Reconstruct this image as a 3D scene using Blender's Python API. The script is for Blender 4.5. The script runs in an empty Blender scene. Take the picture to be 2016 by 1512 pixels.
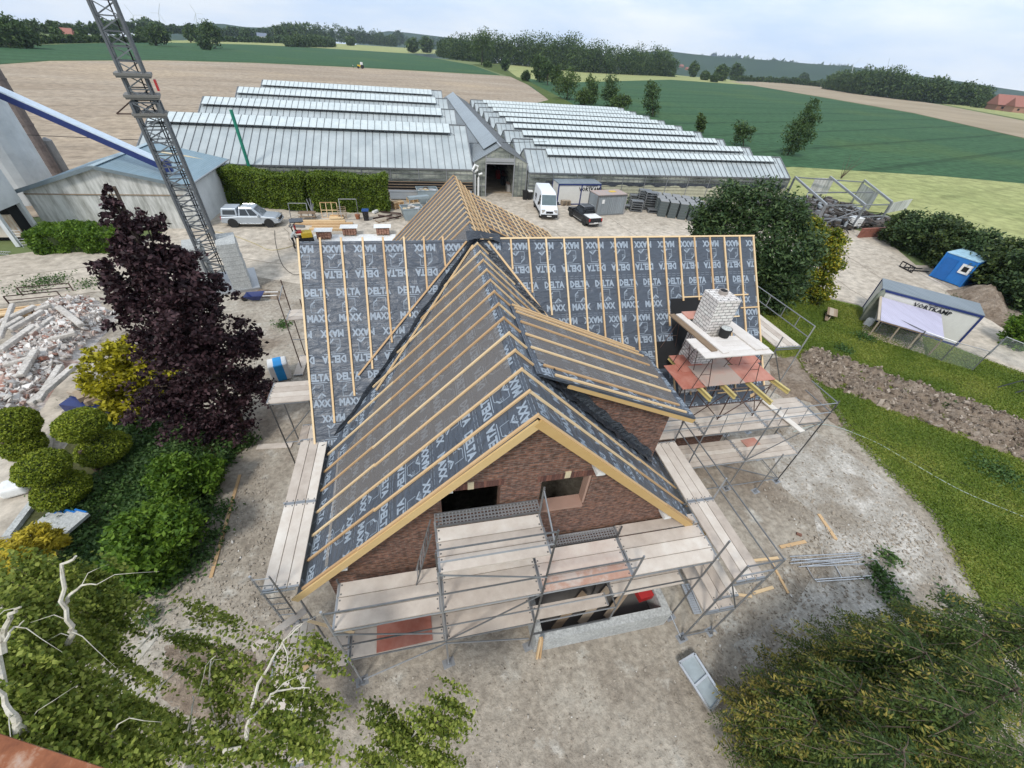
import bpy, math, random
import numpy as np
from mathutils import Vector, Matrix
R=math.radians
random.seed(7); rng=np.random.default_rng(7)
scn=bpy.context.scene; COL=scn.collection

# ------------------------------------------------------------------ camera
CF,CP,CR,CH,CY=790.,R(39.8),R(4.7),14.8,R(-14.4)
def _rz(v):
    c,s=math.cos(CY),math.sin(CY); return np.array([c*v[0]-s*v[1],s*v[0]+c*v[1],v[2]])
_F=np.array([0,math.cos(CP),-math.sin(CP)]); _R0=np.array([1.,0,0]); _U0=np.cross(_R0,_F)
cF=_rz(_F); cR=_rz(math.cos(CR)*_R0+math.sin(CR)*_U0); cU=_rz(-math.sin(CR)*_R0+math.cos(CR)*_U0)
CAM=np.array([0,0,CH])
cam=bpy.data.cameras.new('camera'); camo=bpy.data.objects.new('camera',cam); COL.objects.link(camo)
cam.sensor_width=36; cam.lens=CF/2016*36; cam.clip_start=.1; cam.clip_end=9000
M=Matrix(((cR[0],cU[0],-cF[0],0),(cR[1],cU[1],-cF[1],0),(cR[2],cU[2],-cF[2],CH),(0,0,0,1)))
camo.matrix_world=M; scn.camera=camo
def ray(x,y): return cF+cR*((x-1008)/CF)-cU*((y-756)/CF)
def P(x,y,z=0.):            # the survey point seen at that place of the photograph, at height z
    d=ray(x,y); return CAM+d*((z-CH)/d[2])
def PY(x,y,Y): d=ray(x,y); return CAM+d*(Y/d[1])
def PX(x,y,X): d=ray(x,y); return CAM+d*(X/d[0])
def VZ(b,t,z0=0.):
    B=P(b[0],b[1],z0); d=ray(*t); s=(B[:2]@d[:2])/(d[:2]@d[:2]); return float(CH+d[2]*s)

# ------------------------------------------------------------------ world, sun, exposure
w=bpy.data.worlds.new('World'); scn.world=w; w.use_nodes=True
nt=w.node_tree; nt.nodes.clear(); N=nt.nodes.new; Lk=nt.links.new
sky=N('ShaderNodeTexSky'); sky.sky_type='NISHITA'; sky.sun_disc=False
SUN_EL,SUN_AZ=R(50),R(215)
sky.sun_elevation=SUN_EL; sky.sun_rotation=SUN_AZ; sky.air_density=1.0; sky.dust_density=1.5
tc=N('ShaderNodeTexCoord'); mp=N('ShaderNodeMapping'); mp.inputs['Scale'].default_value=(1.2,1.2,5)
nz=N('ShaderNodeTexNoise'); nz.inputs['Scale'].default_value=1.6; nz.inputs['Detail'].default_value=7; nz.inputs['Roughness'].default_value=.55
cr=N('ShaderNodeValToRGB'); cr.color_ramp.elements[0].position=.36; cr.color_ramp.elements[1].position=.66
cr.color_ramp.elements[0].color=(.86,.86,.86,1); cr.color_ramp.elements[1].color=(.98,.98,.98,1)
mx=N('ShaderNodeMixRGB')
nz2=N('ShaderNodeTexNoise'); nz2.inputs['Scale'].default_value=2.3; nz2.inputs['Detail'].default_value=8; nz2.inputs['Roughness'].default_value=.6
c2=N('ShaderNodeValToRGB'); c2.color_ramp.elements[0].position=.38; c2.color_ramp.elements[1].position=.62
c2.color_ramp.elements[0].color=(.62,.76,.97,1); c2.color_ramp.elements[1].color=(.90,.95,1.0,1)
g2=N('ShaderNodeVectorMath'); g2.operation='SCALE'; g2.inputs['Scale'].default_value=5.9
Lk(mp.outputs[0],nz2.inputs[0]); Lk(nz2.outputs[0],c2.inputs[0]); Lk(c2.outputs[0],g2.inputs[0]); Lk(g2.outputs[0],mx.inputs[2])
bg=N('ShaderNodeBackground'); bg.inputs[1].default_value=.12; out=N('ShaderNodeOutputWorld')
Lk(tc.outputs['Generated'],mp.inputs[0]); Lk(mp.outputs[0],nz.inputs[0]); Lk(nz.outputs[0],cr.inputs[0]); Lk(cr.outputs[0],mx.inputs[0])
Lk(sky.outputs[0],mx.inputs[1]); Lk(mx.outputs[0],bg.inputs[0]); Lk(bg.outputs[0],out.inputs[0])
sl=bpy.data.lights.new('sun','SUN'); sl.energy=1.5; sl.angle=R(11); sl.color=(1,.96,.9)
so=bpy.data.objects.new('sun',sl); COL.objects.link(so)
so.rotation_euler=(math.pi/2-SUN_EL,0,math.pi-SUN_AZ)
vs=scn.view_settings; vs.view_transform='Standard'; vs.look='None'; vs.gamma=1; vs.exposure=.75; vs.use_curve_mapping=False
scn.cycles.max_bounces=6; scn.cycles.transparent_max_bounces=12

# ------------------------------------------------------------------ materials
def mat(name): 
    m=bpy.data.materials.new(name); m.use_nodes=True; t=m.node_tree
    return m,t,t.nodes['Principled BSDF']
def nd(t,typ,**kw):
    n=t.nodes.new(typ)
    for k,v in kw.items():
        if k in n.inputs: n.inputs[k].default_value=v
        else: setattr(n,k,v)
    return n
def ramp(t,src,stops):
    r=t.nodes.new('ShaderNodeValToRGB'); e=r.color_ramp.elements
    while len(e)<len(stops): e.new(.5)
    for i,(p,c) in enumerate(stops): e[i].position=p; e[i].color=tuple(c)+(1,)
    t.links.new(src,r.inputs[0]); return r
def coords(t,scale=(1,1,1),kind='Object'):
    c=t.nodes.new('ShaderNodeTexCoord'); m=t.nodes.new('ShaderNodeMapping'); m.inputs['Scale'].default_value=scale
    t.links.new(c.outputs[kind],m.inputs[0]); return m.outputs[0]
def bump(t,b,h,strength=.3,dist=.02):
    n=nd(t,'ShaderNodeBump',Strength=strength,Distance=dist); t.links.new(h,n.inputs['Height']); t.links.new(n.outputs[0],b.inputs['Normal'])
def tintmat(name,stops,rough=.7,noise=0,nscale=6,stretch=(1,1,1),metal=0,bmp=0,spec=.3):
    """colour from a per-piece tint, broken up by noise"""
    m,t,b=mat(name); a=nd(t,'ShaderNodeAttribute',attribute_name='tint'); src=a.outputs['Fac']
    if noise:
        n=nd(t,'ShaderNodeTexNoise',Scale=nscale,Detail=6.,Roughness=.65); t.links.new(coords(t,stretch),n.inputs[0])
        k=nd(t,'ShaderNodeMath',operation='MULTIPLY_ADD'); k.inputs[1].default_value=noise; t.links.new(n.outputs[0],k.inputs[0])
        s=nd(t,'ShaderNodeMath',operation='SUBTRACT'); s.inputs[1].default_value=noise/2; t.links.new(src,s.inputs[0]); t.links.new(s.outputs[0],k.inputs[2]); src=k.outputs[0]
        if bmp: bump(t,b,n.outputs[0],bmp)
    r=ramp(t,src,stops); t.links.new(r.outputs[0],b.inputs['Base Color'])
    b.inputs['Roughness'].default_value=rough; b.inputs['Metallic'].default_value=metal; b.inputs['Specular IOR Level'].default_value=spec
    return m
def leafmat(name,cols,trans=.25):
    m,t,b=mat(name); a=nd(t,'ShaderNodeAttribute',attribute_name='tint')
    n=nd(t,'ShaderNodeTexNoise',Scale=.9,Detail=2.); t.links.new(coords(t),n.inputs[0])
    k=nd(t,'ShaderNodeMath',operation='MULTIPLY_ADD'); k.inputs[1].default_value=.7; t.links.new(n.outputs[0],k.inputs[0])
    s=nd(t,'ShaderNodeMath',operation='SUBTRACT'); s.inputs[1].default_value=.35; t.links.new(a.outputs['Fac'],s.inputs[0]); t.links.new(s.outputs[0],k.inputs[2])
    r=ramp(t,k.outputs[0],[(i/(len(cols)-1),c) for i,c in enumerate(cols)])
    t.links.new(r.outputs[0],b.inputs['Base Color']); b.inputs['Roughness'].default_value=.55; b.inputs['Specular IOR Level'].default_value=.25
    tr=nd(t,'ShaderNodeBsdfTranslucent'); t.links.new(r.outputs[0],tr.inputs[0])
    ms=nd(t,'ShaderNodeMixShader'); ms.inputs[0].default_value=trans
    t.links.new(b.outputs[0],ms.inputs[1]); t.links.new(tr.outputs[0],ms.inputs[2]); t.links.new(ms.outputs[0],t.nodes['Material Output'].inputs[0])
    return m
def groundmat(name,stops,scale=.4,detail=8,fine=None,bmp=.5,bd=.05,rough=.95,stretch=(1,1,1),patch=None,rot=0,tram=None):
    """big patches + fine grain; stops = colour ramp; patch=(scale,lo,hi,colour)"""
    m,t,b=mat(name); co=coords(t,stretch); 
    if rot: co.node.inputs['Rotation'].default_value=(0,0,rot)
    n=nd(t,'ShaderNodeTexNoise',Scale=scale,Detail=float(detail),Roughness=.68); t.links.new(co,n.inputs[0])
    r=ramp(t,n.outputs[0],stops); colr=r.outputs[0]
    if patch:
        for (ps,lo,hi,pc) in patch:
            q=nd(t,'ShaderNodeTexNoise',Scale=ps,Detail=5.,Roughness=.6); t.links.new(coords(t),q.inputs[0])
            qr=ramp(t,q.outputs[0],[(lo,(0,0,0)),(hi,(1,1,1))]); mm=nd(t,'ShaderNodeMixRGB'); mm.inputs[2].default_value=tuple(pc)+(1,)
            t.links.new(qr.outputs[0],mm.inputs[0]); t.links.new(colr,mm.inputs[1]); colr=mm.outputs[0]
    if tram:      # tractor lines across a field: (spacing m, direction, strength)
        for sp_,wd_,st_ in ((tram[0],.035,tram[2]),(tram[0]/9,.3,tram[2]*.35)):
            cc=coords(t); cc.node.inputs['Rotation'].default_value=(0,0,tram[1]); wv=nd(t,'ShaderNodeTexWave',Scale=.314/sp_,Distortion=.6,Detail=2.); wv.inputs['Detail Scale'].default_value=.3; t.links.new(cc,wv.inputs[0])
            wr_=ramp(t,wv.outputs['Fac'],[(wd_*.4,(1-st_,)*3),(wd_*1.6,(1,1,1))]); mm=nd(t,'ShaderNodeMixRGB',blend_type='MULTIPLY'); mm.inputs[0].default_value=1; t.links.new(colr,mm.inputs[1]); t.links.new(wr_.outputs[0],mm.inputs[2]); colr=mm.outputs[0]
    if fine:
        f=nd(t,'ShaderNodeTexNoise',Scale=fine,Detail=4.,Roughness=.7); t.links.new(coords(t),f.inputs[0])
        fr=ramp(t,f.outputs[0],[(.3,(.62,.62,.62)),(.7,(1.22,1.22,1.22))]); mm=nd(t,'ShaderNodeMixRGB',blend_type='MULTIPLY'); mm.inputs[0].default_value=1
        t.links.new(colr,mm.inputs[1]); t.links.new(fr.outputs[0],mm.inputs[2]); colr=mm.outputs[0]
        if bmp: bump(t,b,f.outputs[0],bmp,bd)
    elif bmp: bump(t,b,n.outputs[0],bmp,bd)
    t.links.new(colr,b.inputs['Base Color']); b.inputs['Roughness'].default_value=rough; b.inputs['Specular IOR Level'].default_value=.1
    return m
def plain(name,c,rough=.5,metal=0,spec=.4,var=.12):
    m,t,b=mat(name); n=nd(t,'ShaderNodeTexNoise',Scale=3.,Detail=6.,Roughness=.7); t.links.new(coords(t),n.inputs[0])
    r=ramp(t,n.outputs[0],[(.3,[x*(1-var) for x in c]),(.7,[min(1,x*(1+var)) for x in c])]); t.links.new(r.outputs[0],b.inputs['Base Color'])
    b.inputs['Roughness'].default_value=rough; b.inputs['Metallic'].default_value=metal; b.inputs['Specular IOR Level'].default_value=spec; return m
def brickmat(name,c1,c2,mortar,bw,bh,ms,var=.5,extra=None):
    m,t,b=mat(name); u=nd(t,'ShaderNodeUVMap',uv_map='uv')
    bt=nd(t,'ShaderNodeTexBrick'); bt.offset=.5
    bt.inputs['Scale'].default_value=1; bt.inputs['Brick Width'].default_value=bw; bt.inputs['Row Height'].default_value=bh
    bt.inputs['Mortar Size'].default_value=ms; bt.inputs['Mortar Smooth'].default_value=.2; bt.inputs['Bias'].default_value=0
    bt.inputs['Color1'].default_value=tuple(c1)+(1,); bt.inputs['Color2'].default_value=tuple(c2)+(1,); bt.inputs['Mortar'].default_value=tuple(mortar)+(1,)
    t.links.new(u.outputs[0],bt.inputs[0])
    n=nd(t,'ShaderNodeTexNoise',Scale=3.,Detail=3.); mpp=nd(t,'ShaderNodeMapping'); mpp.inputs['Scale'].default_value=(2.2,4.5,1); t.links.new(u.outputs[0],mpp.inputs[0]); t.links.new(mpp.outputs[0],n.inputs[0])
    r=ramp(t,n.outputs[0],[(.35,(1-var,)*3),(.65,(1+var*.5,)*3)]); mm=nd(t,'ShaderNodeMixRGB',blend_type='MULTIPLY'); mm.inputs[0].default_value=1
    t.links.new(bt.outputs[0],mm.inputs[1]); t.links.new(r.outputs[0],mm.inputs[2]); t.links.new(mm.outputs[0],b.inputs['Base Color'])
    iv=nd(t,'ShaderNodeMath',operation='SUBTRACT'); iv.inputs[0].default_value=1; t.links.new(bt.outputs['Fac'],iv.inputs[1]); bump(t,b,iv.outputs[0],.6,.01)
    b.inputs['Roughness'].default_value=.85; b.inputs['Specular IOR Level'].default_value=.2; return m
M_brick=brickmat('brick',(.26,.125,.085),(.15,.085,.068),(.20,.165,.14),.24,.071,.009,.5)
M_white_brick=brickmat('lime_sand_brick',(.74,.72,.68),(.66,.61,.58),(.17,.16,.15),.25,.12,.011,.14)
M_concrete=groundmat('concrete_grey',[(.3,(.40,.41,.40)),(.7,(.52,.53,.51))],1.5,6,fine=14,bmp=.2,bd=.01)
M_beam=groundmat('concrete_beam',[(.3,(.40,.37,.33)),(.7,(.62,.58,.53))],1.5,6,fine=9,bmp=.3,bd=.02)
M_deck=tintmat('scaffold_planks',[(0,(.32,.265,.22)),(.35,(.47,.405,.345)),(.7,(.59,.525,.455)),(1,(.69,.645,.58))],.8,.95,2.4,(1,1,1),bmp=.1)
M_deckst=tintmat('mortar_stained_planks',[(0,(.42,.20,.14)),(.42,(.48,.31,.24)),(.55,(.54,.44,.38)),(1,(.66,.59,.52))],.85,1.5,1.3,bmp=.1)
M_deckred=tintmat('formwork_sheet',[(0,(.38,.13,.09)),(.5,(.52,.26,.20)),(1,(.42,.34,.29))],.75,1.2,1.6,bmp=.1)
M_wood=tintmat('fresh_timber',[(0,(.46,.29,.15)),(.5,(.62,.43,.235)),(1,(.70,.53,.32))],.65,.3,2.5)
M_woodold=tintmat('weathered_timber',[(0,(.20,.14,.09)),(.5,(.34,.26,.18)),(1,(.46,.40,.32))],.85,.5,3)
M_verge=tintmat('verge_board',[(0,(.46,.29,.11)),(.5,(.56,.38,.17)),(1,(.62,.45,.22))],.5,.5,1.6,(1,1,4))
M_steel=tintmat('galvanised_steel',[(0,(.12,.12,.12)),(.5,(.28,.29,.30)),(1,(.45,.46,.47))],.45,.4,5,metal=.6)
M_steelrust=tintmat('rusty_tube',[(0,(.05,.03,.025)),(.5,(.10,.06,.05)),(1,(.16,.12,.10))],.7,.5,6,metal=.2)
M_rust=tintmat('rusted_paint',[(0,(.14,.045,.02)),(.45,(.25,.09,.04)),(.6,(.35,.20,.13)),(1,(.48,.42,.38))],.75,2.4,9,bmp=.3)
M_white=plain('white_paint',(.72,.72,.70),.5)
M_blue=plain('blue_paint',(.02,.16,.47),.4)
M_navy=plain('navy_paint',(.02,.035,.14),.4)
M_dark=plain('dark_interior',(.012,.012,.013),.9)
M_black=plain('black_paint',(.012,.013,.016),.25,spec=.5)
M_rubber=plain('rubber',(.018,.018,.018),.8)
M_carglass=plain('car_glass',(.02,.025,.03),.08,spec=.7)
M_silver=plain('silver_paint',(.42,.46,.50),.3,metal=.35,var=.03)
M_vanwhite=plain('van_paint',(.72,.75,.78),.3,var=.02)
M_chrome=plain('bright_metal',(.6,.6,.6),.25,metal=.8)
M_red=plain('red_paint',(.42,.03,.03),.5)
M_yellow=plain('yellow_paint',(.62,.42,.03),.5)
M_green=plain('green_paint',(.02,.20,.13),.5)
M_cream=plain('cream_stone',(.58,.49,.33),.8)
M_skin=plain('skin',(.45,.26,.18),.6); M_cloth=plain('pale_shirt',(.5,.52,.5),.9); M_trouser=plain('black_trousers',(.02,.02,.022),.9)
def foilmat(name,c,sc=1.):
    m,t,b=mat(name); u=nd(t,'ShaderNodeUVMap',uv_map='uv'); mp_=nd(t,'ShaderNodeMapping'); mp_.inputs['Scale'].default_value=(1,2.6,1); mp_.inputs['Rotation'].default_value=(0,0,.25); t.links.new(u.outputs[0],mp_.inputs[0])
    n=nd(t,'ShaderNodeTexNoise',Scale=1.3,Detail=4.,Roughness=.5,Distortion=1.6); t.links.new(mp_.outputs[0],n.inputs[0])
    r=ramp(t,n.outputs[0],[(.3,[x*.90 for x in c]),(.7,[x*1.12 for x in c])]); t.links.new(r.outputs[0],b.inputs['Base Color'])
    bump(t,b,n.outputs[0],.6*sc,.14); b.inputs['Roughness'].default_value=.42; b.inputs['Specular IOR Level'].default_value=.5; return m
M_foil=foilmat('roofing_membrane',(.060,.072,.092))
M_foild=foilmat('loose_membrane',(.040,.047,.058),1.6)
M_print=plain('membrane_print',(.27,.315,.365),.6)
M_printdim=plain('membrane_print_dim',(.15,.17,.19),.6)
m,t,b=mat('protective_netting'); M_net=m
b.inputs['Base Color'].default_value=(.20,.18,.165,1); b.inputs['Alpha'].default_value=.56; b.inputs['Roughness'].default_value=.6
m,t,b=mat('tape_film'); M_film=m; b.inputs['Base Color'].default_value=(.4,.36,.32,1); b.inputs['Alpha'].default_value=.45; b.inputs['Roughness'].default_value=.3
def ribbed(name,c,scale,axis=0,rough=.5,stain=None,strength=.6):
    m,t,b=mat(name); u=nd(t,'ShaderNodeUVMap',uv_map='uv')
    wv=nd(t,'ShaderNodeTexWave',Scale=scale,wave_type='BANDS'); wv.bands_direction='X' if axis==0 else 'Y'; t.links.new(u.outputs[0],wv.inputs[0])
    bump(t,b,wv.outputs['Fac'],strength,.03)
    n=nd(t,'ShaderNodeTexNoise',Scale=1.2,Detail=6.,Roughness=.7); mp_=nd(t,'ShaderNodeMapping'); mp_.inputs['Scale'].default_value=(1.6,.25,1) if axis==0 else (.25,1.6,1)
    t.links.new(u.outputs[0],mp_.inputs[0]); t.links.new(mp_.outputs[0],n.inputs[0])
    s=stain or [x*.8 for x in c]
    r=ramp(t,n.outputs[0],[(.35,s),(.58,c)]); t.links.new(r.outputs[0],b.inputs['Base Color']); b.inputs['Roughness'].default_value=rough; return m
M_shedwall=ribbed('fibre_cement_cladding',(.60,.60,.57),1.0,0,.8,(.30,.30,.27))
M_shedroof=ribbed('blue_grey_sheet_roof',(.20,.29,.34),1.6,0,.5,(.16,.24,.28),.35)
M_render=groundmat('white_render',[(.3,(.50,.52,.52)),(.7,(.68,.70,.70))],.6,6,bmp=.1)
M_contw=plain('container_white_panel',(.62,.61,.57),.5,var=.06)
M_controof=ribbed('container_roof_sheet',(.20,.235,.26),1.2,0,.5,(.16,.19,.21))
M_lilac=ribbed('corrugated_plastic',(.50,.48,.60),2.2,0,.4,(.42,.40,.50))
M_contgrey=ribbed('grey_container_wall',(.28,.31,.33),1.3,0,.5)
m,t,b=mat('greenhouse_glass'); M_glass=m; u=nd(t,'ShaderNodeUVMap',uv_map='uv')
n=nd(t,'ShaderNodeTexNoise',Scale=.35,Detail=6.,Roughness=.65); t.links.new(u.outputs[0],n.inputs[0])
r=ramp(t,n.outputs[0],[(.3,(.29,.33,.34)),(.7,(.45,.49,.49))]); t.links.new(r.outputs[0],b.inputs['Base Color']); b.inputs['Roughness'].default_value=.22; b.inputs['Specular IOR Level'].default_value=.55
m,t,b=mat('greenhouse_vent_glass'); M_glassv=m; u=nd(t,'ShaderNodeUVMap',uv_map='uv')
n=nd(t,'ShaderNodeTexNoise',Scale=.8,Detail=6.,Roughness=.65); t.links.new(u.outputs[0],n.inputs[0])
r=ramp(t,n.outputs[0],[(.3,(.44,.50,.50)),(.7,(.60,.65,.64))]); t.links.new(r.outputs[0],b.inputs['Base Color']); b.inputs['Roughness'].default_value=.2; b.inputs['Specular IOR Level'].default_value=.6
m,t,b=mat('greenhouse_wall_glass'); M_glassw=m; u=nd(t,'ShaderNodeUVMap',uv_map='uv')
n=nd(t,'ShaderNodeTexNoise',Scale=.5,Detail=5.,Roughness=.6); mp_=nd(t,'ShaderNodeMapping'); mp_.inputs['Scale'].default_value=(.5,2.2,1); t.links.new(u.outputs[0],mp_.inputs[0]); t.links.new(mp_.outputs[0],n.inputs[0])
r=ramp(t,n.outputs[0],[(.36,(.07,.08,.07)),(.5,(.22,.24,.21)),(.64,(.44,.45,.38))]); t.links.new(r.outputs[0],b.inputs['Base Color']); b.inputs['Roughness'].default_value=.2; b.inputs['Alpha'].default_value=.85
# leaves
L_purple=leafmat('copper_leaves',[(.012,.005,.007),(.026,.011,.014),(.05,.024,.028),(.10,.055,.06)],.12)
L_gold=leafmat('golden_leaves',[(.16,.15,.01),(.34,.31,.015),(.50,.44,.025)],.3)
L_goldend=leafmat('yellow_sprays',[(.26,.22,.02),(.50,.40,.03),(.65,.52,.06)],.3)
L_topiary=leafmat('thuja_leaves',[(.08,.12,.010),(.19,.24,.018),(.33,.37,.04)],.2)
L_hedge=leafmat('hedge_leaves',[(.045,.08,.01),(.10,.155,.016),(.19,.25,.03)],.2)
L_shrub=leafmat('bright_shrub_leaves',[(.04,.09,.008),(.09,.17,.016),(.17,.27,.03)],.3)
L_cover=leafmat('groundcover_leaves',[(.03,.07,.018),(.06,.12,.028),(.11,.18,.05)],.25)
L_birch=leafmat('birch_leaves',[(.08,.12,.018),(.20,.25,.04),(.38,.42,.09)],.4)
L_yew=leafmat('yew_needles',[(.022,.050,.018),(.048,.085,.030),(.10,.15,.048)],.15)
L_con=leafmat('conifer_needles',[(.022,.050,.014),(.070,.112,.024),(.17,.185,.036),(.32,.26,.06)],.22)
L_far=leafmat('field_tree_leaves',[(.028,.058,.018),(.055,.10,.028),(.10,.15,.042)],.18)
L_fard=leafmat('wood_leaves',[(.030,.062,.018),(.060,.105,.028),(.11,.155,.042)],.18)
L_farl=leafmat('light_tree_leaves',[(.04,.075,.02),(.075,.125,.03),(.12,.17,.045)],.2)
L_lab=leafmat('laburnum_leaves',[(.06,.10,.015),(.15,.19,.02),(.42,.35,.03)],.25)
M_bark=groundmat('bark',[(.3,(.06,.045,.035)),(.7,(.14,.11,.085))],6,5,bmp=.4,bd=.02)
M_birchbark=groundmat('birch_bark',[(.30,(.12,.10,.08)),(.42,(.46,.42,.34)),(.7,(.66,.62,.54))],5,5,bmp=.2,stretch=(1,1,2))
# grounds
G_meadow=groundmat('meadow',[(.3,(.10,.14,.055)),(.7,(.20,.23,.10))],.01,8,bmp=0)
G_soil=groundmat('trodden_soil',[(.32,(.225,.19,.15)),(.5,(.37,.325,.265)),(.7,(.49,.45,.38))],.30,10,fine=4.5,bmp=.8,bd=.08,patch=[(.9,.58,.70,(.50,.47,.41)),(.16,.56,.66,(.25,.205,.16))])
G_yard=groundmat('yard_concrete',[(.3,(.40,.345,.275)),(.55,(.52,.46,.38)),(.75,(.62,.56,.48))],.12,9,fine=1.6,bmp=.15,bd=.02,patch=[(.35,.60,.72,(.27,.235,.19))])
G_lawn=groundmat('lawn',[(.3,(.075,.13,.02)),(.55,(.12,.18,.03)),(.75,(.20,.23,.05))],.45,9,fine=9,bmp=.8,bd=.05,patch=[(.25,.60,.72,(.15,.15,.06))])
G_brown=groundmat('bare_field',[(.3,(.30,.235,.17)),(.5,(.37,.30,.225)),(.7,(.43,.36,.28))],.02,9,fine=.6,bmp=.4,bd=.1,stretch=(1,2.2,1),rot=.3,tram=(15,R(65),.14),patch=[(.012,.5,.62,(.43,.34,.24))])
G_dark=groundmat('crop_field',[(.3,(.040,.095,.045)),(.7,(.06,.13,.06))],.03,9,fine=.5,bmp=.3,bd=.1,stretch=(.35,3,1),rot=-.35,tram=(20,R(70),.28),patch=[(.015,.52,.64,(.065,.125,.05))])
G_light=groundmat('ripening_field',[(.3,(.27,.30,.12)),(.7,(.38,.39,.17))],.03,9,fine=.5,bmp=.3,bd=.1,tram=(16,R(75),.10))
G_tan=groundmat('tan_field',[(.3,(.27,.22,.15)),(.7,(.38,.31,.22))],.02,8,bmp=0)
G_grass=groundmat('rough_grass',[(.3,(.05,.085,.02)),(.7,(.13,.16,.05))],.3,8,fine=2.5,bmp=.5,bd=.1)
G_clod=groundmat('clods',[(.3,(.15,.11,.08)),(.5,(.26,.205,.155)),(.7,(.37,.31,.25))],1.2,9,fine=6,bmp=1,bd=.12)
G_rubble=groundmat('rubble_dust',[(.3,(.34,.29,.26)),(.6,(.55,.51,.47)),(.75,(.66,.62,.58))],.8,9,fine=5,bmp=1,bd=.1,patch=[(.30,.56,.66,(.36,.20,.15))])
M_rubble=tintmat('rubble_pieces',[(0,(.30,.13,.09)),(.15,(.42,.30,.25)),(.3,(.50,.46,.42)),(1,(.72,.69,.65))],.9,.2,4)

# ------------------------------------------------------------------ object helpers
ORG={}
def tag(o,label=None,cat=None,group=None,kind=None):
    if label: o['label']=label
    if cat: o['category']=cat
    if group: o['group']=group
    if kind: o['kind']=kind
    return o
def thing(name,label,cat,loc=(0,0,0),rz=0,group=None):
    o=bpy.data.objects.new(name,None); COL.objects.link(o); o.location=tuple(loc); o.rotation_euler=(0,0,rz); o.empty_display_size=.3
    ORG[o.name]=np.array(loc,float); return tag(o,label,cat,group)
def link(name,me,parent=None,world=False):
    o=bpy.data.objects.new(name,me); COL.objects.link(o); ORG[o.name]=np.zeros(3)
    if parent is not None:
        o.parent=parent
        if world:
            tot=np.zeros(3); q=parent
            while q is not None: tot+=ORG[q.name]; q=q.parent
            o.location=tuple(-tot); ORG[o.name]=-tot
    return o
def copy_tree(o,parent=None):
    c=o.copy(); COL.objects.link(c); c.parent=parent; ORG[c.name]=ORG.get(o.name,np.zeros(3)).copy()
    for ch in list(o.children): copy_tree(ch,c)
    return c
def rotm(ax):  # columns from direction
    d=np.array(ax,float); d/=np.linalg.norm(d); up=np.array([0,0,1.]) if abs(d[2])<.95 else np.array([1.,0,0])
    s=np.cross(d,up); s/=np.linalg.norm(s); return d,s,np.cross(s,d)
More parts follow.
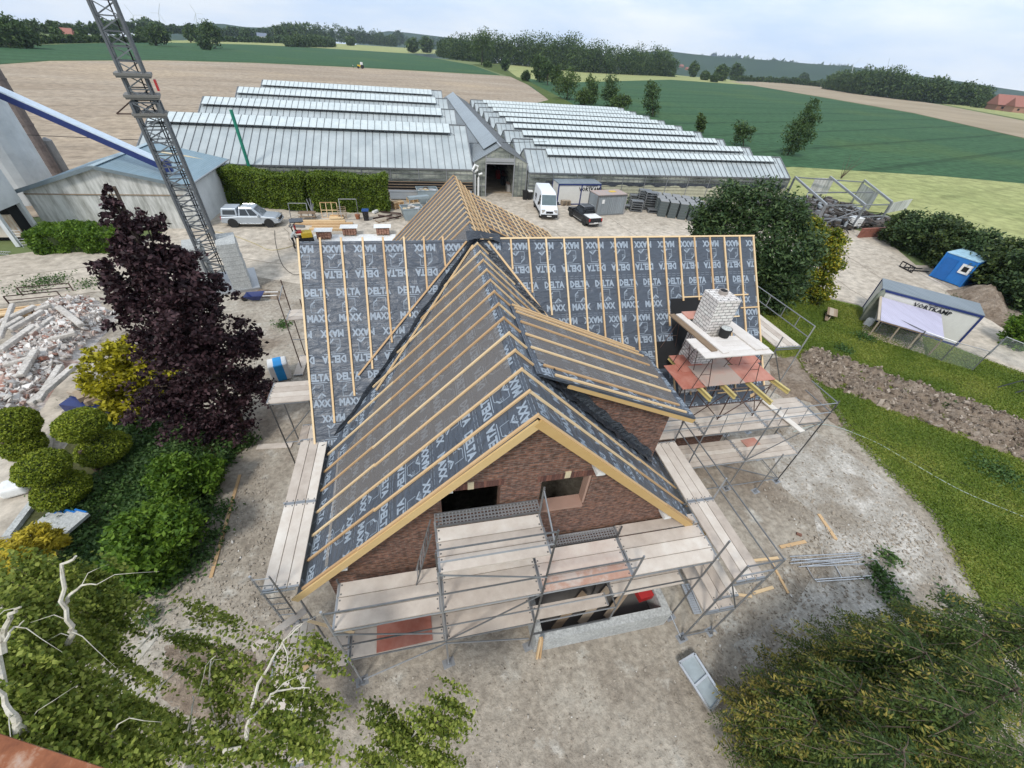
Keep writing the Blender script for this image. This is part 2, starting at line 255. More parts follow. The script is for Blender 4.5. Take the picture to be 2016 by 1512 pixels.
class MB:
    def __init__(s): s.v=[]; s.f=[]; s.t=[]; s.m=[]; s.mi=0
    def add(s,vs,fs,tint=None):
        n=len(s.v); s.v+= [tuple(map(float,p)) for p in vs]; tn=random.random() if tint is None else tint
        for f in fs: s.f.append(tuple(n+i for i in f)); s.t.append(tn); s.m.append(s.mi)
        return s
    def box(s,c,size,rz=0,tint=None):
        x,y,z=[q/2 for q in size]; cs,sn=math.cos(rz),math.sin(rz)
        vs=[(c[0]+cs*a*x-sn*b_*y,c[1]+sn*a*x+cs*b_*y,c[2]+k*z) for k in(-1,1) for a,b_ in((-1,-1),(1,-1),(1,1),(-1,1))]
        return s.add(vs,[(3,2,1,0),(4,5,6,7),(0,1,5,4),(1,2,6,5),(2,3,7,6),(3,0,4,7)],tint)
    def stone(s,c,size,rz=0,tint=None):
        s.box(c,size,rz,tint); t1,t2=random.uniform(-.7,.7),random.uniform(-.7,.7)
        for i in range(len(s.v)-8,len(s.v)):
            p=s.v[i]; dx,dy,dz=p[0]-c[0],p[1]-c[1],p[2]-c[2]; k=random.uniform(.55,1.1); s.v[i]=(c[0]+dx*k,c[1]+dy*k,c[2]+dz*k+dx*t1+dy*t2)
        return s
    def mm(s,a,b_,tint=None): 
        return s.box([(a[i]+b_[i])/2 for i in range(3)],[abs(b_[i]-a[i]) for i in range(3)],0,tint)
    def bar(s,a,b_,w_,h_,tint=None,up=None):
        a=np.array(a,float);b_=np.array(b_,float); d,sd,u=rotm(b_-a)
        if up is not None:
            u=np.array(up,float); sd=np.cross(d,u); sd/=np.linalg.norm(sd); u=np.cross(sd,d)
        vs=[p+sd*i*w_/2+u*j*h_/2 for p in(a,b_) for i,j in((-1,-1),(1,-1),(1,1),(-1,1))]
        return s.add(vs,[(0,1,2,3),(7,6,5,4),(1,0,4,5),(2,1,5,6),(3,2,6,7),(0,3,7,4)],tint)
    def tube(s,pts,rad,n=6,tint=None,cap=True):
        pts=[np.array(p,float) for p in pts]; rad=[rad]*len(pts) if np.isscalar(rad) else rad; vs=[];
        for i,p in enumerate(pts):
            d=pts[min(i+1,len(pts)-1)]-pts[max(i-1,0)]; _,sd,u=rotm(d if np.linalg.norm(d)>1e-9 else (0,0,1))
            for k in range(n):
                a=2*math.pi*k/n; vs.append(p+rad[i]*(math.cos(a)*sd+math.sin(a)*u))
        fs=[(i*n+k,i*n+(k+1)%n,(i+1)*n+(k+1)%n,(i+1)*n+k) for i in range(len(pts)-1) for k in range(n)]
        if cap: fs+=[tuple(range(n))[::-1],tuple((len(pts)-1)*n+k for k in range(n))]
        return s.add(vs,fs,tint)
    def poly(s,pts,tint=None): return s.add(pts,[tuple(range(len(pts)))],tint)
    def prism(s,pts,off,tint=None):
        n=len(pts); off=np.array(off,float); vs=[np.array(p,float) for p in pts]+[np.array(p,float)+off for p in pts]
        return s.add(vs,[tuple(range(n))[::-1],tuple(range(n,2*n))]+[(i,(i+1)%n,n+(i+1)%n,n+i) for i in range(n)],tint)
    def build(s,name,mats,parent=None,world=False,smooth=False,fix=True):
        me=bpy.data.meshes.new(name); me.from_pydata(s.v,[],s.f)
        if fix:
            import bmesh
            bm=bmesh.new(); bm.from_mesh(me); bmesh.ops.recalc_face_normals(bm,faces=bm.faces); bm.to_mesh(me); bm.free()
        a=me.attributes.new('tint','FLOAT','FACE'); a.data.foreach_set('value',s.t)
        for m_ in (mats if isinstance(mats,(list,tuple)) else [mats]): me.materials.append(m_)
        if max(s.m,default=0): me.polygons.foreach_set('material_index',s.m)
        if smooth: me.polygons.foreach_set('use_smooth',[True]*len(me.polygons))
        uv=me.uv_layers.new(name='uv'); nl=len(me.loops); vi=np.empty(nl,int); me.loops.foreach_get('vertex_index',vi)
        co=np.array(s.v)[vi]; nor=np.empty(len(me.polygons)*3); me.polygons.foreach_get('normal',nor); nor=nor.reshape(-1,3)
        lt=np.empty(len(me.polygons),int); me.polygons.foreach_get('loop_total',lt); nn=np.repeat(nor,lt,axis=0)
        ax=np.abs(nn); flat=ax[:,2]>.9; sx=(ax[:,0]>ax[:,1])&~flat
        hu=np.where(sx,co[:,1],co[:,0]); q=np.where(sx,co[:,0],co[:,1])
        hz_=np.maximum(np.sqrt(nn[:,0]**2+nn[:,1]**2),.05); hv=np.where(flat,co[:,1],np.where(ax[:,2]>.2,co[:,2]/hz_,co[:,2]))
        uv.data.foreach_set('uv',np.stack([hu,hv],1).ravel().astype(np.float32))
        return link(name,me,parent,world)
def one(name,mats,mb,label,cat,group=None,kind=None,smooth=False,rebase=True):
    """single-mesh thing, origin moved to its base centre"""
    v=np.array(mb.v); c=np.array([(v[:,0].min()+v[:,0].max())/2,(v[:,1].min()+v[:,1].max())/2,v[:,2].min()]) if rebase else np.zeros(3)
    mb.v=[tuple(p) for p in (v-c)]; o=mb.build(name,mats,smooth=smooth); o.location=tuple(c); ORG[o.name]=c
    return tag(o,label,cat,group,kind)
def leaves(name,cen,size,mt,parent=None,world=False,tint=None,aspect=1.7,up=.5,axis=None):
    cen=np.asarray(cen,float); n=len(cen); nr=rng.normal(size=(n,3)); nr[:,2]+=up*1.6; nr/=np.linalg.norm(nr,axis=1)[:,None]
    a=rng.normal(size=(n,3)) if axis is None else np.asarray(axis)+rng.normal(size=(n,3))*.35
    a-=nr*(a*nr).sum(1)[:,None]; a/=np.linalg.norm(a,axis=1)[:,None]; b_=np.cross(nr,a)
    sz=(size*rng.uniform(.6,1.3,n))[:,None]; L=a*sz*aspect/2; B=b_*sz/2
    vs=np.stack([cen-L,cen+B*.9,cen+L,cen-B*.9],1).reshape(-1,3)
    me=bpy.data.meshes.new(name); me.vertices.add(4*n); me.vertices.foreach_set('co',vs.ravel()); me.loops.add(4*n); me.loops.foreach_set('vertex_index',np.arange(4*n,dtype=np.int32))
    me.polygons.add(n); me.polygons.foreach_set('loop_start',np.arange(n,dtype=np.int32)*4); me.update(calc_edges=True)
    at=me.attributes.new('tint','FLOAT','FACE'); at.data.foreach_set('value',(rng.uniform(0,1,n) if tint is None else tint).astype(np.float32))
    me.materials.append(mt); return link(name,me,parent,world)
def clumps(blobs,n,per=.22,shell=.55,k=60):
    """leaf centres: ellipsoid blobs [(centre,(rx,ry,rz))] -> sub-clumps on their outer parts -> gaussian leaves"""
    out=[]; vol=np.array([max(.01,b_[1][0]*b_[1][1]*b_[1][2])**(2/3) for b_ in blobs]); cnt=(vol/vol.sum()*n).astype(int)+1
    for (c,r),m_ in zip(blobs,cnt):
        kk=max(6,int(k*(r[0]*r[1]*r[2])**(1/3)/1.5)); d=rng.normal(size=(kk,3)); d/=np.linalg.norm(d,axis=1)[:,None]; d*=rng.uniform(shell,1,kk)[:,None]
        cc=np.array(c)+d*np.array(r); w_=rng.uniform(.3,1.4,kk); idx=rng.choice(kk,m_,p=w_/w_.sum()); s_=per*(r[0]*r[1]*r[2])**(1/3)
        out.append(cc[idx]+rng.normal(size=(m_,3))*s_*np.array([1,1,.65]))
    return np.concatenate(out)
# ================================================================== GROUND
def sheet(name,pts,z,mt,label=None):
    v=[(p[0],p[1],z) if len(p)==3 or p[-1]=='w' else (0,0,0) for p in pts]
    mb=MB(); mb.poly([(p[0],p[1],0) for p in pts]); o=mb.build(name,mt,fix=False)
    if o.data.polygons[0].normal.z<0: o.data.flip_normals()
    o.location=(0,0,z); o['kind']='structure'; 
    return o
def px(*a): return [P(x,y) for x,y in a]
mb=MB(); vs=[];rr=[0,60,200,400,620,760,1000,1500,2300,3400,5000]; na=72
for r_ in rr:
    for k in range(na):
        a=2*math.pi*k/na; vs.append((r_*math.cos(a),r_*math.sin(a),-.05-max(0,r_-640)*.024))
mb.add(vs,[(i*na+k,i*na+(k+1)%na,(i+1)*na+(k+1)%na,(i+1)*na+k) for i in range(1,len(rr)-1) for k in range(na)]+[tuple(na+k for k in range(na))]); o=mb.build('ground',G_meadow,smooth=True); o['kind']='structure'
W_=lambda x,y:(x,y,0)
# fields
sheet('field',[W_(-400,10)]+[W_(-30,8)]+[W_(-26,28),W_(-40,44)]+[W_(-24,52),W_(16,56),W_(16,125),W_(46,125)]+px((1085,197),(1050,172),(1005,151),(985,149),(880,143),(700,133),(500,124),(320,119),(100,120),(0,127))+[W_(-400,260)],.0,G_brown)
sheet('crop_field',px((0,126),(100,119),(320,118),(500,123),(700,132),(880,142),(985,148),(930,128),(800,105),(620,94),(500,88),(300,83),(150,86),(0,92))+[W_(-500,400),W_(-400,262)],.02,G_dark)
sheet('light_field',px((300,83),(500,88),(620,94),(800,105),(860,106),(860,98),(700,88),(560,79),(430,76)),.04,G_light)
sheet('crop_field',px((1018,152),(1100,163),(1320,157),(1480,168),(1640,196),(1800,224),(2016,273))+[W_(500,150),W_(230,60)]+px((2016,362),(1850,347),(1560,329)) +[W_(70,78),W_(50,95),W_(47,130)],.03,G_dark)
sheet('light_field',px((985,127),(1150,131),(1330,148),(1440,157),(1480,168),(1320,157),(1100,163),(1018,152)),.06,G_light)
sheet('tan_field',px((1480,168),(1430,160),(1560,163),(1640,174),(1850,206),(2016,238))+[W_(520,200),W_(500,152)]+px((2016,272),(1800,223),(1640,195)),.08,G_tan)
sheet('light_field',px((1640,173),(1850,204),(2016,236))+[W_(540,230)]+px((2016,224),(1860,195),(1720,177)),.10,G_light)
sheet('light_field',px((1560,329),(1850,347),(2016,362))+[W_(230,59),W_(150,-20),W_(66,0)]+px((2016,560),(1900,500),(1790,440),(1740,420),(1540,400))+[W_(52,70)],.05,G_light)
sheet('grass_verge',px((930,127),(985,127),(1040,160),(1100,190),(1165,225),(1240,232))+[W_(46,126),W_(16,125.5)]+px((1080,197),(1050,172),(1005,151)),.05,G_grass)
# farm plot
sheet('soil',[W_(-30,6),W_(-13,-10),W_(30,-14),W_(60,-10),W_(62,30),W_(20,34),W_(-24,34),W_(-34,20)],.0+.012,G_soil)
yard=sheet('yard',px((0,505),(75,495),(300,470),(350,440))+[W_(-24,55),W_(6.8,56),W_(13.8,56),W_(44,54),W_(46,44)]+px((1660,445),(1740,470),(1830,545),(1960,620),(2016,640))+[W_(50,17)]+px((2016,735),(1900,690),(1720,620),(1690,600),(1560,570),(1450,560),(1000,560),(590,560),(500,545),(420,545),(0,600))+[W_(-40,30),W_(-45,42)],.03,G_yard)
sheet('yard',px((0,1060),(60,1000),(100,900),(110,840),(190,760),(110,680),(0,760))+[W_(-30,16),W_(-26,3)],.02,G_yard)
sheet('lawn',px((1480,560),(1560,572),(1690,602),(1720,622),(1900,692),(2016,738))+[W_(52,12),W_(56,-14)]+px((2016,1330),(1960,1240),(1905,1130),(1850,1020),(1760,930),(1690,860),(1640,790),(1600,735),(1540,700),(1490,680)),.04,G_lawn)
sheet('dry_soil',px((1560,830),(1640,870),(1760,960),(1850,1080),(1900,1190),(1800,1240),(1640,1250),(1560,1330),(1480,1310),(1440,1270),(1560,1200),(1620,1100),(1600,1010),(1540,960),(1520,890)),.020,groundmat('dry_soil',[(.3,(.30,.265,.22)),(.5,(.44,.41,.36)),(.68,(.62,.585,.53))],.9,10,fine=7,bmp=.8,bd=.06,patch=[(.5,.5,.64,(.30,.26,.21))]))
mb=MB()
for (a,b_) in (((1070,445),(1180,520)),((1180,520),(1330,500)),((1660,500),(1750,560)),((1750,505),(1850,560)),((560,450),(600,520)),((420,500),(560,520)),((0,545),(230,520)),((880,470),(1060,470)),((1200,430),(1340,520)),((1600,520),(1720,600))):
    a=P(*a);b_=P(*b_); m_=6; pr=None
    for k in range(m_+1):
        q=a+(b_-a)*k/m_+np.array((random.uniform(-.15,.15),random.uniform(-.15,.15),0)); q[2]=.036
        if pr is not None: mb.bar(pr,q,.045,.003)
        pr=q
o=mb.build('yard_joints',plain('joint_dirt',(.16,.13,.10),.95)); o['kind']='structure'
sheet('garden_bed',px((20,1060),(75,960),(200,780),(330,790),(500,870),(440,920),(420,1000),(385,1080),(330,1160),(250,1180),(230,1300),(0,1300)),.035,groundmat('bed_soil',[(.3,(.05,.06,.02)),(.6,(.10,.10,.045)),(.75,(.16,.13,.09))],1.2,8,fine=8))
def noisef(x,y,s,seed=0):
    v=0;a=1
    for k in range(4):
        v+=a*math.sin(x*s*1.3+seed+1.7*math.sin(y*s*.9+seed*2))*math.cos(y*s*1.1-seed+1.3*math.sin(x*s*.8+k)); s*=2.1; a*=.55; seed+=3.1
    return v/2
def heap(name,poly,h,mt,seed=1,step=.35,edge=1.2,rough=.3,base=.0,stones=None,label=None,cat=None,kind='structure',rs=1.2):
    pts=np.array([(p[0],p[1]) for p in poly]); x0,y0=pts.min(0); x1,y1=pts.max(0); nx=int((x1-x0)/step)+2; ny=int((y1-y0)/step)+2
    def sd(x,y):
        ins=False; dm=1e9; n=len(pts)
        for i in range(n):
            a=pts[i];b_=pts[(i+1)%n]
            if (a[1]>y)!=(b_[1]>y) and x<(b_[0]-a[0])*(y-a[1])/(b_[1]-a[1])+a[0]: ins=not ins
            e=b_-a; t=max(0,min(1,((x-a[0])*e[0]+(y-a[1])*e[1])/(e@e))); dm=min(dm,math.hypot(x-a[0]-e[0]*t,y-a[1]-e[1]*t))
        return dm if ins else -dm
    vs=[];H_={}
    for j in range(ny):
        for i in range(nx):
            x=x0+i*step;y=y0+j*step; d=sd(x,y); k=max(0,min(1,d/edge)); k=k*k*(3-2*k)
            z=base-.06+k*(h*(.75+.35*noisef(x,y,.35,seed))+rough*noisef(x,y,rs,seed+5)+rough*.5*random.uniform(-1,1)+.08) if d>-.3 else base-.3
            vs.append((x,y,z)); 
            if d>edge*.4: H_[(i,j)]=(x,y,z)
    fs=[(j*nx+i,j*nx+i+1,(j+1)*nx+i+1,(j+1)*nx+i) for j in range(ny-1) for i in range(nx-1) if max(vs[j*nx+i][2],vs[j*nx+i+1][2],vs[(j+1)*nx+i][2],vs[(j+1)*nx+i+1][2])>base-.29]
    mb=MB(); mb.v=vs; mb.f=fs; mb.t=[random.random() for _ in fs]; mb.m=[0]*len(fs)
    o=one(name,mt,mb,label,cat,kind=kind,smooth=True)
    return o,list(H_.values())
RG_,RGP=heap('soil_ridge',px((1560,700),(1597,682),(1680,712),(1771,744),(1900,788),(2016,832),(2100,864),(2110,955),(2016,916),(1871,857),(1732,806),(1618,762),(1580,735)),.26,G_clod,2,.18,.6,.34,rs=2.6)
mb=MB()
for _ in range(2600):
    x,y,z=random.choice(RGP); s=abs(random.gauss(0,.06))+.03; mb.stone((x+random.uniform(-.15,.15),y+random.uniform(-.15,.15),z+s*.2),(s*random.uniform(.8,1.6),s,s*.8),random.uniform(0,3))
tag(mb.build('ridge_clods',tintmat('ridge_clods',[(0,(.14,.105,.08)),(.6,(.27,.22,.17)),(1,(.40,.34,.28))],.95)),kind='stuff',label='broken clods on the dug soil ridge across the lawn',cat='clods')
heap('soil_ridge',px((1500,700),(1570,690),(1640,780),(1690,860),(1640,850),(1590,800),(1540,790),(1500,770)),.30,G_clod,4,.25,1.4,.14)
heap('soil_heap',px((1850,570),(1925,560),(1990,600),(2016,650),(1990,665),(1945,632),(1900,612)),1.5,G_clod,5,.3,2.2,.25,label='brown earth mound behind the lean-to container beside the blue cabin',cat='earth mound',kind='structure')
heap('sand_pile',px((490,560),(560,570),(580,585),(560,600),(500,590)),.35,G_clod,9,.25,1.4,.08)
heap('soil_ridge',px((300,1240),(520,1250),(640,1330),(640,1460),(420,1480),(280,1400)),.18,G_clod,6,.2,1.,.14,rs=2.2)
rub,RP=heap('rubble_heap',px((0,700),(60,600),(190,580),(250,620),(190,690),(140,740),(110,790),(70,860),(0,870))+[W_(-27,15),W_(-29,22)],.8,G_rubble,3,.3,1.8,.22,label='pale demolition rubble heap of broken stone left of the copper tree',cat='rubble heap',kind='stuff')
mb=MB()
for _ in range(9000):
    x,y,z=random.choice(RP); s=abs(random.gauss(0,.085))+.035
    mb.stone((x+random.uniform(-.25,.25),y+random.uniform(-.25,.25),z+s*.2),(s*random.uniform(.8,1.9),s,s*random.uniform(.5,.9)),random.uniform(0,3.14))
o=mb.build('rubble_stones',M_rubble,rub,world=True); o['kind']='stuff'
# clods and pebbles on the trodden soil
mb=MB()
def inpoly(p,pts):
    ins=False;n=len(pts)
    for i in range(n):
        a=pts[i];b_=pts[(i+1)%n]
        if (a[1]>p[1])!=(b_[1]>p[1]) and p[0]<(b_[0]-a[0])*(p[1]-a[1])/(b_[1]-a[1])+a[0]: ins=not ins
    return ins
for area,n,sm in ((px((1330,1290),(1560,1060),(1800,1000),(1900,1150),(1650,1200),(1420,1400)),3000,.035),(px((680,1340),(1330,1260),(1420,1512),(640,1512)),1500,.018),(px((280,1180),(520,900),(560,1100),(640,1500),(300,1500)),3000,.028),(px((1540,800),(1680,870),(1850,1060),(1700,1150),(1500,980)),2200,.03)):
    a=np.array([(p[0],p[1]) for p in area]); lo,hi=a.min(0),a.max(0); k=0
    while k<n:
        q=(random.uniform(lo[0],hi[0]),random.uniform(lo[1],hi[1]))
        if inpoly(q,a):
            s=abs(random.gauss(0,sm))+.012; k+=1; mb.stone((q[0],q[1],.012+s*.25),(s*random.uniform(.8,1.5),s,s*.7),random.uniform(0,3.14),random.choice([.2,.3,.4,.5,.6,.8]) if random.random()<.985 else 1)
o=mb.build('loose_clods',tintmat('clod_stones',[(0,(.24,.20,.155)),(.5,(.36,.315,.26)),(.95,(.45,.41,.35)),(1,(.6,.58,.54))],.95),None); tag(o,kind='stuff',label='loose clods and pebbles scattered over the trodden soil',cat='pebbles')
# ================================================================== HOUSE
XR,ZR,Y0,YW,XL,XW,KM,KW=1.95,9.3,5.32,14.72,-4.18,13.87,.97,1.19
YB=24.1; XE,XE2=-3.9,8.05; YE=10.05
zm=lambda x:ZR-KM*abs(x-XR)
zw=lambda y:ZR-KW*abs(y-YW)
house=thing('brick_house','red brick house under construction with dark membrane roof and light timber battens','house',(2,12,0))
def textmesh(s,size,off=0.):
    c=bpy.data.curves.new('t','FONT'); c.body=s; c.size=size; c.offset=off; c.align_x='CENTER'; c.resolution_u=1
    o=bpy.data.objects.new('t',c); COL.objects.link(o); bpy.context.view_layer.update(); me=bpy.data.meshes.new_from_object(o)
    v=[tuple(q.co) for q in me.vertices]; f=[tuple(p.vertices) for p in me.polygons]; bpy.data.objects.remove(o); bpy.data.meshes.remove(me); return v,f
tD=textmesh('DELTA',.34,.016); tX=textmesh('MAXX',.34,.016)
def logo():
    v=[];f=[]
    def ad(vs,fs,dx,dy,sx=1.):
        n=len(v); v.extend([(p[0]*sx+dx,p[1]+dy) for p in vs]); f.extend([tuple(n+i for i in q) for q in fs])
    ad(*tD,0,.99,.76); ad(*tX,0,.10,.76)
    def strip(a,b_,w_):
        a=np.array(a);b_=np.array(b_);d=(b_-a)/np.linalg.norm(b_-a);s=np.array([-d[1],d[0]])*w_/2; n=len(v); v.extend([tuple(a+s),tuple(a-s),tuple(b_-s),tuple(b_+s)]); f.append((n,n+1,n+2,n+3))
    strip((-.34,.93),(.34,.93),.022)
    out=[(-.22,.42),(-.22,.70),(-.06,.86),(.20,.86),(.20,.60)]
    for a,b_ in zip(out,out[1:]): strip(a,b_,.016)
    strip((-.22,.42),(-.02,.42),.016)
    strip((-.02,.40),(.12,.56),.05); strip((.10,.57),(.24,.45),.05)
    strip((-.21,.70),(-.09,.80),.05); strip((-.21,.72),(-.21,.62),.016)
    for k in (0,.06): strip((-.17+k,.58),(-.17+k,.70),.010); strip((.08+k,.40),(.08+k,.50),.010); strip((-.20,.60+k),(-.08,.60+k),.010); strip((.04,.41+k),(.18,.41+k),.010)
    return v,f
LG=logo()
def clip(poly,tri):
    """Sutherland-Hodgman: tri clipped by a convex ccw polygon"""
    o=tri
    for i in range(len(poly)):
        a=poly[i];b_=poly[(i+1)%len(poly)]; ins=lambda p:(b_[0]-a[0])*(p[1]-a[1])-(b_[1]-a[1])*(p[0]-a[0])>=0
        nw=[]
        for j in range(len(o)):
            p=o[j];q=o[(j+1)%len(o)]; ip,iq=ins(p),ins(q)
            if ip: nw.append(p)
            if ip!=iq:
                d1=(b_[0]-a[0])*(p[1]-a[1])-(b_[1]-a[1])*(p[0]-a[0]); d2=(b_[0]-a[0])*(q[1]-a[1])-(b_[1]-a[1])*(q[0]-a[0]); t=d1/(d1-d2); nw.append((p[0]+(q[0]-p[0])*t,p[1]+(q[1]-p[1])*t))
        o=nw
        if len(o)<3: return None
    return o
def slope(name,pts,O,u,v,parent,dots=True,first_inv=True,mt=None,shift=0.,band=1.46,row0=0.,pmat=None,sp=1.03,th=.10,edge_dark=False):
    """a membrane-covered slope: pts world polygon; O ridge point, u along the ridge, v DOWN the slope"""
    u=np.array(u,float);v=np.array(v,float);v/=np.linalg.norm(v);n=np.cross(u,v); n=n if n[2]>0 else -n
    pts=[np.array(p,float) for p in pts]; mb=MB(); mb.prism(pts,-n*th)
    # uv in slope metres comes from the box projection
    o=mb.build(name,mt or M_foil,parent,world=True)
    if not dots: return o,(np.array(O,float),u,v,n)
    O=np.array(O,float); q=[((p-O)@u,(p-O)@v) for p in pts]
    ar=sum(q[i][0]*q[(i+1)%len(q)][1]-q[(i+1)%len(q)][0]*q[i][1] for i in range(len(q)))
    if ar<0: q=q[::-1]
    a0=min(p[0] for p in q);a1=max(p[0] for p in q);b0=min(p[1] for p in q);b1=max(p[1] for p in q)
    vs=[];fs=[];P3=lambda a,b_,h=.004:O+u*a+v*b_+n*h
    sgn=1 if np.cross(u,-v)@n>0 else -1      # reading direction so the text is not mirrored
    k=0
    for r_ in range(int((b1-row0)/band)+2):
        inv=(r_%2==0)==first_inv; y0=row0+band*r_; off=(shift+.42*r_+random.uniform(-.1,.1))%sp
        aa=a0-sp+off
        while aa<a1+sp:
            for f in LG[1]:
                tri=[]
                for i in f:
                    lx,ly=LG[0][i]; lx*=sgn
                    if inv: tri.append((aa-lx,y0+.05+ly))
                    else: tri.append((aa+lx,y0+band-.05-ly))
                cx_=sum(t_[0] for t_ in tri)/len(tri);cy_=sum(t_[1] for t_ in tri)/len(tri)
                if not(a0-.3<cx_<a1+.3 and b0-.3<cy_<b1+.3): continue
                c=clip(q,tri)
                if c: n0=len(vs); vs.extend([P3(*p) for p in c]); fs.append(tuple(range(n0,n0+len(c))))
            aa+=sp
        y=y0+.02; xx=a0                # dashed overlap lines between the rolls
        for yy in (y0+.0,y0+.085):
            xx=a0
            while xx<a1:
                c=clip(q,[(xx,yy),(xx+.16,yy),(xx+.16,yy+.008),(xx,yy+.008)])
                if c: n0=len(vs); vs.extend([P3(*p) for p in c]); fs.append(tuple(range(n0,n0+len(c))))
                xx+=.22
    mb=MB(); mb.v=[tuple(p) for p in vs]; mb.f=fs; mb.t=[.5]*len(fs); mb.m=[0]*len(fs)
    pr=mb.build('printing',pmat or M_print,o,world=True,fix=False)
    return o,(O,u,v,n)
def batten(o,fr,a,b0,b1,parent=None,w_=.062,h=.045,a1=None,mt=None,lift=0,jig=True):
    O,u,v,n=fr; a1=a if a1 is None else a1
    if jig: a+=random.uniform(-.02,.02); a1+=random.uniform(-.02,.02)
    mb=MB(); mb.bar(O+u*a+v*b0+n*(h/2+.005+lift),O+u*a1+v*b1+n*(h/2+.005+lift),w_,h,up=n)
    return mb.build('batten',mt or M_wood,o,world=True)
yv=lambda x:YW-KM/KW*abs(x-XR)
LEN=lambda x:abs(x-XR)*math.sqrt(1+KM*KM)
# main front left
ml,fml=slope('main_roof_left',[(XR,Y0,ZR),(XR,YW,ZR),(XE,yv(XE),zm(XE)),(XE,Y0,zm(XE))],(XR,Y0,ZR),(0,1,0),(-1,0,-KM),house,shift=.2)
L1=LEN(XE)
for i in range(13):
    a=.02+.745*i; 
    if Y0+a>YW-.3: break
    xl=max(XE,XR-(YW-(Y0+a))*KW/KM); e=min(L1-.28,LEN(xl)-.25)
    j=random.uniform(.55,.8)*e
    if e>3: batten(ml,fml,a,-.06,j); batten(ml,fml,a+.03,j-.02,e)
    else: batten(ml,fml,a,-.06,e)
O,u,v,n=fml
mb=MB(); q=lambda a,b_,h: O+u*a+v*b_+n*h
mb.poly([q(1.52,.25,.012),q(9.0,.25,.012),q(8.9,.5,.012),q(3.6,L1-1.0,.012),q(1.55,L1-1.25,.012)])
mb.build('protective_netting',M_net,ml,world=True,fix=False)
mb=MB(); mb.poly([q(.2,L1-1.32,.018),q(4.2,L1-1.02,.018),q(4.2,L1-.92,.018),q(.2,L1-1.18,.018)]); mb.build('tape_strip',M_film,ml,world=True,fix=False)
# main front right
mr,fmr=slope('main_roof_right',[(XR,Y0,ZR),(XE2,Y0,zm(XE2)),(XE2,yv(XE2),zm(XE2)),(XR,YW,ZR)],(XR,Y0,ZR),(0,1,0),(1,0,-KM),house,shift=.6,first_inv=False)
L2=LEN(XE2)
for i in range(13):
    a=.02+.745*i
    if Y0+a>YW-.3: break
    if 1.8<a<5.25: batten(mr,fmr,a,-.02,.95)
    else:
        xl=min(XE2,XR+(YW-(Y0+a))*KW/KM); e=min(L2-.3,LEN(xl)-.2)
        if e>4: j=random.uniform(.55,.75)*e; batten(mr,fmr,a,-.02,j); batten(mr,fmr,a+.03,j,e)
        else: batten(mr,fmr,a,-.02,e)
# dormer
XD,ZD,DY0,DY1=7.62,6.66,7.22,10.62; XT=2.45
zd=lambda x: zm(XT)+.06+(ZD-zm(XT)-.06)*(x-XT)/(XD-XT)
dr,fdr=slope('dormer_roof',[(XT,DY0,zd(XT)),(XD,DY0,zd(XD)),(XD,DY1,zd(XD)),(XT,DY1,zd(XT))],(XT,DY0,zd(XT)),(0,1,0),(XD-XT,0,zd(XD)-zd(XT)),house,shift=.3,first_inv=False,sp=1.0,th=.07)
LD=math.hypot(XD-XT,zd(XD)-zd(XT))
for a,b0,b1 in ((.12,.55,LD-.35),(.42,.3,LD-.45),(1.1,.12,LD-.35),(1.75,.12,LD-.5),(2.4,.12,LD-.45),(2.95,.1,LD-.4),(3.18,.1,LD-.5),(3.32,.05,LD-.6)): batten(dr,fdr,a,b0,b1)
O,u,v,n=fdr; q=lambda a,b_,h: O+u*a+v*b_+n*h
mb=MB(); mb.poly([q(.5,.2,.012),q(3.1,.2,.012),q(3.1,LD-.1,.012),q(.5,LD-.4,.012)]); mb.build('protective_netting',M_net,dr,world=True,fix=False)
mb=MB(); mb.bar((XT+.9,DY0+.03,zd(XT+.9)-.13),(XD,DY0+.03,ZD-.15),.05,.16,up=(0,0,1)); mb.build('dormer_verge_board',M_verge,dr,world=True)
# dormer walls
mb=MB(); zf=4.2
mb.prism([(XT+.7,DY0+.4,zm(XT+.7)),(7.05,DY0+.4,zm(7.05)-.3),(7.05,DY0+.4,zd(7.05)-.1),(XT+.7,DY0+.4,zd(XT+.7)-.1)],(0,.25,0)); mb.mm((6.8,DY0+.65,zm(7.05)-.3),(7.05,DY1-.4,zd(7.05)-.1)); mb.build('dormer_wall',M_brick,house,world=True)
# loose dark membrane along the cheek
def cloth(name,path,width,up,parent,seed=0,amp=.07,mt=None):
    mb=MB(); n_=len(path); W=5; vs=[]
    for i,p in enumerate(path):
        p=np.array(p,float)
        for j in range(W):
            t=j/(W-1)-.5; vs.append(p+np.array(width)*t*(1+.3*math.sin(i*1.7+seed))+np.array(up)*(.5*amp+amp*math.sin(i*2.3+j*1.9+seed)+random.uniform(0,amp*.7)))
    mb.add(vs,[(i*W+j,i*W+j+1,(i+1)*W+j+1,(i+1)*W+j) for i in range(n_-1) for j in range(W-1)]); return mb.build(name,mt or M_foild,parent,world=True,smooth=True)
lerp=lambda a,b_,n_: [np.array(a)+(np.array(b_)-np.array(a))*i/(n_-1) for i in range(n_)]
nM=np.array([KM,0,1])/math.hypot(KM,1)
cloth('loose_membrane',lerp((2.6,DY0+.12,zm(2.6)+.05),(6.95,DY0+.2,zm(6.95)+.05),26),(0,.36,0),(0,0,1),mr,1,.05)
cloth('loose_membrane',lerp((3.0,DY0+.36,zm(3.0)+.25),(7.0,DY0+.39,zm(7)+.18),24),(0,.03,.35),(0,-1,0),mr,3,.03)
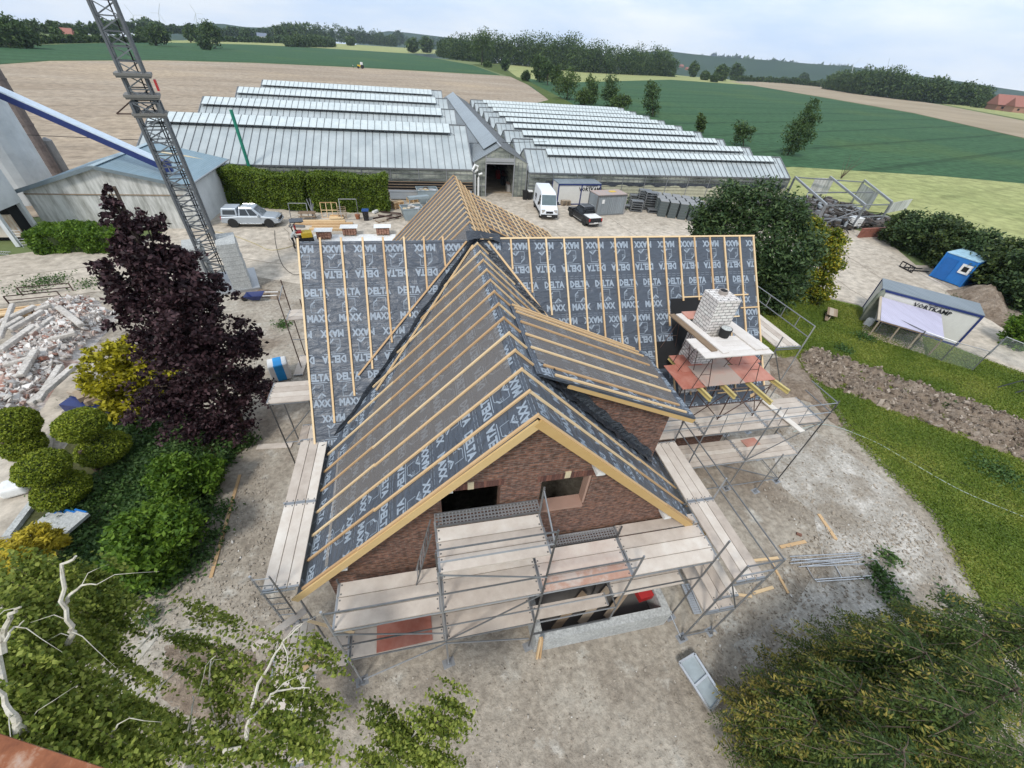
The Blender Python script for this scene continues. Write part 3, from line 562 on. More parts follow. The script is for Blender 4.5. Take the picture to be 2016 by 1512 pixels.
# back main
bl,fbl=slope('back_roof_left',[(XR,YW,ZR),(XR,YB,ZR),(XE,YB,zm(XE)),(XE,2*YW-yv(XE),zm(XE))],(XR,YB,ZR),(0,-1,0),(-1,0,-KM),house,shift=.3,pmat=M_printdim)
for i in range(13):
    a=.05+.62*i
    yy=YB-a; xl=max(XE,XR-(yy-YW)*KW/KM); e=min(L1-.05,LEN(xl)-.1)
    if e>.4: batten(bl,fbl,a,-.04,e)
O,u,v,n=fbl; q=lambda a,b_,h: O+u*a+v*b_+n*h
mb=MB(); mb.poly([q(.25,.1,.012),q(9.2,.1,.012),q(4.9,L1,.012),q(.45,L1,.012)]); mb.build('protective_netting',M_net,bl,world=True,fix=False)
br,fbr=slope('back_roof_right',[(XR,YW,ZR),(XE2,2*YW-yv(XE2),zm(XE2)),(XE2,YB,zm(XE2)),(XR,YB,ZR)],(XR,YB,ZR),(0,-1,0),(1,0,-KM),house,dots=False)
for i in range(15):
    a=.05+.62*i; yy=YB-a; xl=min(XE2,XR+(yy-YW)*KW/KM); e=min(L2-.05,LEN(xl)-.1)
    if e>.4: batten(br,fbr,a,-.02,e)
for k in range(18):
    b_=.12+.33*k; xx=XR+b_/math.sqrt(1+KM*KM); yend=YW+(xx-XR)*KM/KW
    if YB-yend<.5: break
    O,u,v,n=fbr; mb=MB(); mb.bar(O+u*0+v*b_+n*.07,O+u*(YB-yend)+v*b_+n*.07,.05,.035,up=n); mb.build('batten',M_wood,br,world=True)
# back dormer with a battened roof
BX0,BX1,BY0,BY1=2.9,7.7,18.6,24.0
zb=lambda x: zm(BX0)+.05-.46*(x-BX0)
bd,fbd=slope('back_dormer_roof',[(BX0,BY0,zb(BX0)),(BX1,BY0,zb(BX1)),(BX1,BY1,zb(BX1)),(BX0,BY1,zb(BX0))],(BX0,BY0,zb(BX0)),(0,1,0),(1,0,-.46),house,dots=False,th=.12)
LB=math.hypot(BX1-BX0,.46*(BX1-BX0)); O,u,v,n=fbd
mb=MB(); q=lambda a,b_,h: O+u*a+v*b_+n*h
mb.poly([q(0,0,.01),q(5.4,0,.01),q(5.4,LB,.01),q(0,LB,.01)]); mb.build('protective_netting',M_net,bd,world=True,fix=False)
for i in range(9): batten(bd,fbd,.05+.66*i,0,LB)
for k in range(15): mb=MB(); mb.bar(O+v*(.1+.36*k)+n*.07,O+u*5.4+v*(.1+.36*k)+n*.07,.05,.035,up=n); mb.build('batten',M_wood,bd,world=True)
mb=MB(); mb.bar((BX0+.6,BY0-.02,zb(BX0+.6)-.2),(BX1,BY0-.02,zb(BX1)-.2),.04,.12,up=(0,0,1)); mb.build('verge_trim',M_wood,bd,world=True)
mb=MB(); mb.prism([(BX0+.4,BY0+.4,zm(BX0+.4)),(7.05,BY0+.4,zm(7.05)-.2),(7.05,BY0+.4,zb(7.05)-.14),(BX0+.4,BY0+.4,zb(BX0+.4)-.14)],(0,.25,0)); mb.build('dormer_wall',M_brick,house,world=True)
# wing
xwe=XR+(YW-YE)*KW/KM
wl,fwl=slope('wing_roof_left',[(XL,YW,ZR),(XL,YE,zw(YE)),(2*XR-xwe,YE,zw(YE)),(XR,YW,ZR)],(XL,YW,ZR),(1,0,0),(0,-1,-KW),house,shift=.1,row0=.0)
LWf=(YW-YE)*math.sqrt(1+KW*KW)
batten(wl,fwl,.04,-.1,LWf-.15,jig=False)
for i in range(1,9):
    a=.04+.70*i; x=XL+a; yl=YW-KM/KW*(XR-x); e=min(LWf-.6,(YW-yl)*math.sqrt(1+KW*KW)-.55)
    if e>.25: batten(wl,fwl,a,-.12,e)
def edge_batten(o,a,b_,n,mt=None,w_=.06): mb=MB(); n=np.array(n); mb.bar(np.array(a)+n*.05,np.array(b_)+n*.05,w_,.045,up=n); mb.build('batten',mt or M_wood,o,world=True)
nW=np.array([0,-KW,1])/math.hypot(KW,1); nMl=np.array([-KM,0,1])/math.hypot(KM,1)
vl=lambda t,s:(XR-s*t*(XR+3.78),YW-t*(YW-YE),ZR-t*(ZR-zw(YE)))
edge_batten(wl,(XR-.35,YW-.05,ZR-.05),(-2.55,11.7,zw(11.7)),nW)
edge_batten(ml,(XR-.12,YW-.35,ZR-.1),(-1.9,10.95,zm(-1.9)),nMl)
cloth('loose_membrane',[vl(t/21,1) for t in range(20)],(-.50,-.35,-.1),(0,-.5,.8),wl,2,.05)
cloth('loose_membrane',[(XR-.35,YW-.1,ZR+.1),(XR-.1,YW,ZR+.16),(XR+.2,YW+.02,ZR+.14),(XR+.55,YW,ZR+.05),(XR+.9,YW,ZR+.03)],(0,.5,.1),(0,0,1),wl,7,.06)
wr,fwr=slope('wing_roof_right',[(XR,YW,ZR),(xwe,YE,zw(YE)),(XW,YE,zw(YE)),(XW,YW,ZR)],(XR,YW,ZR),(1,0,0),(0,-1,-KW),house,shift=.45)
for i in range(1,18):
    a=XW-XR-.05-.705*(17-i); x=XR+a; yl=YW-KM/KW*(x-XR)
    if a<.25: continue
    e=min(LWf-.9,(YW-yl)*math.sqrt(1+KW*KW)-.5)
    if 9.35<x<11.6 : e=min(e,2.6 if x>9.8 else 3.6)
    if e>.25: batten(wr,fwr,a,-.02,e)
    if 9.35<x<11.6: batten(wr,fwr,a,5.5,LWf-.8)
mb=MB(); O,u,v,n=fwr; mb.bar(O+u*.3-v*.03+n*.03,O+u*(XW-XR)-v*.03+n*.03,.06,.05,up=n); mb.build('batten',M_wood,wr,world=True)
for a0,a1,b_ in ((8.3,11.4,2.45),(8.3,10.9,3.35),(11.0,11.9,3.0),(8.5,11.5,5.9),(9.6,11.6,6.5)): mb=MB(); mb.bar(O+u*a0+v*b_+n*.03,O+u*a1+v*b_+n*.03,.05,.045,up=n); mb.build('batten',M_wood,wr,world=True)
mb=MB(); mb.prism([O+u*a+v*b_+n*.006 for a,b_ in ((7.75,2.5),(9.9,2.5),(9.9,5.3),(6.9,5.3),(6.9,4.2),(7.75,4.2))],n*.004); mb.build('opening_shade_panel',M_dark,wr,world=True)  # solid dark panel on the membrane; the hole's shade is its colour
edge_batten(wr,(XR+.45,YW-.05,ZR-.05),(5.6,11.75,zw(11.75)),nW,w_=.07)
cloth('loose_membrane',[vl(t/17,-1) for t in range(12)],(.5,-.3,-.1),(0,-.4,.8),wr,5,.04)
mb=MB(); mb.tube([(8.1,YE-.02,zw(YE)-.05),(XW,YE-.02,zw(YE)-.05)],.10,8); mb.build('membrane_roll',M_foild,wr,world=True)
wb,_=slope('wing_roof_back',[(XL,YW,ZR),(XR,YW,ZR),(2*XR-xwe,2*YW-YE,zw(YE)),(XL,2*YW-YE,zw(YE))],(XL,YW,ZR),(1,0,0),(0,1,-KW),house,dots=False)
wb2,_=slope('wing_roof_back',[(XR,YW,ZR),(XW,YW,ZR),(XW,2*YW-YE,zw(YE)),(xwe,2*YW-YE,zw(YE))],(XR,YW,ZR),(1,0,0),(0,1,-KW),house,dots=False)
# hanging membrane corner at the wing's foot
cloth('loose_membrane',lerp((XL+.05,YE+.02,zw(YE)-.02),(-2.9,YE+.2,zw(YE)-.2),10),(0,-.25,-.55),(0,-1,.3),wl,4,.10)
# verge boards
mb=MB()
def vb(x,s_): return np.array([x,Y0-.02-.004*s_,zm(x)-.115])
mb.bar(vb(XR+.06,0)+np.array((0,0,.058)),vb(XE-.08,0),.05,.20,up=(0,0,1)); mb.build('verge_board',M_verge,house,world=True)
mb=MB(); mb.bar(vb(XR-.03,1)+np.array((0,0,-.03)),vb(XR,1)+np.array((0,0,0)),.05,.20,up=(0,0,1)) if False else mb.bar(vb(XR-.0,1),vb(XE2+.08,1),.05,.20,up=(0,0,1)); mb.build('verge_board',M_verge,house,world=True)
# soffit under the verge
mb=MB(); mb.prism([(XE,Y0+.01,zm(XE)-.14),(XR,Y0+.01,ZR-.14),(XE2,Y0+.01,zm(XE2)-.14),(XE2,Y0+.01,zm(XE2)-.17),(XR,Y0+.01,ZR-.17),(XE,Y0+.01,zm(XE)-.17)],(0,.5,0)); mb.build('soffit',M_verge,house,world=True)
# gable wall with two windows
XA,XB_,YG=-3.25,7.15,5.75
zt=lambda x: zm(x)-.19
def wallpoly(mb,pts): mb.prism([(x,YG,z) for x,z in pts],(0,.3,0))
w1=(-.05,1.40,5.2,6.66); w2=(2.45,3.80,5.32,6.58)
mb=MB()
xs=[XA,w1[0],w1[1],w2[0],w2[1],XB_]
for a,b_ in ((XA,w1[0]),(w1[1],XR)): wallpoly(mb,[(a,0),(b_,0),(b_,zt(b_)),(a,zt(a))])
for a,b_ in ((XR,w2[0]),(w2[1],XB_)): wallpoly(mb,[(a,0),(b_,0),(b_,zt(b_)),(a,zt(a))])
for x0,x1,z0,z1 in (w1,w2):
    wallpoly(mb,[(x0,0),(x1,0),(x1,z0),(x0,z0)]); wallpoly(mb,[(x0,z1),(x1,z1),(x1,zt(x1)),(x0,zt(x0))])
mb.mm((XA,YG+.3,0),(XA+.3,YB-.5,3.9)); mb.mm((XB_-.3,YG+.3,0),(XB_,YB-.5,3.9))
for x0,x1 in ((XL+.45,XA),(XB_,XW-.45)): mb.mm((x0,YE+.75,0),(x1,YE+1.05,4.0)); mb.mm((x0,2*YW-YE-1.05,0),(x1,2*YW-YE-.75,4.0))
for x in (XL+.45,XW-.75): mb.prism([(x,YE+1.05,0),(x,2*YW-YE-1.05,0),(x,2*YW-YE-1.05,4.4),(x,YW,zw(YW)-.3),(x,YE+1.05,4.4)],(.3,0,0))
mb.prism([(XA,YB-.5,0),(XB_,YB-.5,0),(XB_,YB-.5,zt(XB_)),(XR,YB-.5,zt(XR)),(XA,YB-.5,zt(XA))],(0,.3,0))
mb.build('wall',M_brick,house,world=True)
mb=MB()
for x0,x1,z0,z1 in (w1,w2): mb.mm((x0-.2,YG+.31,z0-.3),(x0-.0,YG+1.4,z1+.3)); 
mb.mm((-.1,YG+1.5,4.6),(4.0,YG+1.55,6.7)); mb.build('dark_light_stop',M_dark,house,world=True)  # added near-black backing that stops light and keeps the windows dark
for (x0,x1,z0,z1) in (w1,w2):
    mb=MB(); x=x0-.12
    while x<x1+.05: mb.box((x+.035,YG-.004,z1+.115),(.062,.02,.22)); x+=.072
    mb.build('lintel',tintmat('lintel_brick',[(0,(.09,.045,.04)),(1,(.20,.09,.065))],.85),house,world=True)
mb=MB(); mb.box((.67,YG-.012,6.80),(.15,.03,.26)); mb.build('keystone',M_cream,house,world=True)
mb=MB(); mb.box((3.1,YG-.012,6.74),(.15,.03,.24)); mb.build('keystone',M_cream,house,world=True)
fr=MB()
x0,x1,z0,z1=w2; fr.mm((x1-.07,YG+.02,z0),(x1-.01,YG+.28,z1)); fr.mm((x0-.02,YG-.06,z0-.06),(x1-.07,YG+.30,z0+.02)); fr.build('window_sill',tintmat('sill_board',[(0,(.33,.2,.15)),(1,(.42,.28,.22))],.8,.6),house,world=True)
for x,z in ((.12,7.12),(XR,8.93),(3.78,7.05),(6.45,4.45),(-2.62,4.42)):
    mb=MB(); mb.prism([(x-.11,Y0+.06,z+.10),(x+.11,Y0+.06,z+.10),(x+.11,Y0+.06,z-.02),(x-.11,Y0+.06,z-.02)],(0,.36,0)); mb.prism([(x-.07,Y0+.14,z-.02),(x+.07,Y0+.14,z-.02),(x+.07,Y0+.14,z-.12),(x-.07,Y0+.14,z-.12)],(0,.28,0)); mb.build('rafter_bracket',M_white,house,world=True)
# chimney
mb=MB(); CX0,CX1,CY0_,CY1_=9.78,10.66,10.62,11.5
mb.mm((CX0,CY0_,3.9),(CX1,CY1_,8.62)); ch=mb.build('chimney',M_white_brick,house,world=True)
mb=MB(); mb.tube([(10.28,11.16,8.55),(10.28,11.16,8.74)],.16,16); mb.build('chimney_flue',plain('flue_clay',(.32,.28,.25),.8),ch,world=True)
mb=MB(); mb.tube([(10.28,11.16,8.741),(10.28,11.16,8.745)],.125,16); mb.build('flue_hole',M_dark,ch,world=True)
mb=MB()
for i in range(3):
    for j in range(2):
        for s in (0,1): mb.box((CX0+.12+.31*i,(CY0_+.09 if j==0 else CY1_-.09),8.622),(.05,.035,.006))
mb.build('brick_holes',M_dark,ch,world=True)
# ================================================================== SCAFFOLDS
def pole(t,x,y,z0,z1,lean=None):
    mb=MB(); mb.tube([(x,y,z0+.02),(x,y,z1)],.028,7); o=mb.build('standard',M_steel,t,world=True)
    if z0<.5: b=MB(); b.box((x,y,z0+.02),(.16,.16,.015)); b.tube([(x,y,z0+.02),(x,y,z0+.35)],.018,6); b.box((x,y,z0-.01),(.36,.26,.05),.2,.8); b.build('base_plate',M_steel,o,world=True)
def rail(t,a,b_,name='guard_rail',r=.022): mb=MB(); mb.tube([a,b_],r,6); mb.build(name,M_steel,t,world=True)
def boards(t,x0,x1,y0,y1,z,n,axis,name='deck_board',m=None,tints=None):
    """n planks filling the rectangle, running along axis"""
    for i in range(n):
        mb=MB(); tn=random.uniform(.3,.85) if tints is None else tints
        if axis=='x':
            w_=(y1-y0)/n; yc=y0+w_*(i+.5); j=random.uniform(-.02,.02); mb.box(((x0+x1)/2+j,yc,z),(x1-x0-.05,w_-.022,.045),0,tn)
            ends=[(x0+.03+j,yc,0),(x1-.03+j,yc,0)]; sz=(.05,w_-.03,.05); hs=[(x0+.09+j,yc+s*w_*.3) for s in(-1,1)]+[(x1-.09+j,yc+s*w_*.3) for s in(-1,1)]
        else:
            w_=(x1-x0)/n; xc=x0+w_*(i+.5); j=random.uniform(-.02,.02); mb.box((xc,(y0+y1)/2+j,z),(w_-.022,y1-y0-.05,.045),0,tn)
            ends=[(xc,y0+.03+j,0),(xc,y1-.03+j,0)]; sz=(w_-.03,.05,.05); hs=[(xc+s*w_*.3,y0+.09+j) for s in(-1,1)]+[(xc+s*w_*.3,y1-.09+j) for s in(-1,1)]
        mb.mi=1
        for q in ends: mb.box((q[0],q[1],z+.001),sz,0,.6)
        for q in hs: mb.tube([(q[0],q[1],z+.022),(q[0],q[1],z+.027)],.022,8,.1)
        mb.build(name,[m or M_deck,M_steel],t,world=True)
def grate(t,x0,x1,y0,y1,z):
    mb=MB(); mb.box(((x0+x1)/2,y0+.015,z),(x1-x0,.03,.07)); mb.box(((x0+x1)/2,y1-.015,z),(x1-x0,.03,.07))
    n=int((x1-x0)/.085)
    for i in range(n+1): mb.box((x0+(x1-x0)*i/n,(y0+y1)/2,z+.01),(.03,y1-y0,.02),0,.9)
    for k in range(1,4): mb.box(((x0+x1)/2,y0+(y1-y0)*k/4,z+.012),(x1-x0,.035,.02),0,.7)
    mb.build('steel_grate',M_steel,t,world=True)
FX=[-2.8,-.23,2.34,4.91,7.4]; YO,YI=4.15,5.28
sc=thing('scaffold','steel scaffold with pale timber decks across the front brick gable','scaffold',(2.3,4.7,0))
tops=[5.15,6.1,7.05,5.1,5.1]; topi=[4.2,6.2,7.0,4.6,4.2]
for x,a,b_ in zip(FX,tops,topi): pole(sc,x,YO,0,a); pole(sc,x,YI,0,b_)
for i in range(4):
    for z in (2.,4.):
        if z==2 and i==3: continue
        for y in (YO,YI): rail(sc,(FX[i],y,z-.06),(FX[i+1],y,z-.06),'ledger')
for x in FX:
    for z in (2,4): rail(sc,(x,YO,z-.05),(x,YI,z-.05),'transom',.025)
for i in range(4): boards(sc,FX[i],FX[i+1]+(.2 if i==3 else 0),YO,YI,4.,3,'x',m=M_deckst if i==2 else None)
for i in range(2): boards(sc,FX[i],FX[i+1],YO,YI-.1,2.,3,'x')
boards(sc,FX[2],FX[3]-.2,YO+.05,YO+.45,2.,1,'x'); boards(sc,FX[2],FX[3]-.1,YO+.72,YI,2.03,2,'x'); boards(sc,FX[3],FX[4],YO+.25,YI-.1,2.02,2,'x')
boards(sc,FX[3]+.02,FX[4]+.2,YI+.02,YI+.36,4.02,1,'x')
grate(sc,FX[2],FX[3],YI+.02,YI+.34,4.); boards(sc,FX[1],FX[2],YO,YI-.06,6.,3,'x'); grate(sc,FX[1],FX[2],YI-.02,YI+.34,6.)
for z in (6.5,7.): rail(sc,(FX[1],YO,z),(FX[2],YO,z))
for y in (YO,): 
    for z in (4.5,5.): rail(sc,(FX[2],y,z),(FX[3],y,z))
rail(sc,(FX[0],YO,5.),(FX[1],YO,5.),r=.024); rail(sc,(FX[0],YO,3.),(FX[1],YO,3.)); rail(sc,(FX[1],YO,3.),(FX[2],YO,3.)); rail(sc,(FX[1],YO,4.95),(FX[2],YO,4.95))
rail(sc,(FX[2],YO,3.),(FX[3],YO,3.)); rail(sc,(FX[2],YO,1.),(FX[3],YO,1.)); rail(sc,(FX[3],YO,3.),(FX[4],YO,3.))
rail(sc,(FX[1],YO-.03,6.),(FX[2],YO-.03,4.95),'diagonal_brace'); rail(sc,(FX[1],YO-.03,2.),(FX[2],YO-.03,4.),'diagonal_brace'); rail(sc,(FX[0],YO-.03,3.9),(FX[1],YO-.03,2.6),'diagonal_brace'); rail(sc,(FX[1],YO-.05,1.9),(FX[2]-.1,YO-.05,.9),'diagonal_brace'); rail(sc,(FX[0]+.1,YO-.05,.3),(FX[1],YO-.05,1.9),'diagonal_brace')
rail(sc,(FX[1],YO,6.),(FX[1],YO,6.9),'standard'); rail(sc,(FX[2],YO,6.5),(FX[2],YI,6.9)); 
mb=MB(); mb.box((-1.35,4.52,2.04),(1.5,.68,.018),.03,.15); tag(mb and one('formwork_sheet',M_deckred,mb,'red plywood sheet lying on the lower deck of the front scaffold','plywood sheet'))
# ladder leaning between the decks
def ladder(name,a,b_,label,w_=.38,side=(0,1,0),n=9,m=None):
    a=np.array(a,float);b_=np.array(b_,float);s=np.array(side,float)*w_/2; t=thing(name,label,'ladder',a)
    for k in(-1,1): mb=MB(); mb.tube([a+s*k,b_+s*k],.02,6); mb.build('rail',m or M_steel,t,world=True)
    for i in range(1,n): p=a+(b_-a)*i/n; mb=MB(); mb.tube([p-s,p+s],.014,6); mb.build('rung',m or M_steel,t,world=True)
ladder('ladder',(-.85,YI-.2,4.03),(-.33,YI-.05,6.1),'grey ladder leaning between the main deck and the top deck')
# right-hand scaffold
RX0,RX1=7.62,8.58; RY=[3.46,6.03,8.55]
s2=thing('scaffold','narrow scaffold with long planks running back along the right eaves','scaffold',(8.1,6,0))
for y,zt_ in zip(RY,(5.1,5.1,5.1)): pole(s2,RX1,y,0,zt_); 
pole(s2,RX0-.15,RY[0],0,5.1); pole(s2,RX0,RY[1],0,3.95); pole(s2,RX0,RY[2],0,3.9)
for z in (2,4): 
    for y in RY: rail(s2,(RX0-.1,y,z-.05),(RX1,y,z-.05),'transom',.025)
for i in range(2): boards(s2,RX0,RX1-.03,RY[i],RY[i+1],4.05,3,'y')
for z in (4.55,5.05): rail(s2,(RX1,RY[0],z),(RX1,RY[2],z))
rail(s2,(RX0-.1,RY[0],5.05),(RX1,RY[0],5.05)); rail(s2,(RX0-.1,RY[0],4.5),(RX1,RY[0],4.5)); rail(s2,(RX0-.12,RY[0],.15),(RX1,RY[0],.15),'ledger')
boards(s2,RX0-.25,RX1-.35,RY[0],5.2,3.0,3,'y'); boards(s2,RX0-.1,RX1-.02,RY[0]+.02,5.0,2.0,2,'y')
rail(s2,(RX1,RY[0],2),(RX0-.1,RY[0],4),'diagonal_brace'); rail(s2,(RX1,RY[2],3),(RX1,RY[2]-.1,.3),'standard')
mb=MB()
for k in range(4):
    z=.05+.09*k; d=.02*k
    for a,b_ in (((8.95+d,5.4),(8.95+d,7.2)),((9.8+d,5.35),(9.8+d,7.25)),((8.95+d,5.4),(9.8+d,5.35)),((8.95+d,7.2),(9.8+d,7.25))): mb.tube([(a[0],a[1],z),(b_[0],b_[1],z)],.028,6)
one('steel_frame_stack',M_steel,mb,'stack of rectangular galvanised frames lying beside the right-hand scaffold','steel frames')
# rear right scaffold in front of the wing
s3=thing('scaffold','wide two-level scaffold in front of the right wing under the chimney platform','scaffold',(12.7,9.4,0))
QX=[9.9,12.72,15.4]; QY0,QY1=8.68,10.05
for x in QX: pole(s3,x,QY0,0,5.1); pole(s3,x,QY1,0,3.9)
pole(s3,7.9,QY0,2.,5.1); pole(s3,14.0,QY0-.35,0,2.6)
for z in (2,4):
    for x in QX: rail(s3,(x,QY0,z-.05),(x,QY1,z-.05),'transom',.025)
    rail(s3,(QX[0],QY0,z-.06),(QX[2],QY0,z-.06),'ledger')
boards(s3,7.5,QX[0],QY0,QY1+.1,4.,5,'x'); boards(s3,QX[0],QX[1],QY0,QY1+.1,4.,5,'x'); boards(s3,QX[1],QX[2]-.1,QY0,QY1+.1,4.,5,'x')
boards(s3,QX[0],QX[1],QY0,QY1-.2,2.,5,'x'); boards(s3,QX[1],QX[2],QY0,QY1-.2,2.,5,'x')
for z in (4.5,5.0): rail(s3,(7.9,QY0,z),(QX[2],QY0,z)); rail(s3,(QX[2],QY0,z),(QX[2],QY1,z))
rail(s3,(QX[0],QY0,.2),(QX[2],QY0,.2),'ledger'); rail(s3,(QX[1],QY1,.2),(QX[2],QY1,.2),'ledger'); rail(s3,(QX[2],QY0,.2),(QX[2],QY1,.2),'ledger'); rail(s3,(QX[1],QY1,.2),(QX[2],QY0,.2),'diagonal_brace'); rail(s3,(QX[1],QY0,2),(QX[2],QY0,4),'diagonal_brace')
for x in (10.6,11.4,13.2,14.2): rail(s3,(x,QY0,4.05),(x-.05,QY0+.05,5.0),'standard',.014)
mb=MB(); mb.box((13.6,9.55,2.05),(.75,.4,.018),.1,.5); one('formwork_sheet',M_deckred,mb,'small orange-red sheet lying on the lower deck of the right wing scaffold','plywood sheet')
# chimney platform
RZ_=5.92
M_yb=plain('yellow_beam',(.52,.42,.17),.5)
M_gt=plain('grey_trim',(.16,.20,.22),.5)
cs=thing('support_frame','rust-red tubular shoring frame holding up the chimney platform','shoring frame',(11,9.4,4.03))
for x in (9.35,10.9,12.5):
    for y in (9.35,10.1): mb=MB(); mb.tube([(x,y,4.04),(x,y,RZ_-.22)],.024,6); mb.build('standard',M_steelrust,cs,world=True)
for a,b_ in (((9.35,9.35,4.1),(10.9,9.35,5.6)),((10.9,9.35,4.1),(9.35,9.35,5.6)),((10.9,9.35,4.1),(12.5,9.35,5.6)),((12.5,9.35,4.1),(10.9,9.35,5.6)),((9.35,9.35,4.9),(12.5,9.35,4.9)),((9.35,9.35,5.66),(12.5,9.35,5.66)),((12.5,9.35,4.2),(12.5,10.1,5.5)),((9.35,9.35,4.3),(9.35,10.1,5.5))): mb=MB(); mb.tube([a,b_],.02,6); mb.build('brace',M_steelrust,cs,world=True)
for k,(x,dx) in enumerate(((9.35,.12),(10.35,.1),(11.45,.15),(12.45,.25))):
    t=thing('formwork_beam',None,None,(x,9,RZ_-.12))
    lab=['first','second','third','fourth'][k]
    tag(t,f'{lab} yellow H-section beam from the left under the red chimney platform','beam','yellow beams under the platform')
    a=np.array((x-dx,11.3,RZ_-.12)); b_=np.array((x+dx,8.75-(.45 if k==2 else 0),RZ_-.12))
    for dz,w_,h_ in ((.07,.09,.035),(0,.035,.12),(-.07,.09,.035)):
        mb=MB(); o_=np.array((0,0,dz)); mb.bar(a+o_,b_+o_,w_,h_,up=(0,0,1)); mb.build('flange' if dz else 'web',M_yb,t,world=True)
sheets=[((8.65,9.3),(9.55,10.7),.0),((9.15,10.2),(10.2,11.25),.02),((9.55,9.3),(11.2,10.5),.04),((11.2,9.35),(12.55,10.4),.02),((10.2,10.5),(12.0,11.2),.0),((11.4,10.4),(12.75,11.2),.04)]
for i,((x0,y0),(x1,y1),dz) in enumerate(sheets):
    mb=MB(); mb.box(((x0+x1)/2,(y0+y1)/2,RZ_+dz-.02),(x1-x0,y1-y0,.018),random.uniform(-.02,.02),[.1,.15,.95,.3,.9,.2][i])
    one('formwork_sheet',M_deckred,mb,['red sheet at the left corner of the chimney platform','red sheet at the back left of the chimney platform','mortar-grey sheet at the front middle of the chimney platform','reddish sheet at the front right of the chimney platform','dusty grey sheet beside the chimney foot','faded red sheet at the back right of the chimney platform'][i],'plywood sheet','sheets of the chimney platform')
TZ=7.36
M_mp=tintmat('mortar_plank',[(0,(.34,.29,.25)),(.5,(.55,.50,.45)),(1,(.68,.64,.6))],.85,.9,2.5)
def trestle(x,y,label):
    t=thing('trestle',label,'trestle',(x,y,RZ_+.02),group='trestles carrying the upper platform')
    mb=MB(); mb.bar((x,y-.55,TZ-.07),(x,y+.55,TZ-.07),.05,.05); mb.build('crossbar',M_steel,t,world=True)
    for sy in(-1,1):
        for sx in(-1,1): mb=MB(); mb.tube([(x,y+sy*.42,TZ-.1),(x+sx*.33,y+sy*.5,RZ_+.03)],.014,5); mb.build('leg',M_steelrust,t,world=True)
        mb=MB(); mb.tube([(x-.2,y+sy*.46,RZ_+.6),(x+.2,y+sy*.46,RZ_+.6)],.011,5); mb.build('stay',M_steelrust,t,world=True)
for x,y,l in ((9.3,9.75,'front left trestle on the red platform'),(11.3,9.8,'front right trestle on the red platform'),(9.4,11.3,'trestle behind the chimney on the left'),(11.1,11.3,'trestle behind the chimney on the right')): trestle(x,y,l)
P_=[((8.85,9.28,TZ),(11.5,9.28,TZ),.28,.8),((8.85,9.57,TZ),(11.5,9.57,TZ),.28,.9),((8.8,9.86,TZ),(11.5,9.86,TZ),.28,.75),((8.8,10.15,TZ),(11.4,10.15,TZ),.28,.85),
 ((9.10,11.9,TZ+.05),(9.38,9.45,TZ+.05),.24,.05),((9.40,11.9,TZ+.05),(9.72,9.3,TZ+.05),.26,.85),((10.80,11.4,TZ+.05),(11.05,9.35,TZ+.05),.28,.7),((11.08,11.3,TZ+.05),(11.33,9.35,TZ+.05),.26,.8),((9.55,11.72,TZ+.09),(10.4,11.72,TZ+.09),.5,.5)]
PL_=['front plank','second plank from the front','third plank from the front','fourth plank from the front','brown plank left of the chimney','pale plank left of the chimney','plank right of the chimney','outermost plank right of the chimney','reddish sheet behind the chimney']
for (a,b_,w_,tn),l in zip(P_,PL_):
    mb=MB(); mb.bar(a,b_,w_,.04,tn,up=(0,0,1)); one('scaffold_plank',M_woodold if tn<.1 else M_deckred if 'sheet' in l else M_mp,mb,l+' on the upper chimney platform','plank','planks round the chimney')
bk=thing('mortar_bucket','black mortar bucket standing on the planks in front of the chimney','bucket',(10.28,10.3,TZ+.03))
mb=MB(); n_=18; 
mb.tube([(10.28,10.3,TZ+.03),(10.28,10.3,TZ+.36)],[.17,.21],n_,cap=True); mb.build('pail',M_rubber,bk,world=True)
mb=MB(); mb.tube([(10.28,10.3,TZ+.361),(10.28,10.3,TZ+.365)],.185,n_); mb.build('mortar',M_concrete,bk,world=True)
def plank(px0,px1,z0,z1,w_,label,name='timber_plank',m=None,h=.04,tn=None,group=None,z=True):
    a=P(px0[0],px0[1],z0);b_=P(px1[0],px1[1],z1); mb=MB(); mb.bar(a,b_,w_,h,tn,up=(0,0,1)); return one(name,m or M_wood,mb,label,'plank',group)
plank((1500,785),(1580,850),4.1,4.1,.26,'long pale plank laid diagonally over the right wing scaffold deck',m=M_deck,tn=.95)
mb=MB(); mb.bar((13.2,10.3,4.1),(13.9,13.0,5.6),.2,.05,.4,up=(0,0,1)); one('timber_plank',M_wood,mb,'timber beam rising from the deck to the right end of the wing','plank')
# scaffold along the right gable of the wing
s4=thing('scaffold','high scaffold deck with double guard rail behind the right wing gable','scaffold',(15.4,13.5,0))
for x,y in ((16.1,11.75),(16.1,15.6)): pole(s4,x,y,0,6.55)
pole(s4,14.75,11.75,0,6.1); pole(s4,14.75,15.6,0,5.5)
boards(s4,14.8,16.05,11.75,15.6,5.5,4,'y'); 
for z in (6.0,6.55): rail(s4,(16.1,11.75,z),(16.1,17.2,z))
for y in (12.6,13.5,14.5): rail(s4,(16.1,y,6.0),(16.1,y,6.55),'rail_post')
rail(s4,(14.75,11.75,5.42),(16.1,11.75,5.42),'transom',.03); rail(s4,(16.1,11.75,3.5),(14.75,11.75,5.4),'diagonal_brace'); rail(s4,(16.1,11.75,2.),(14.75,11.75,2.),'transom')
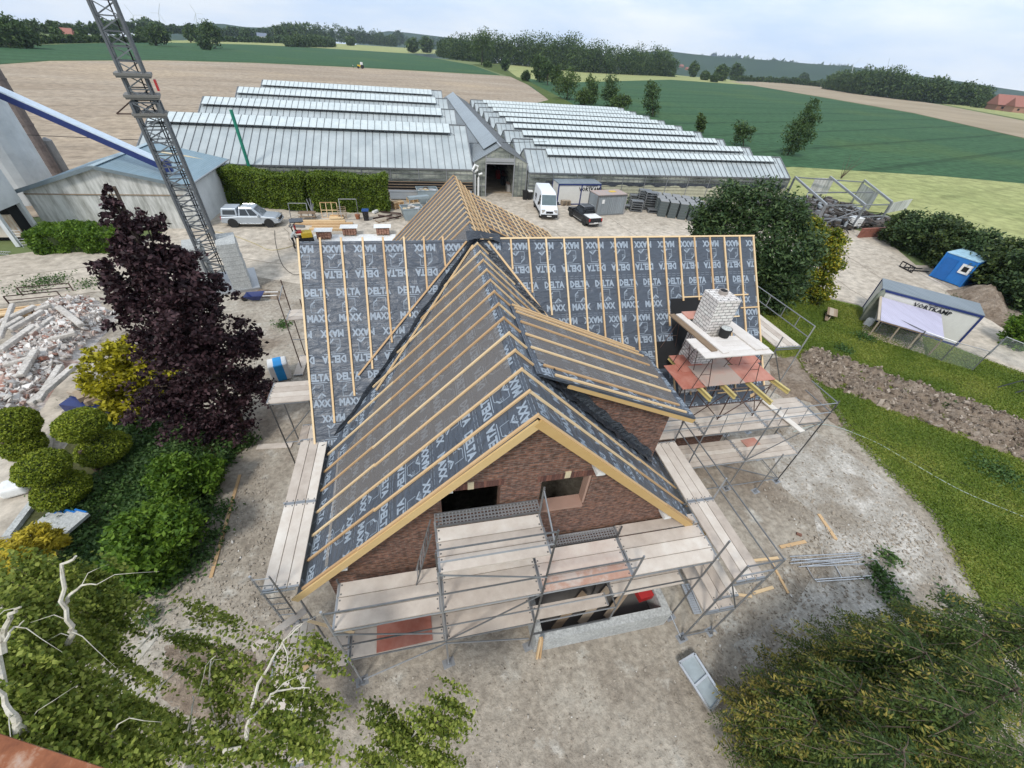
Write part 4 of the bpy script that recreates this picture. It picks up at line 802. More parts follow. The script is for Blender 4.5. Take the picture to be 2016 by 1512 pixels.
# left wing scaffolds
s5=thing('scaffold','scaffold deck projecting beside the foot of the left wing roof','scaffold',(-5.4,12.6,0))
for x in (-5.95,-4.6):
    for y in (12.2,13.3): pole(s5,x,y,0,4.3)
boards(s5,-6.05,-4.4,12.2,13.4,4.3,4,'x'); boards(s5,-5.5,-4.2,12.0,13.1,2.2,4,'y')
rail(s5,(-5.95,12.2,2.2),(-4.6,12.2,2.2),'ledger'); rail(s5,(-5.95,12.2,4.25),(-4.6,12.2,4.25),'ledger',.03); rail(s5,(-5.95,12.2,2.3),(-4.6,12.2,3.9),'diagonal_brace')
s6=thing('scaffold','small rusty scaffold bay behind the upper left corner of the roof','scaffold',(-6.5,20.4,0))
for x,zt_ in ((-7.3,4.6),(-6.3,4.4)):
    for y in (20.0,21.2): mb=MB(); mb.tube([(x,y,0.05),(x,y,zt_ if y<21 else zt_+.3)],.028,6); mb.build('standard',M_steelrust,s6,world=True)
boards(s6,-7.3,-4.6,20.0,21.1,3.2,3,'x'); rail(s6,(-7.3,20.,4.3),(-7.3,21.2,4.6)); rail(s6,(-7.3,20,2.),(-4.6,20,2.),'ledger'); boards(s6,-7.6,-7.1,19.3,21.2,.1,1,'y')
# left eaves scaffold
s7=thing('scaffold','narrow scaffold with long reddish planks along the left eaves','scaffold',(-4.3,8,0))
for y in (5.35,7.9,10.4): pole(s7,-4.6,y,0,4.9 if y<6 else 4.1); pole(s7,-3.9,y,0,3.6)
for z in (2.,4.): 
    for y in (5.35,7.9,10.4): rail(s7,(-4.65,y,z-.05),(-3.85,y,z-.05),'transom',.025)
boards(s7,-4.62,-3.74,5.35,7.9,4.,3,'y'); boards(s7,-4.62,-3.74,7.9,10.5,4.,3,'y'); boards(s7,-4.6,-3.8,3.1,5.4,2.,4,'y')
for z in np.arange(2.3,4.8,.35): rail(s7,(-4.6,5.33,z),(-4.2,5.33,z-.05),'rung',.014)
mb=MB(); mb.tube([(-4.2,5.33,.1),(-4.2,5.33,4.8)],.02,6); mb.build('standard',M_steel,s7,world=True)
boards(s7,-4.7,-2.8,4.0,4.75,2.08,2,'x'); boards(s7,-4.3,-3.6,2.2,4.0,1.9,3,'y'); 
plank((497,1277),(603,1200),2.2,2.6,.2,'grey weathered plank laid slanting over the lower left deck',m=M_deck,tn=.5)
plank((606,1222),(697,1246),2.4,2.5,.07,'short yellow batten crossing the lower left deck')
plank((592,1322),(630,1287),2.1,2.2,.12,'orange timber offcut at the lower left deck end')
# concrete light well
lw=thing('light_well','grey concrete light well standing before the gable','light well',(4.7,4.9,0))
mb=MB(); mb.mm((2.45,3.95,0),(7.05,4.2,.95)); mb.mm((2.45,4.2,0),(2.7,5.75,.95)); mb.mm((6.8,4.2,0),(7.05,5.75,.95)); mb.build('concrete_wall',M_concrete,lw,world=True)
mb=MB(); mb.mm((2.7,4.2,.02),(6.8,5.75,.06)); mb.build('pit_floor',plain('pit_floor',(.12,.115,.11),.9),lw,world=True)
for k in range(3): mb=MB(); mb.bar((3.2+.9*k,4.35,.30+.1*k),(4.6+.9*k,5.3,.34),.22,.05); one('pit_board',M_woodold,mb,['left','middle','right'][k]+' loose board lying down inside the concrete light well','board')
mb=MB(); mb.box((6.5,4.85,.72),(.5,.5,.28),.1); one('red_crate',M_red,mb,'red box inside the right end of the concrete light well','crate')
for k,(x,rz) in enumerate(((2.52,.02),(2.62,-.03))):
    mb=MB(); mb.bar((x,3.78,0),(x+rz,3.93,1.25),.09,.06); one('timber_prop',M_wood,mb,['left','right'][k]+' of two brown boards leaning on the corner of the light well','timber prop')
# ================================================================== GREENHOUSES
def bars_x(mb,x0,x1,sp,f,w_=.05):
    n=int((x1-x0)/sp)
    for i in range(n+1): x=x0+(x1-x0)*i/n; a,b_=f(x); mb.bar(a,b_,w_,.05,.2,up=(0,0,1))
def gh(name,label,x0,x1,y0,pitch,n,zg,zr,sp,vx0,vx1,vw,front,grp=None):
    t=thing(name,label,'greenhouse',((x0+x1)/2,y0+pitch*n/2,0)); hp=pitch/2
    for k in range(n):
        g0=y0+pitch*k; r_=g0+hp; g1=g0+pitch
        mb=MB(); mb.prism([(x0,g0,zg),(x1,g0,zg),(x1,r_,zr),(x0,r_,zr)],(0,0,-.03)); mb.prism([(x0,r_,zr),(x1,r_,zr),(x1,g1,zg),(x0,g1,zg)],(0,0,-.03)); ro=mb.build('glass_roof',M_glass,t,world=True)
        b=MB(); up=.04
        bars_x(b,x0,x1,sp,lambda x:((x,g0,zg+up),(x,r_,zr+up))); bars_x(b,x0,x1,sp*2,lambda x:((x,g1,zg+up),(x,r_,zr+up)))
        b.bar((x0,r_,zr+.06),(x1,r_,zr+.06),.14,.10,.3,up=(0,0,1)); b.bar((x0,g0-.02,zg),(x1,g0-.02,zg),.14,.16,.25,up=(0,0,1))
        for x in (x0,x1): b.bar((x,g0,zg+.05),(x,r_,zr+.05),.12,.1,.3,up=(0,0,1)); b.bar((x,g1,zg+.05),(x,r_,zr+.05),.12,.1,.3,up=(0,0,1))
        b.build('glazing_bars',M_steel,ro,world=True)
        s_=(zr-zg)/hp; ya=r_-vw; za=zr-s_*vw+.35
        v_=MB(); v_.prism([(vx0,ya,za),(vx1,ya,za),(vx1,r_+.02,zr+.14),(vx0,r_+.02,zr+.14)],(0,0,-.03)); vo=v_.build('vent',M_glassv,ro,world=True)
        b=MB(); bars_x(b,vx0,vx1,sp,lambda x:((x,ya,za+.02),(x,r_,zr+.16)),.045); b.bar((vx0,ya,za),(vx1,ya,za),.08,.07,.1,up=(0,0,1))
        b.bar((vx0,ya+.15,za-.25),(vx1,ya+.15,za-.25),.05,.05,.05,up=(0,0,1))
        bars_x(b,vx0,vx1,sp*4,lambda x:((x,ya,za),(x+sp*.8,ya+.3,za-.3)),.04); b.build('vent_frame',M_steel,vo,world=True)
        for x,xx in ((x0,x0+.03),(x1-.03,x1)):
            mb=MB(); mb.prism([(x,g0,zg-.05),(x,r_,zr-.05),(x,g1,zg-.05)],(.03,0,0)); mb.build('gable_glass',M_glassw,t,world=True)
    yE=y0+pitch*n
    mb=MB(); mb.mm((x0,y0+.02,0),(x1,y0+.06,zg-.05)); mb.build('glass_wall',M_glassw,t,world=True)
    mb=MB(); mb.mm((x0,y0+.065,0),(x0+.04,yE,zg-.05)); mb.build('glass_wall',M_glassw,t,world=True)
    mb=MB(); mb.mm((x1-.04,y0+.065,0),(x1,yE,zg-.05)); mb.build('glass_wall',M_glassw,t,world=True)
    b=MB(); m=int((x1-x0)/3.05)
    for i in range(m+1): b.box((x0+(x1-x0)*i/m,y0-.02,zg/2),(.09,.09,zg),0,.5)
    m=int((x1-x0)/.75)
    for i in range(m+1): b.box((x0+(x1-x0)*i/m,y0,zg/2),(.03,.03,zg),0,.3)
    for z in front: b.box(((x0+x1)/2,y0-.01,z),(x1-x0,.04,.05),0,.35)
    b.build('wall_frame',M_steel,t,world=True)
    return t
g1=gh('greenhouse','left greenhouse block with four broad glass ridges behind the hedges',-29.0,6.75,53.7,15.9,4,3.2,6.7,.82,-28.8,4.6,2.1,(.5,.9,1.3,1.7,2.1,2.7))
mb=MB(); mb.mm((-27.5,53.55,.0),(6.7,53.66,1.9)); mb.build('dark_lower_wall',M_dark,g1,world=True)
mb=MB()
for z in (.35,.65,.95,1.25,1.55,1.85): mb.box((-10.4,53.5,z),(34.1,.04,.07),0,.15)
mb.build('wall_slats',M_woodold,g1,world=True)
mb=MB(); mb.mm((-3.3,52.6,.15),(6.4,53.1,.95)); mb.mm((-3.4,52.55,.95),(6.45,53.2,1.02)); one('steel_trough',M_silver,mb,'long grey steel trough lying in front of the left greenhouse','trough')
g2=gh('greenhouse','right greenhouse block with nine narrow parallel glass ridges',13.75,52.4,53.8,7.12,9,3.0,5.0,.78,16.6,50.8,1.25,(.35,.8,1.2,1.6,2.0,2.5))
mb=MB(); vs=[]; n_=90
for i in range(n_+1):
    x=16.+36.*i/n_; z=1.75+.12*math.sin(x*1.7)+.10*math.sin(x*3.1+1); vs+=[(x,53.76,z),(x,53.76,2.15)]
mb.add(vs,[(2*i,2*i+2,2*i+3,2*i+1) for i in range(n_)]); mb.build('rolled_film',M_foild,g2,world=True,fix=False)
mb=MB(); mb.mm((16.,53.77,.35),(52.3,53.79,1.8)); mb.build('shade_film',plain('cream_film',(.42,.41,.30),.5,var=.2),g2,world=True)
g3=thing('greenhouse_corridor','tall ribbed-roof corridor with open gateway between the two greenhouse blocks','greenhouse',(10.1,88,0))
M_corr=ribbed('corridor_roof',(.27,.31,.33),2.2,0,.35,(.20,.23,.25),.5)
cx0,cxr,cx1,cz,czr=6.95,10.1,13.6,4.0,5.7
for a,za,b_,zb_ in ((cx0-.1,cz-.05,cxr,czr),(cx1+.1,cz-.05,cxr,czr)):
    mb=MB(); mb.prism([(a,54.3,za),(b_,54.3,zb_),(b_,121,zb_),(a,121,za)],(0,0,-.05)); o=mb.build('ribbed_roof',M_corr,g3,world=True)
    b=MB(); m=110
    for i in range(m): y=54.3+66.7*i/m; b.bar((a,y,za+.02),(b_,y,zb_+.02),.05,.04,.5,up=(0,0,1))
    b.build('roof_ribs',M_steel,o,world=True)
mb=MB(); mb.bar((cxr,54.2,czr+.05),(cxr,121,czr+.05),.2,.1,.95,up=(0,0,1)); mb.build('ridge_cap',M_steel,g3,world=True)
mb=MB(); mb.prism([(8.4,56.5,czr-.68),(cxr,56.5,czr+.28),(cxr,119,czr+.28),(8.4,119,czr-.68)],(0,0,-.05)); mb.build('ridge_vent',M_corr,g3,world=True)
mb=MB(); mb.prism([(cx0,54.4,0),(8.4,54.4,0),(8.4,54.4,cz+.75),(cx0,54.4,cz)],(0,.05,0)); mb.prism([(11.95,54.4,0),(cx1,54.4,0),(cx1,54.4,cz),(11.95,54.4,cz+.8)],(0,.05,0)); mb.prism([(8.4,54.4,cz-.1),(11.95,54.4,cz-.1),(11.95,54.4,cz+.8),(cxr,54.4,czr-.1),(8.4,54.4,cz+.75)],(0,.05,0)); mb.build('front_glazing',M_glassw,g3,world=True)
mb=MB()
for x,z in ((cx0,cz),(8.4,cz+.7),(11.95,cz+.75),(cx1,cz)): mb.box((x,54.33,z/2),(.12,.1,z),0,.8)
for x in (7.4,7.9,12.5,13.0): mb.box((x,54.35,2),(.04,.05,4),0,.5)
for x in (8.9,9.5,10.1,10.7,11.3): mb.box((x,54.35,cz+.45),(.03,.05,.9),0,.9)
mb.box((10.2,54.3,cz-.12),(3.7,.12,.14),0,.9); mb.box((10.2,54.34,cz+.25),(3.5,.05,.4),0,1.); mb.box((7.6,54.34,1.3),(1.5,.05,.06),0,.5); mb.build('gate_frame',M_steel,g3,world=True)
mb=MB(); mb.mm((8.2,54.5,0),(8.25,120,cz)); mb.mm((12.1,54.5,0),(12.15,120,cz)); mb.build('inner_glazing',M_glassw,g3,world=True)
mb=MB(); mb.mm((6.9,120.9,0),(13.7,121,4)); mb.build('end_wall',M_glassw,g3,world=True)
mb=MB(); mb.tube([(7.0,54.1,.2),(7.0,54.1,2.6),(6.9,54.05,2.9),(7.3,53.95,3.2),(7.35,53.9,3.6),(7.0,53.9,3.75),(6.6,53.7,3.1)],.13,8); mb.tube([(7.45,54.1,.2),(7.45,54.1,2.2),(7.5,54.,2.7),(7.9,54,2.8)],.12,8); mb.build('vent_pipe',M_white,g3,world=True)
for k,(x,y,m_,l) in enumerate(((12.2,57.5,M_rubble,'pale sack stack just inside the greenhouse gateway'),(12.0,60.5,M_dark,'dark crate further inside the greenhouse gateway'),(11.9,64,M_red,'red pot stack deep inside the greenhouse gateway'))):
    mb=MB(); mb.box((x-.2,y,.4),(.5,1.2,.8)); mb.box((x-.2,y+.1,.9),(.4,.7,.25),.2); one('crate_stack',m_,mb,l,'crate stack')
# ================================================================== SHED, SILO, CRANE
sh=thing('shed','white fibre-cement shed with blue-grey metal roof beside the crane','shed',(-26.2,48,0))
sx0,sxr,sx1,sy0,sy1=-32.2,-26.1,-20.05,43.1,53.4
zL,zR_,zT=3.3,3.85,5.15
mb=MB(); mb.prism([(sx0,sy0,0),(sx1,sy0,0),(sx1,sy0,zR_),(sxr,sy0,zT-.05),(sx0,sy0,zL)],(0,.1,0)); mb.build('gable_wall',M_shedwall,sh,world=True)
mb=MB(); mb.mm((sx1-.12,sy0+.1,0),(sx1-.02,sy1,zR_-.02)); mb.mm((sx0,sy0+.1,0),(sx0+.1,sy1,zL)); mb.mm((sx0,sy1-.1,0),(sx1,sy1,zL)); mb.build('side_wall',M_render,sh,world=True)
mb=MB(); mb.box(((sx0+sx1)/2,sy0-.04,2.95),(sx1-sx0,.05,.08)); mb.build('trim_band',M_woodold,sh,world=True)
for a,za in ((sx0-.4,zL-.1),(sx1+.35,zR_-.08)):
    mb=MB(); mb.prism([(a,sy0-.35,za),(sxr,sy0-.35,zT+.05),(sxr,sy1+.2,zT+.05),(a,sy1+.2,za)],(0,0,-.1)); o=mb.build('roof',M_shedroof,sh,world=True)
    mb=MB(); mb.bar((a,sy0-.37,za-.05),(sxr,sy0-.37,zT),.04,.28,up=(0,0,1)); mb.build('barge_board',M_gt,o,world=True)
mb=MB(); mb.bar((sxr,sy0-.4,zT+.09),(sxr,sy1+.2,zT+.09),.45,.04,up=(0,0,1)); mb.build('ridge_cap',plain('pale_ridge',(.33,.42,.46),.5),sh,world=True)
mb=MB(); mb.prism([(-24.4,sy1-3.0,zT-.33+.03),(-20.6,sy1-1.6,zR_+.08),(-20.7,sy1-1.2,zR_+.08),(-24.5,sy1-2.5,zT-.33+.03)],(0,0,.03)); mb.build('skylight_strip',M_cream,sh,world=True)
mb=MB(); mb.tube([(sx1+.4,sy0-.3,zR_-.1),(sx1+.4,sy1+.1,zR_-.1)],.07,6); mb.build('gutter',M_steel,sh,world=True)
# silo block on legs
si=thing('silo','tall white silo tower on concrete legs at the left edge','silo',(-35,42,0))
mb=MB(); mb.mm((-38.5,39.1,2.65),(-31.85,42.0,14)); mb.build('bin',M_render,si,world=True)
mb=MB(); mb.tube([(-38.6,52,0),(-38.6,52,16)],2.55,24); mb.build('round_tower',M_render,si,world=True)
mb=MB(); mb.mm((-38.2,40.3,.35),(-32.1,40.5,2.1)); mb.build('hopper_skirt',groundmat('rust_streaked_wall',[(.35,(.34,.20,.11)),(.48,(.56,.50,.42)),(.7,(.66,.63,.58))],.9,6,bmp=.1,stretch=(1,1,.25)),si,world=True)
mb=MB(); mb.mm((-38.1,40.6,0.02),(-32.2,41.9,2.6)); mb.build('shade_block',M_dark,si,world=True)  # solid near-black block; shade under the bin painted as its colour
for x,y in ((-32.0,39.25),(-36.5,39.25),(-32.0,41.8)): mb=MB(); mb.bar((x,y,0),(x,y,2.66),.3,.3); mb.build('leg',M_render,si,world=True)
ladder('ladder',(-31.2,38.9,0),(-31.5,39.2,1.5),'aluminium ladder leaning against the foot of the white silo',w_=.55,side=(1,.1,0),n=7,m=M_chrome)
ladder('ladder',(-32.8,37.9,.05),(-31.6,37.6,.08),'aluminium ladder lying on the ground before the silo',w_=.55,side=(.3,-.9,0),n=7,m=M_chrome)
ck=thing('flue_stack','tall rusty steel flue pipe with ladder behind the shed','chimney',(-41.5,61.5,0))
mb=MB(); mb.tube([(-41.5,61.5,0),(-41.5,61.5,14)],.55,14); 
for z in range(1,14,2): mb.tube([(-41.5,61.5,z),(-41.5,61.5,z+.12)],.6,14)
mb.build('pipe',plain('brown_steel',(.16,.13,.12),.6,var=.3),ck,world=True)
mb=MB()
for s in(-.2,.2): mb.tube([(-42.3+s,60.9,.3),(-42.3+s,60.9,14)],.03,4)
for k in range(34): mb.tube([(-42.5,60.9,.5+.4*k),(-42.1,60.9,.5+.4*k)],.02,4)
mb.build('ladder',M_steel,ck,world=True)
mb=MB(); mb.tube([(-41.2,62.5,0),(-41.2,62.5,2.6),(-41.2,62.5,3.4)],.5,14); mb.tube([(-41.2,62.5,3.4),(-41.2,62.5,3.7)],[.5,.1],14); one('flue_stub',plain('grey_zinc',(.25,.25,.25),.5),mb,'short grey capped flue beside the tall rusty one','flue')
# conveyor
cv=thing('conveyor','blue and white grain conveyor tube running from the silo down to the shed roof','conveyor',(-21.5,44.6,5.0))
a=np.array((-30.8,44.8,10.1));b_=np.array((-21.9,44.9,5.25)); b_2=a+(a-b_)*.6
mb=MB(); mb.bar(b_2,b_,.95,.1,up=(0,0,1)); mb.build('top_cover',plain('pale_cover',(.52,.60,.68),.4),cv,world=True)
mb=MB(); o_=np.array((0,-.12,-.32)); mb.bar(b_2+o_,b_+o_,.7,.5,up=(0,0,1)); mb.build('trough',M_navy,cv,world=True)
mb=MB(); mb.box((-21.6,44.8,4.95),(.7,.7,.9),.3); mb.build('discharge_head',M_navy,cv,world=True)
mb=MB(); mb.tube([(-21.6,44.5,4.3),(-21.9,44.4,5.0)],.05,5); mb.tube([(-21.3,44.4,4.3),(-21.4,44.5,5.0)],.05,5); mb.build('support',M_steel,cv,world=True)
# crane
cr_=thing('tower_crane','grey lattice tower crane mast rising behind the copper tree','crane',(-14.7,31.2,0))
M_crane=tintmat('crane_paint',[(0,(.06,.065,.07)),(.5,(.13,.14,.15)),(1,(.24,.26,.27))],.5,.4,5,metal=.3)
def lattice(z0,z1,w_,seg,name,c=(-14.7,31.2),rz=.35,chord=.07,dia=.045):
    cs,sn=math.cos(rz),math.sin(rz); K=[(c[0]+cs*a*w_-sn*b2*w_,c[1]+sn*a*w_+cs*b2*w_) for a,b2 in((-1,-1),(1,-1),(1,1),(-1,1))]
    mb=MB()
    for x,y in K: mb.bar((x,y,z0),(x,y,z1),chord*2,chord*2,.5)
    mb.build(name,M_crane,cr_,world=True); n=int((z1-z0)/seg); mb=MB()
    for i in range(4):
        a,b2=K[i],K[(i+1)%4]
        for k in range(n):
            za=z0+(z1-z0)*k/n; zb2=z0+(z1-z0)*(k+1)/n; p,q=(a,b2) if k%2==0 else (b2,a); mb.bar((p[0],p[1],za),(q[0],q[1],zb2),dia,dia,.75)
            mb.bar((q[0],q[1],zb2),(p[0],p[1],zb2),dia,dia,.5)
    mb.build('lattice',M_crane,cr_,world=True); return K
lattice(0.9,11.2,.62,.62,'mast_chords',chord=.065,dia=.06); lattice(10.6,17.2,.50,.55,'upper_mast_chords',chord=.055,dia=.055)
for z in (10.55,11.4,12.35): mb=MB(); mb.box((-14.7,31.2,z),(1.5,1.4,.10),.35,.3); mb.box((-14.7,31.2,z+.1),(1.6,1.45,.12),.35,.6); mb.build('climbing_collar',tintmat('collar',[(0,(.10,.10,.09)),(1,(.24,.23,.21))],.6,.4),cr_,world=True)
mb=MB(); mb.box((-13.75,31.1,12.0),(.1,.5,.5),.35); mb.build('red_sign',M_red,cr_,world=True)
mb=MB(); mb.bar((-15.2,31.1,11.3),(-16.2,30.8,10.6),.06,.06); mb.bar((-16.2,30.8,10.6),(-15.1,31.1,10.6),.06,.06); mb.build('bracket',M_steelrust,cr_,world=True)
mb=MB(); mb.tube([(-14.2,31.0,.9),(-14.2,31.0,10.4)],.035,5); mb.tube([(-14.5,31.35,.9),(-14.5,31.35,17)],.035,5); mb.build('cable',M_rubber,cr_,world=True)
for k in range(11):
    mb=MB(); mb.box((-13.35+.02*k*0,31.0-(0),.33+.30*k*0+.30*k),(1.15,2.3,.285),.33+random.uniform(-.02,.02)); mb.build('ballast_block',M_concrete,cr_,world=True)
for k in range(9): mb=MB(); mb.box((-15.9,31.6,.33+.30*k),(1.1,2.2,.285),.33+random.uniform(-.02,.02)); mb.build('ballast_block',M_concrete,cr_,world=True)
mb=MB(); mb.box((-14.6,31.2,.1),(4.3,3.8,.18),.35); mb.build('base_frame',M_steel,cr_,world=True)
# power line
# ================================================================== VEHICLES (x forward, y left)
def bev(o,w_=.04,seg=2):
    m=o.modifiers.new('bevel','BEVEL'); m.width=w_; m.segments=seg; m.limit_method='ANGLE'; o.data.polygons.foreach_set('use_smooth',[True]*len(o.data.polygons)); 
    m2=o.modifiers.new('wn','WEIGHTED_NORMAL'); return o
def wheel(t,x,y,r,w_=.24,out=1):
    mb=MB(); mb.tube([(x,y-w_/2,r),(x,y+w_/2,r)],r,20); o=mb.build('wheel',M_rubber,t); 
    s=math.copysign(1,y); mb=MB(); mb.tube([(x,y+s*(w_/2),r),(x,y+s*(w_/2+.012),r)],r*.62,16); mb.build('rim',M_chrome,o)
    mb=MB()
    for k in range(6):
        a=k*math.pi/3; mb.box((x+math.cos(a)*r*.38,y+s*(w_/2+.014),r+math.sin(a)*r*.38),(.05,.01,.05))
    mb.build('rim_gap',M_rubber,o)
def lerp3(a,b_,t): return tuple(a[i]+(b_[i]-a[i])*t for i in range(3))
def quadpart(t,name,m,c,inset=(.06,.06,.06,.06),off=.008):
    """c: 4 corners (bl,br,tr,tl) of a face; an inset panel just proud of it"""
    l,r,b_,tp=inset; A=lambda u,v: lerp3(lerp3(c[0],c[1],u),lerp3(c[3],c[2],u),v)
    q=[A(l,b_),A(1-r,b_),A(1-r,1-tp),A(l,1-tp)]; n=np.cross(np.array(c[1])-np.array(c[0]),np.array(c[3])-np.array(c[0])); n=n/np.linalg.norm(n)*off
    mb=MB(); mb.prism(q,n); return mb.build(name,m,t)
def frustum(t,name,m,xb0,xb1,xt0,xt1,z0,z1,wb,wt):
    V=[(xb0,-wb/2,z0),(xb1,-wb/2,z0),(xb1,wb/2,z0),(xb0,wb/2,z0),(xt0,-wt/2,z1),(xt1,-wt/2,z1),(xt1,wt/2,z1),(xt0,wt/2,z1)]
    mb=MB(); mb.add(V,[(3,2,1,0),(4,5,6,7),(0,1,5,4),(1,2,6,5),(2,3,7,6),(3,0,4,7)]); o=mb.build(name,m,t); bev(o,.05); return V,o
def pickup(label,loc,rz,paint,canopy,cover=None):
    t=thing('pickup_truck',label,'pickup truck',loc,rz); L_,W2=2.55,.89
    prof=[(-2.5,.42),(-2.45,.95),(-.95,1.02),(1.15,1.02),(2.2,.93),(2.48,.72),(2.5,.42),(2.05,.36),(-2.1,.36)]
    mb=MB(); mb.prism([(x,-W2,z) for x,z in prof],(0,2*W2,0)); bd_=mb.build('body',paint,t); bev(bd_,.07,3)
    for x in (-1.55,1.6):
        for y in (-.78,.78):
            wheel(t,x,y,.37)
            mb=MB(); s=math.copysign(1,y); mb.tube([(x,y+s*.115,.40),(x,y+s*.14,.40)],.44,18); mb.build('wheel_arch',M_rubber,t)
    V,cb=frustum(t,'cab',paint,-.95,1.2,-.75,.45,1.0,1.72,1.66,1.36)
    quadpart(t,'windscreen',M_carglass,[V[2],V[1],V[5],V[6]],(.05,.05,.08,.10)); quadpart(t,'rear_window',M_carglass,[V[0],V[3],V[7],V[4]],(.1,.1,.25,.15))
    for a,b_,c,d in ((V[0],V[1],V[5],V[4]),(V[2],V[3],V[7],V[6])):
        f=(a,b_,c,d)
        if a is V[0]: quadpart(t,'side_window',M_carglass,f,(.08,.55,.12,.14)); quadpart(t,'side_window',M_carglass,f,(.50,.16,.12,.14))
        else: quadpart(t,'side_window',M_carglass,f,(.16,.50,.12,.14)); quadpart(t,'side_window',M_carglass,f,(.55,.08,.12,.14))
    if canopy:
        V,c_=frustum(t,'canopy',paint,-2.42,-.98,-2.25,-.98,1.0,1.70,1.66,1.40)
        quadpart(t,'canopy_window',M_carglass,[V[0],V[1],V[5],V[4]],(.12,.10,.22,.22)); quadpart(t,'canopy_window',M_carglass,[V[2],V[3],V[7],V[6]],(.10,.12,.22,.22)); quadpart(t,'rear_window',M_carglass,[V[0],V[3],V[7],V[4]],(.1,.1,.2,.2))
    else:
        mb=MB(); mb.box((-1.72,0,1.03),(1.42,1.5,.05)); mb.build('bed_cover',cover or M_white,t)
        mb=MB(); mb.tube([(-.98,-.6,1.06),(-1.05,-.6,1.45),(-1.05,.6,1.45),(-.98,.6,1.06)],.035,6); mb.build('roll_bar',M_black,t)
    for y in (-.6,.6):
        mb=MB(); mb.tube([(-.7,y*1.05,1.75),(.35,y*1.05,1.75)],.02,5); mb.build('roof_rail',M_chrome,t)
        mb=MB(); mb.box((2.40,y*1.12,.82),(.16,.32,.15)); mb.build('headlight',M_chrome,t)
        mb=MB(); mb.box((-2.47,y*1.30,.82),(.06,.14,.3)); mb.build('tail_light',M_red,t)
        mb=MB(); mb.box((.85,y*1.68,1.12),(.12,.2,.16)); mb.build('mirror',paint,t)
        mb=MB(); mb.box((-.0,y*1.5,.36),(1.9,.12,.05)); mb.build('side_step',M_chrome,t)
    mb=MB(); mb.box((2.49,0,.72),(.06,.95,.2)); mb.build('grille',M_rubber,t)
    mb=MB(); mb.box((2.5,0,.5),(.1,1.6,.16)); mb.build('front_bumper',paint if canopy else M_black,t)
    mb=MB(); mb.box((-2.55,0,.5),(.12,1.6,.14)); mb.build('rear_bumper',M_chrome,t)
    mb=MB(); mb.box((-2.62,0,.55),(.02,.5,.11)); mb.build('number_plate',M_white,t)
    return t
a=P(465,448);b_=P(531,448); ang=math.atan2(b_[1]-a[1],b_[0]-a[0]); c=(a+b_)/2; 
pickup('silver pickup with a hardtop canopy parked in front of the clipped hedge',(c[0]-.4*math.sin(ang)*-1,c[1]+.8,.03),ang,M_silver,True)
pickup('black pickup with a white load cover parked between the van and the grey container',(18.55,45.2,.03),math.radians(100),M_black,False)
def van(label,loc,rz):
    t=thing('delivery_van',label,'van',loc,rz); W2=.98
    prof=[(-2.9,.45),(-2.9,2.35),(-2.7,2.58),(1.1,2.62),(1.55,2.45),(2.25,1.38),(2.85,1.12),(2.98,.85),(2.98,.42),(2.5,.34),(-2.4,.34)]
    w=lambda z: W2-(max(0,z-1.2)*.11)
    n=len(prof); vs=[(x,-w(z),z) for x,z in prof]+[(x,w(z),z) for x,z in prof]
    mb=MB(); mb.add(vs,[tuple(range(n))[::-1],tuple(range(n,2*n))]+[(i,(i+1)%n,n+(i+1)%n,n+i) for i in range(n)]); bev(mb.build('body',M_vanwhite,t),.09,3)
    mb=MB(); mb.prism([(1.63,-.80,2.34),(2.22,-.84,1.42),(2.22,.84,1.42),(1.63,.80,2.34)],(.03,0,.02)); mb.build('windscreen',plain('van_glass',(.10,.14,.15),.1,spec=.7),t)
    for s in(-1,1):
        mb=MB(); y=lambda z:s*(w(z)+.004); mb.prism([(.85,y(1.4),1.4),(2.1,y(1.4),1.4),(1.55,y(2.2),2.2),(.85,y(2.2),2.2)],(0,s*.01,0)); mb.build('side_window',M_carglass,t)
        mb=MB(); mb.box((2.86,s*.72,.98),(.26,.36,.28),-.3*s); mb.build('headlight',M_chrome,t)
        mb=MB(); mb.box((1.75,s*1.12,1.5),(.14,.2,.34)); mb.build('mirror',M_black,t)
        for x in (-1.95,1.95): wheel(t,x,s*.86,.36)
        mb=MB(); mb.box((0,s*.985,.52),(4.6,.03,.22)); mb.build('side_trim',M_rubber,t)
    mb=MB(); mb.box((2.97,0,.48),(.14,1.9,.30)); mb.build('bumper',M_rubber,t)
    mb=MB(); mb.box((2.99,0,.86),(.05,.8,.22)); mb.build('grille',M_black,t)
    mb=MB(); mb.box((3.05,0,.47),(.02,.52,.11)); mb.build('number_plate',M_white,t)
    mb=MB()
    for k,(dx,h) in enumerate(((0,.5),(.2,.35),(.4,.5),(.6,.5))): mb.box((-1.6+dx,-(w(1.5))-.004,1.55),(.14,.01,h))
    mb.box((-1.3,-(w(1.2))-.004,1.15),(.8,.01,.06)); mb.build('side_lettering',M_black,t)
    return t
van('white high-roof delivery van facing the camera in front of the white container',(14.6,48.2,.03),math.radians(-95))
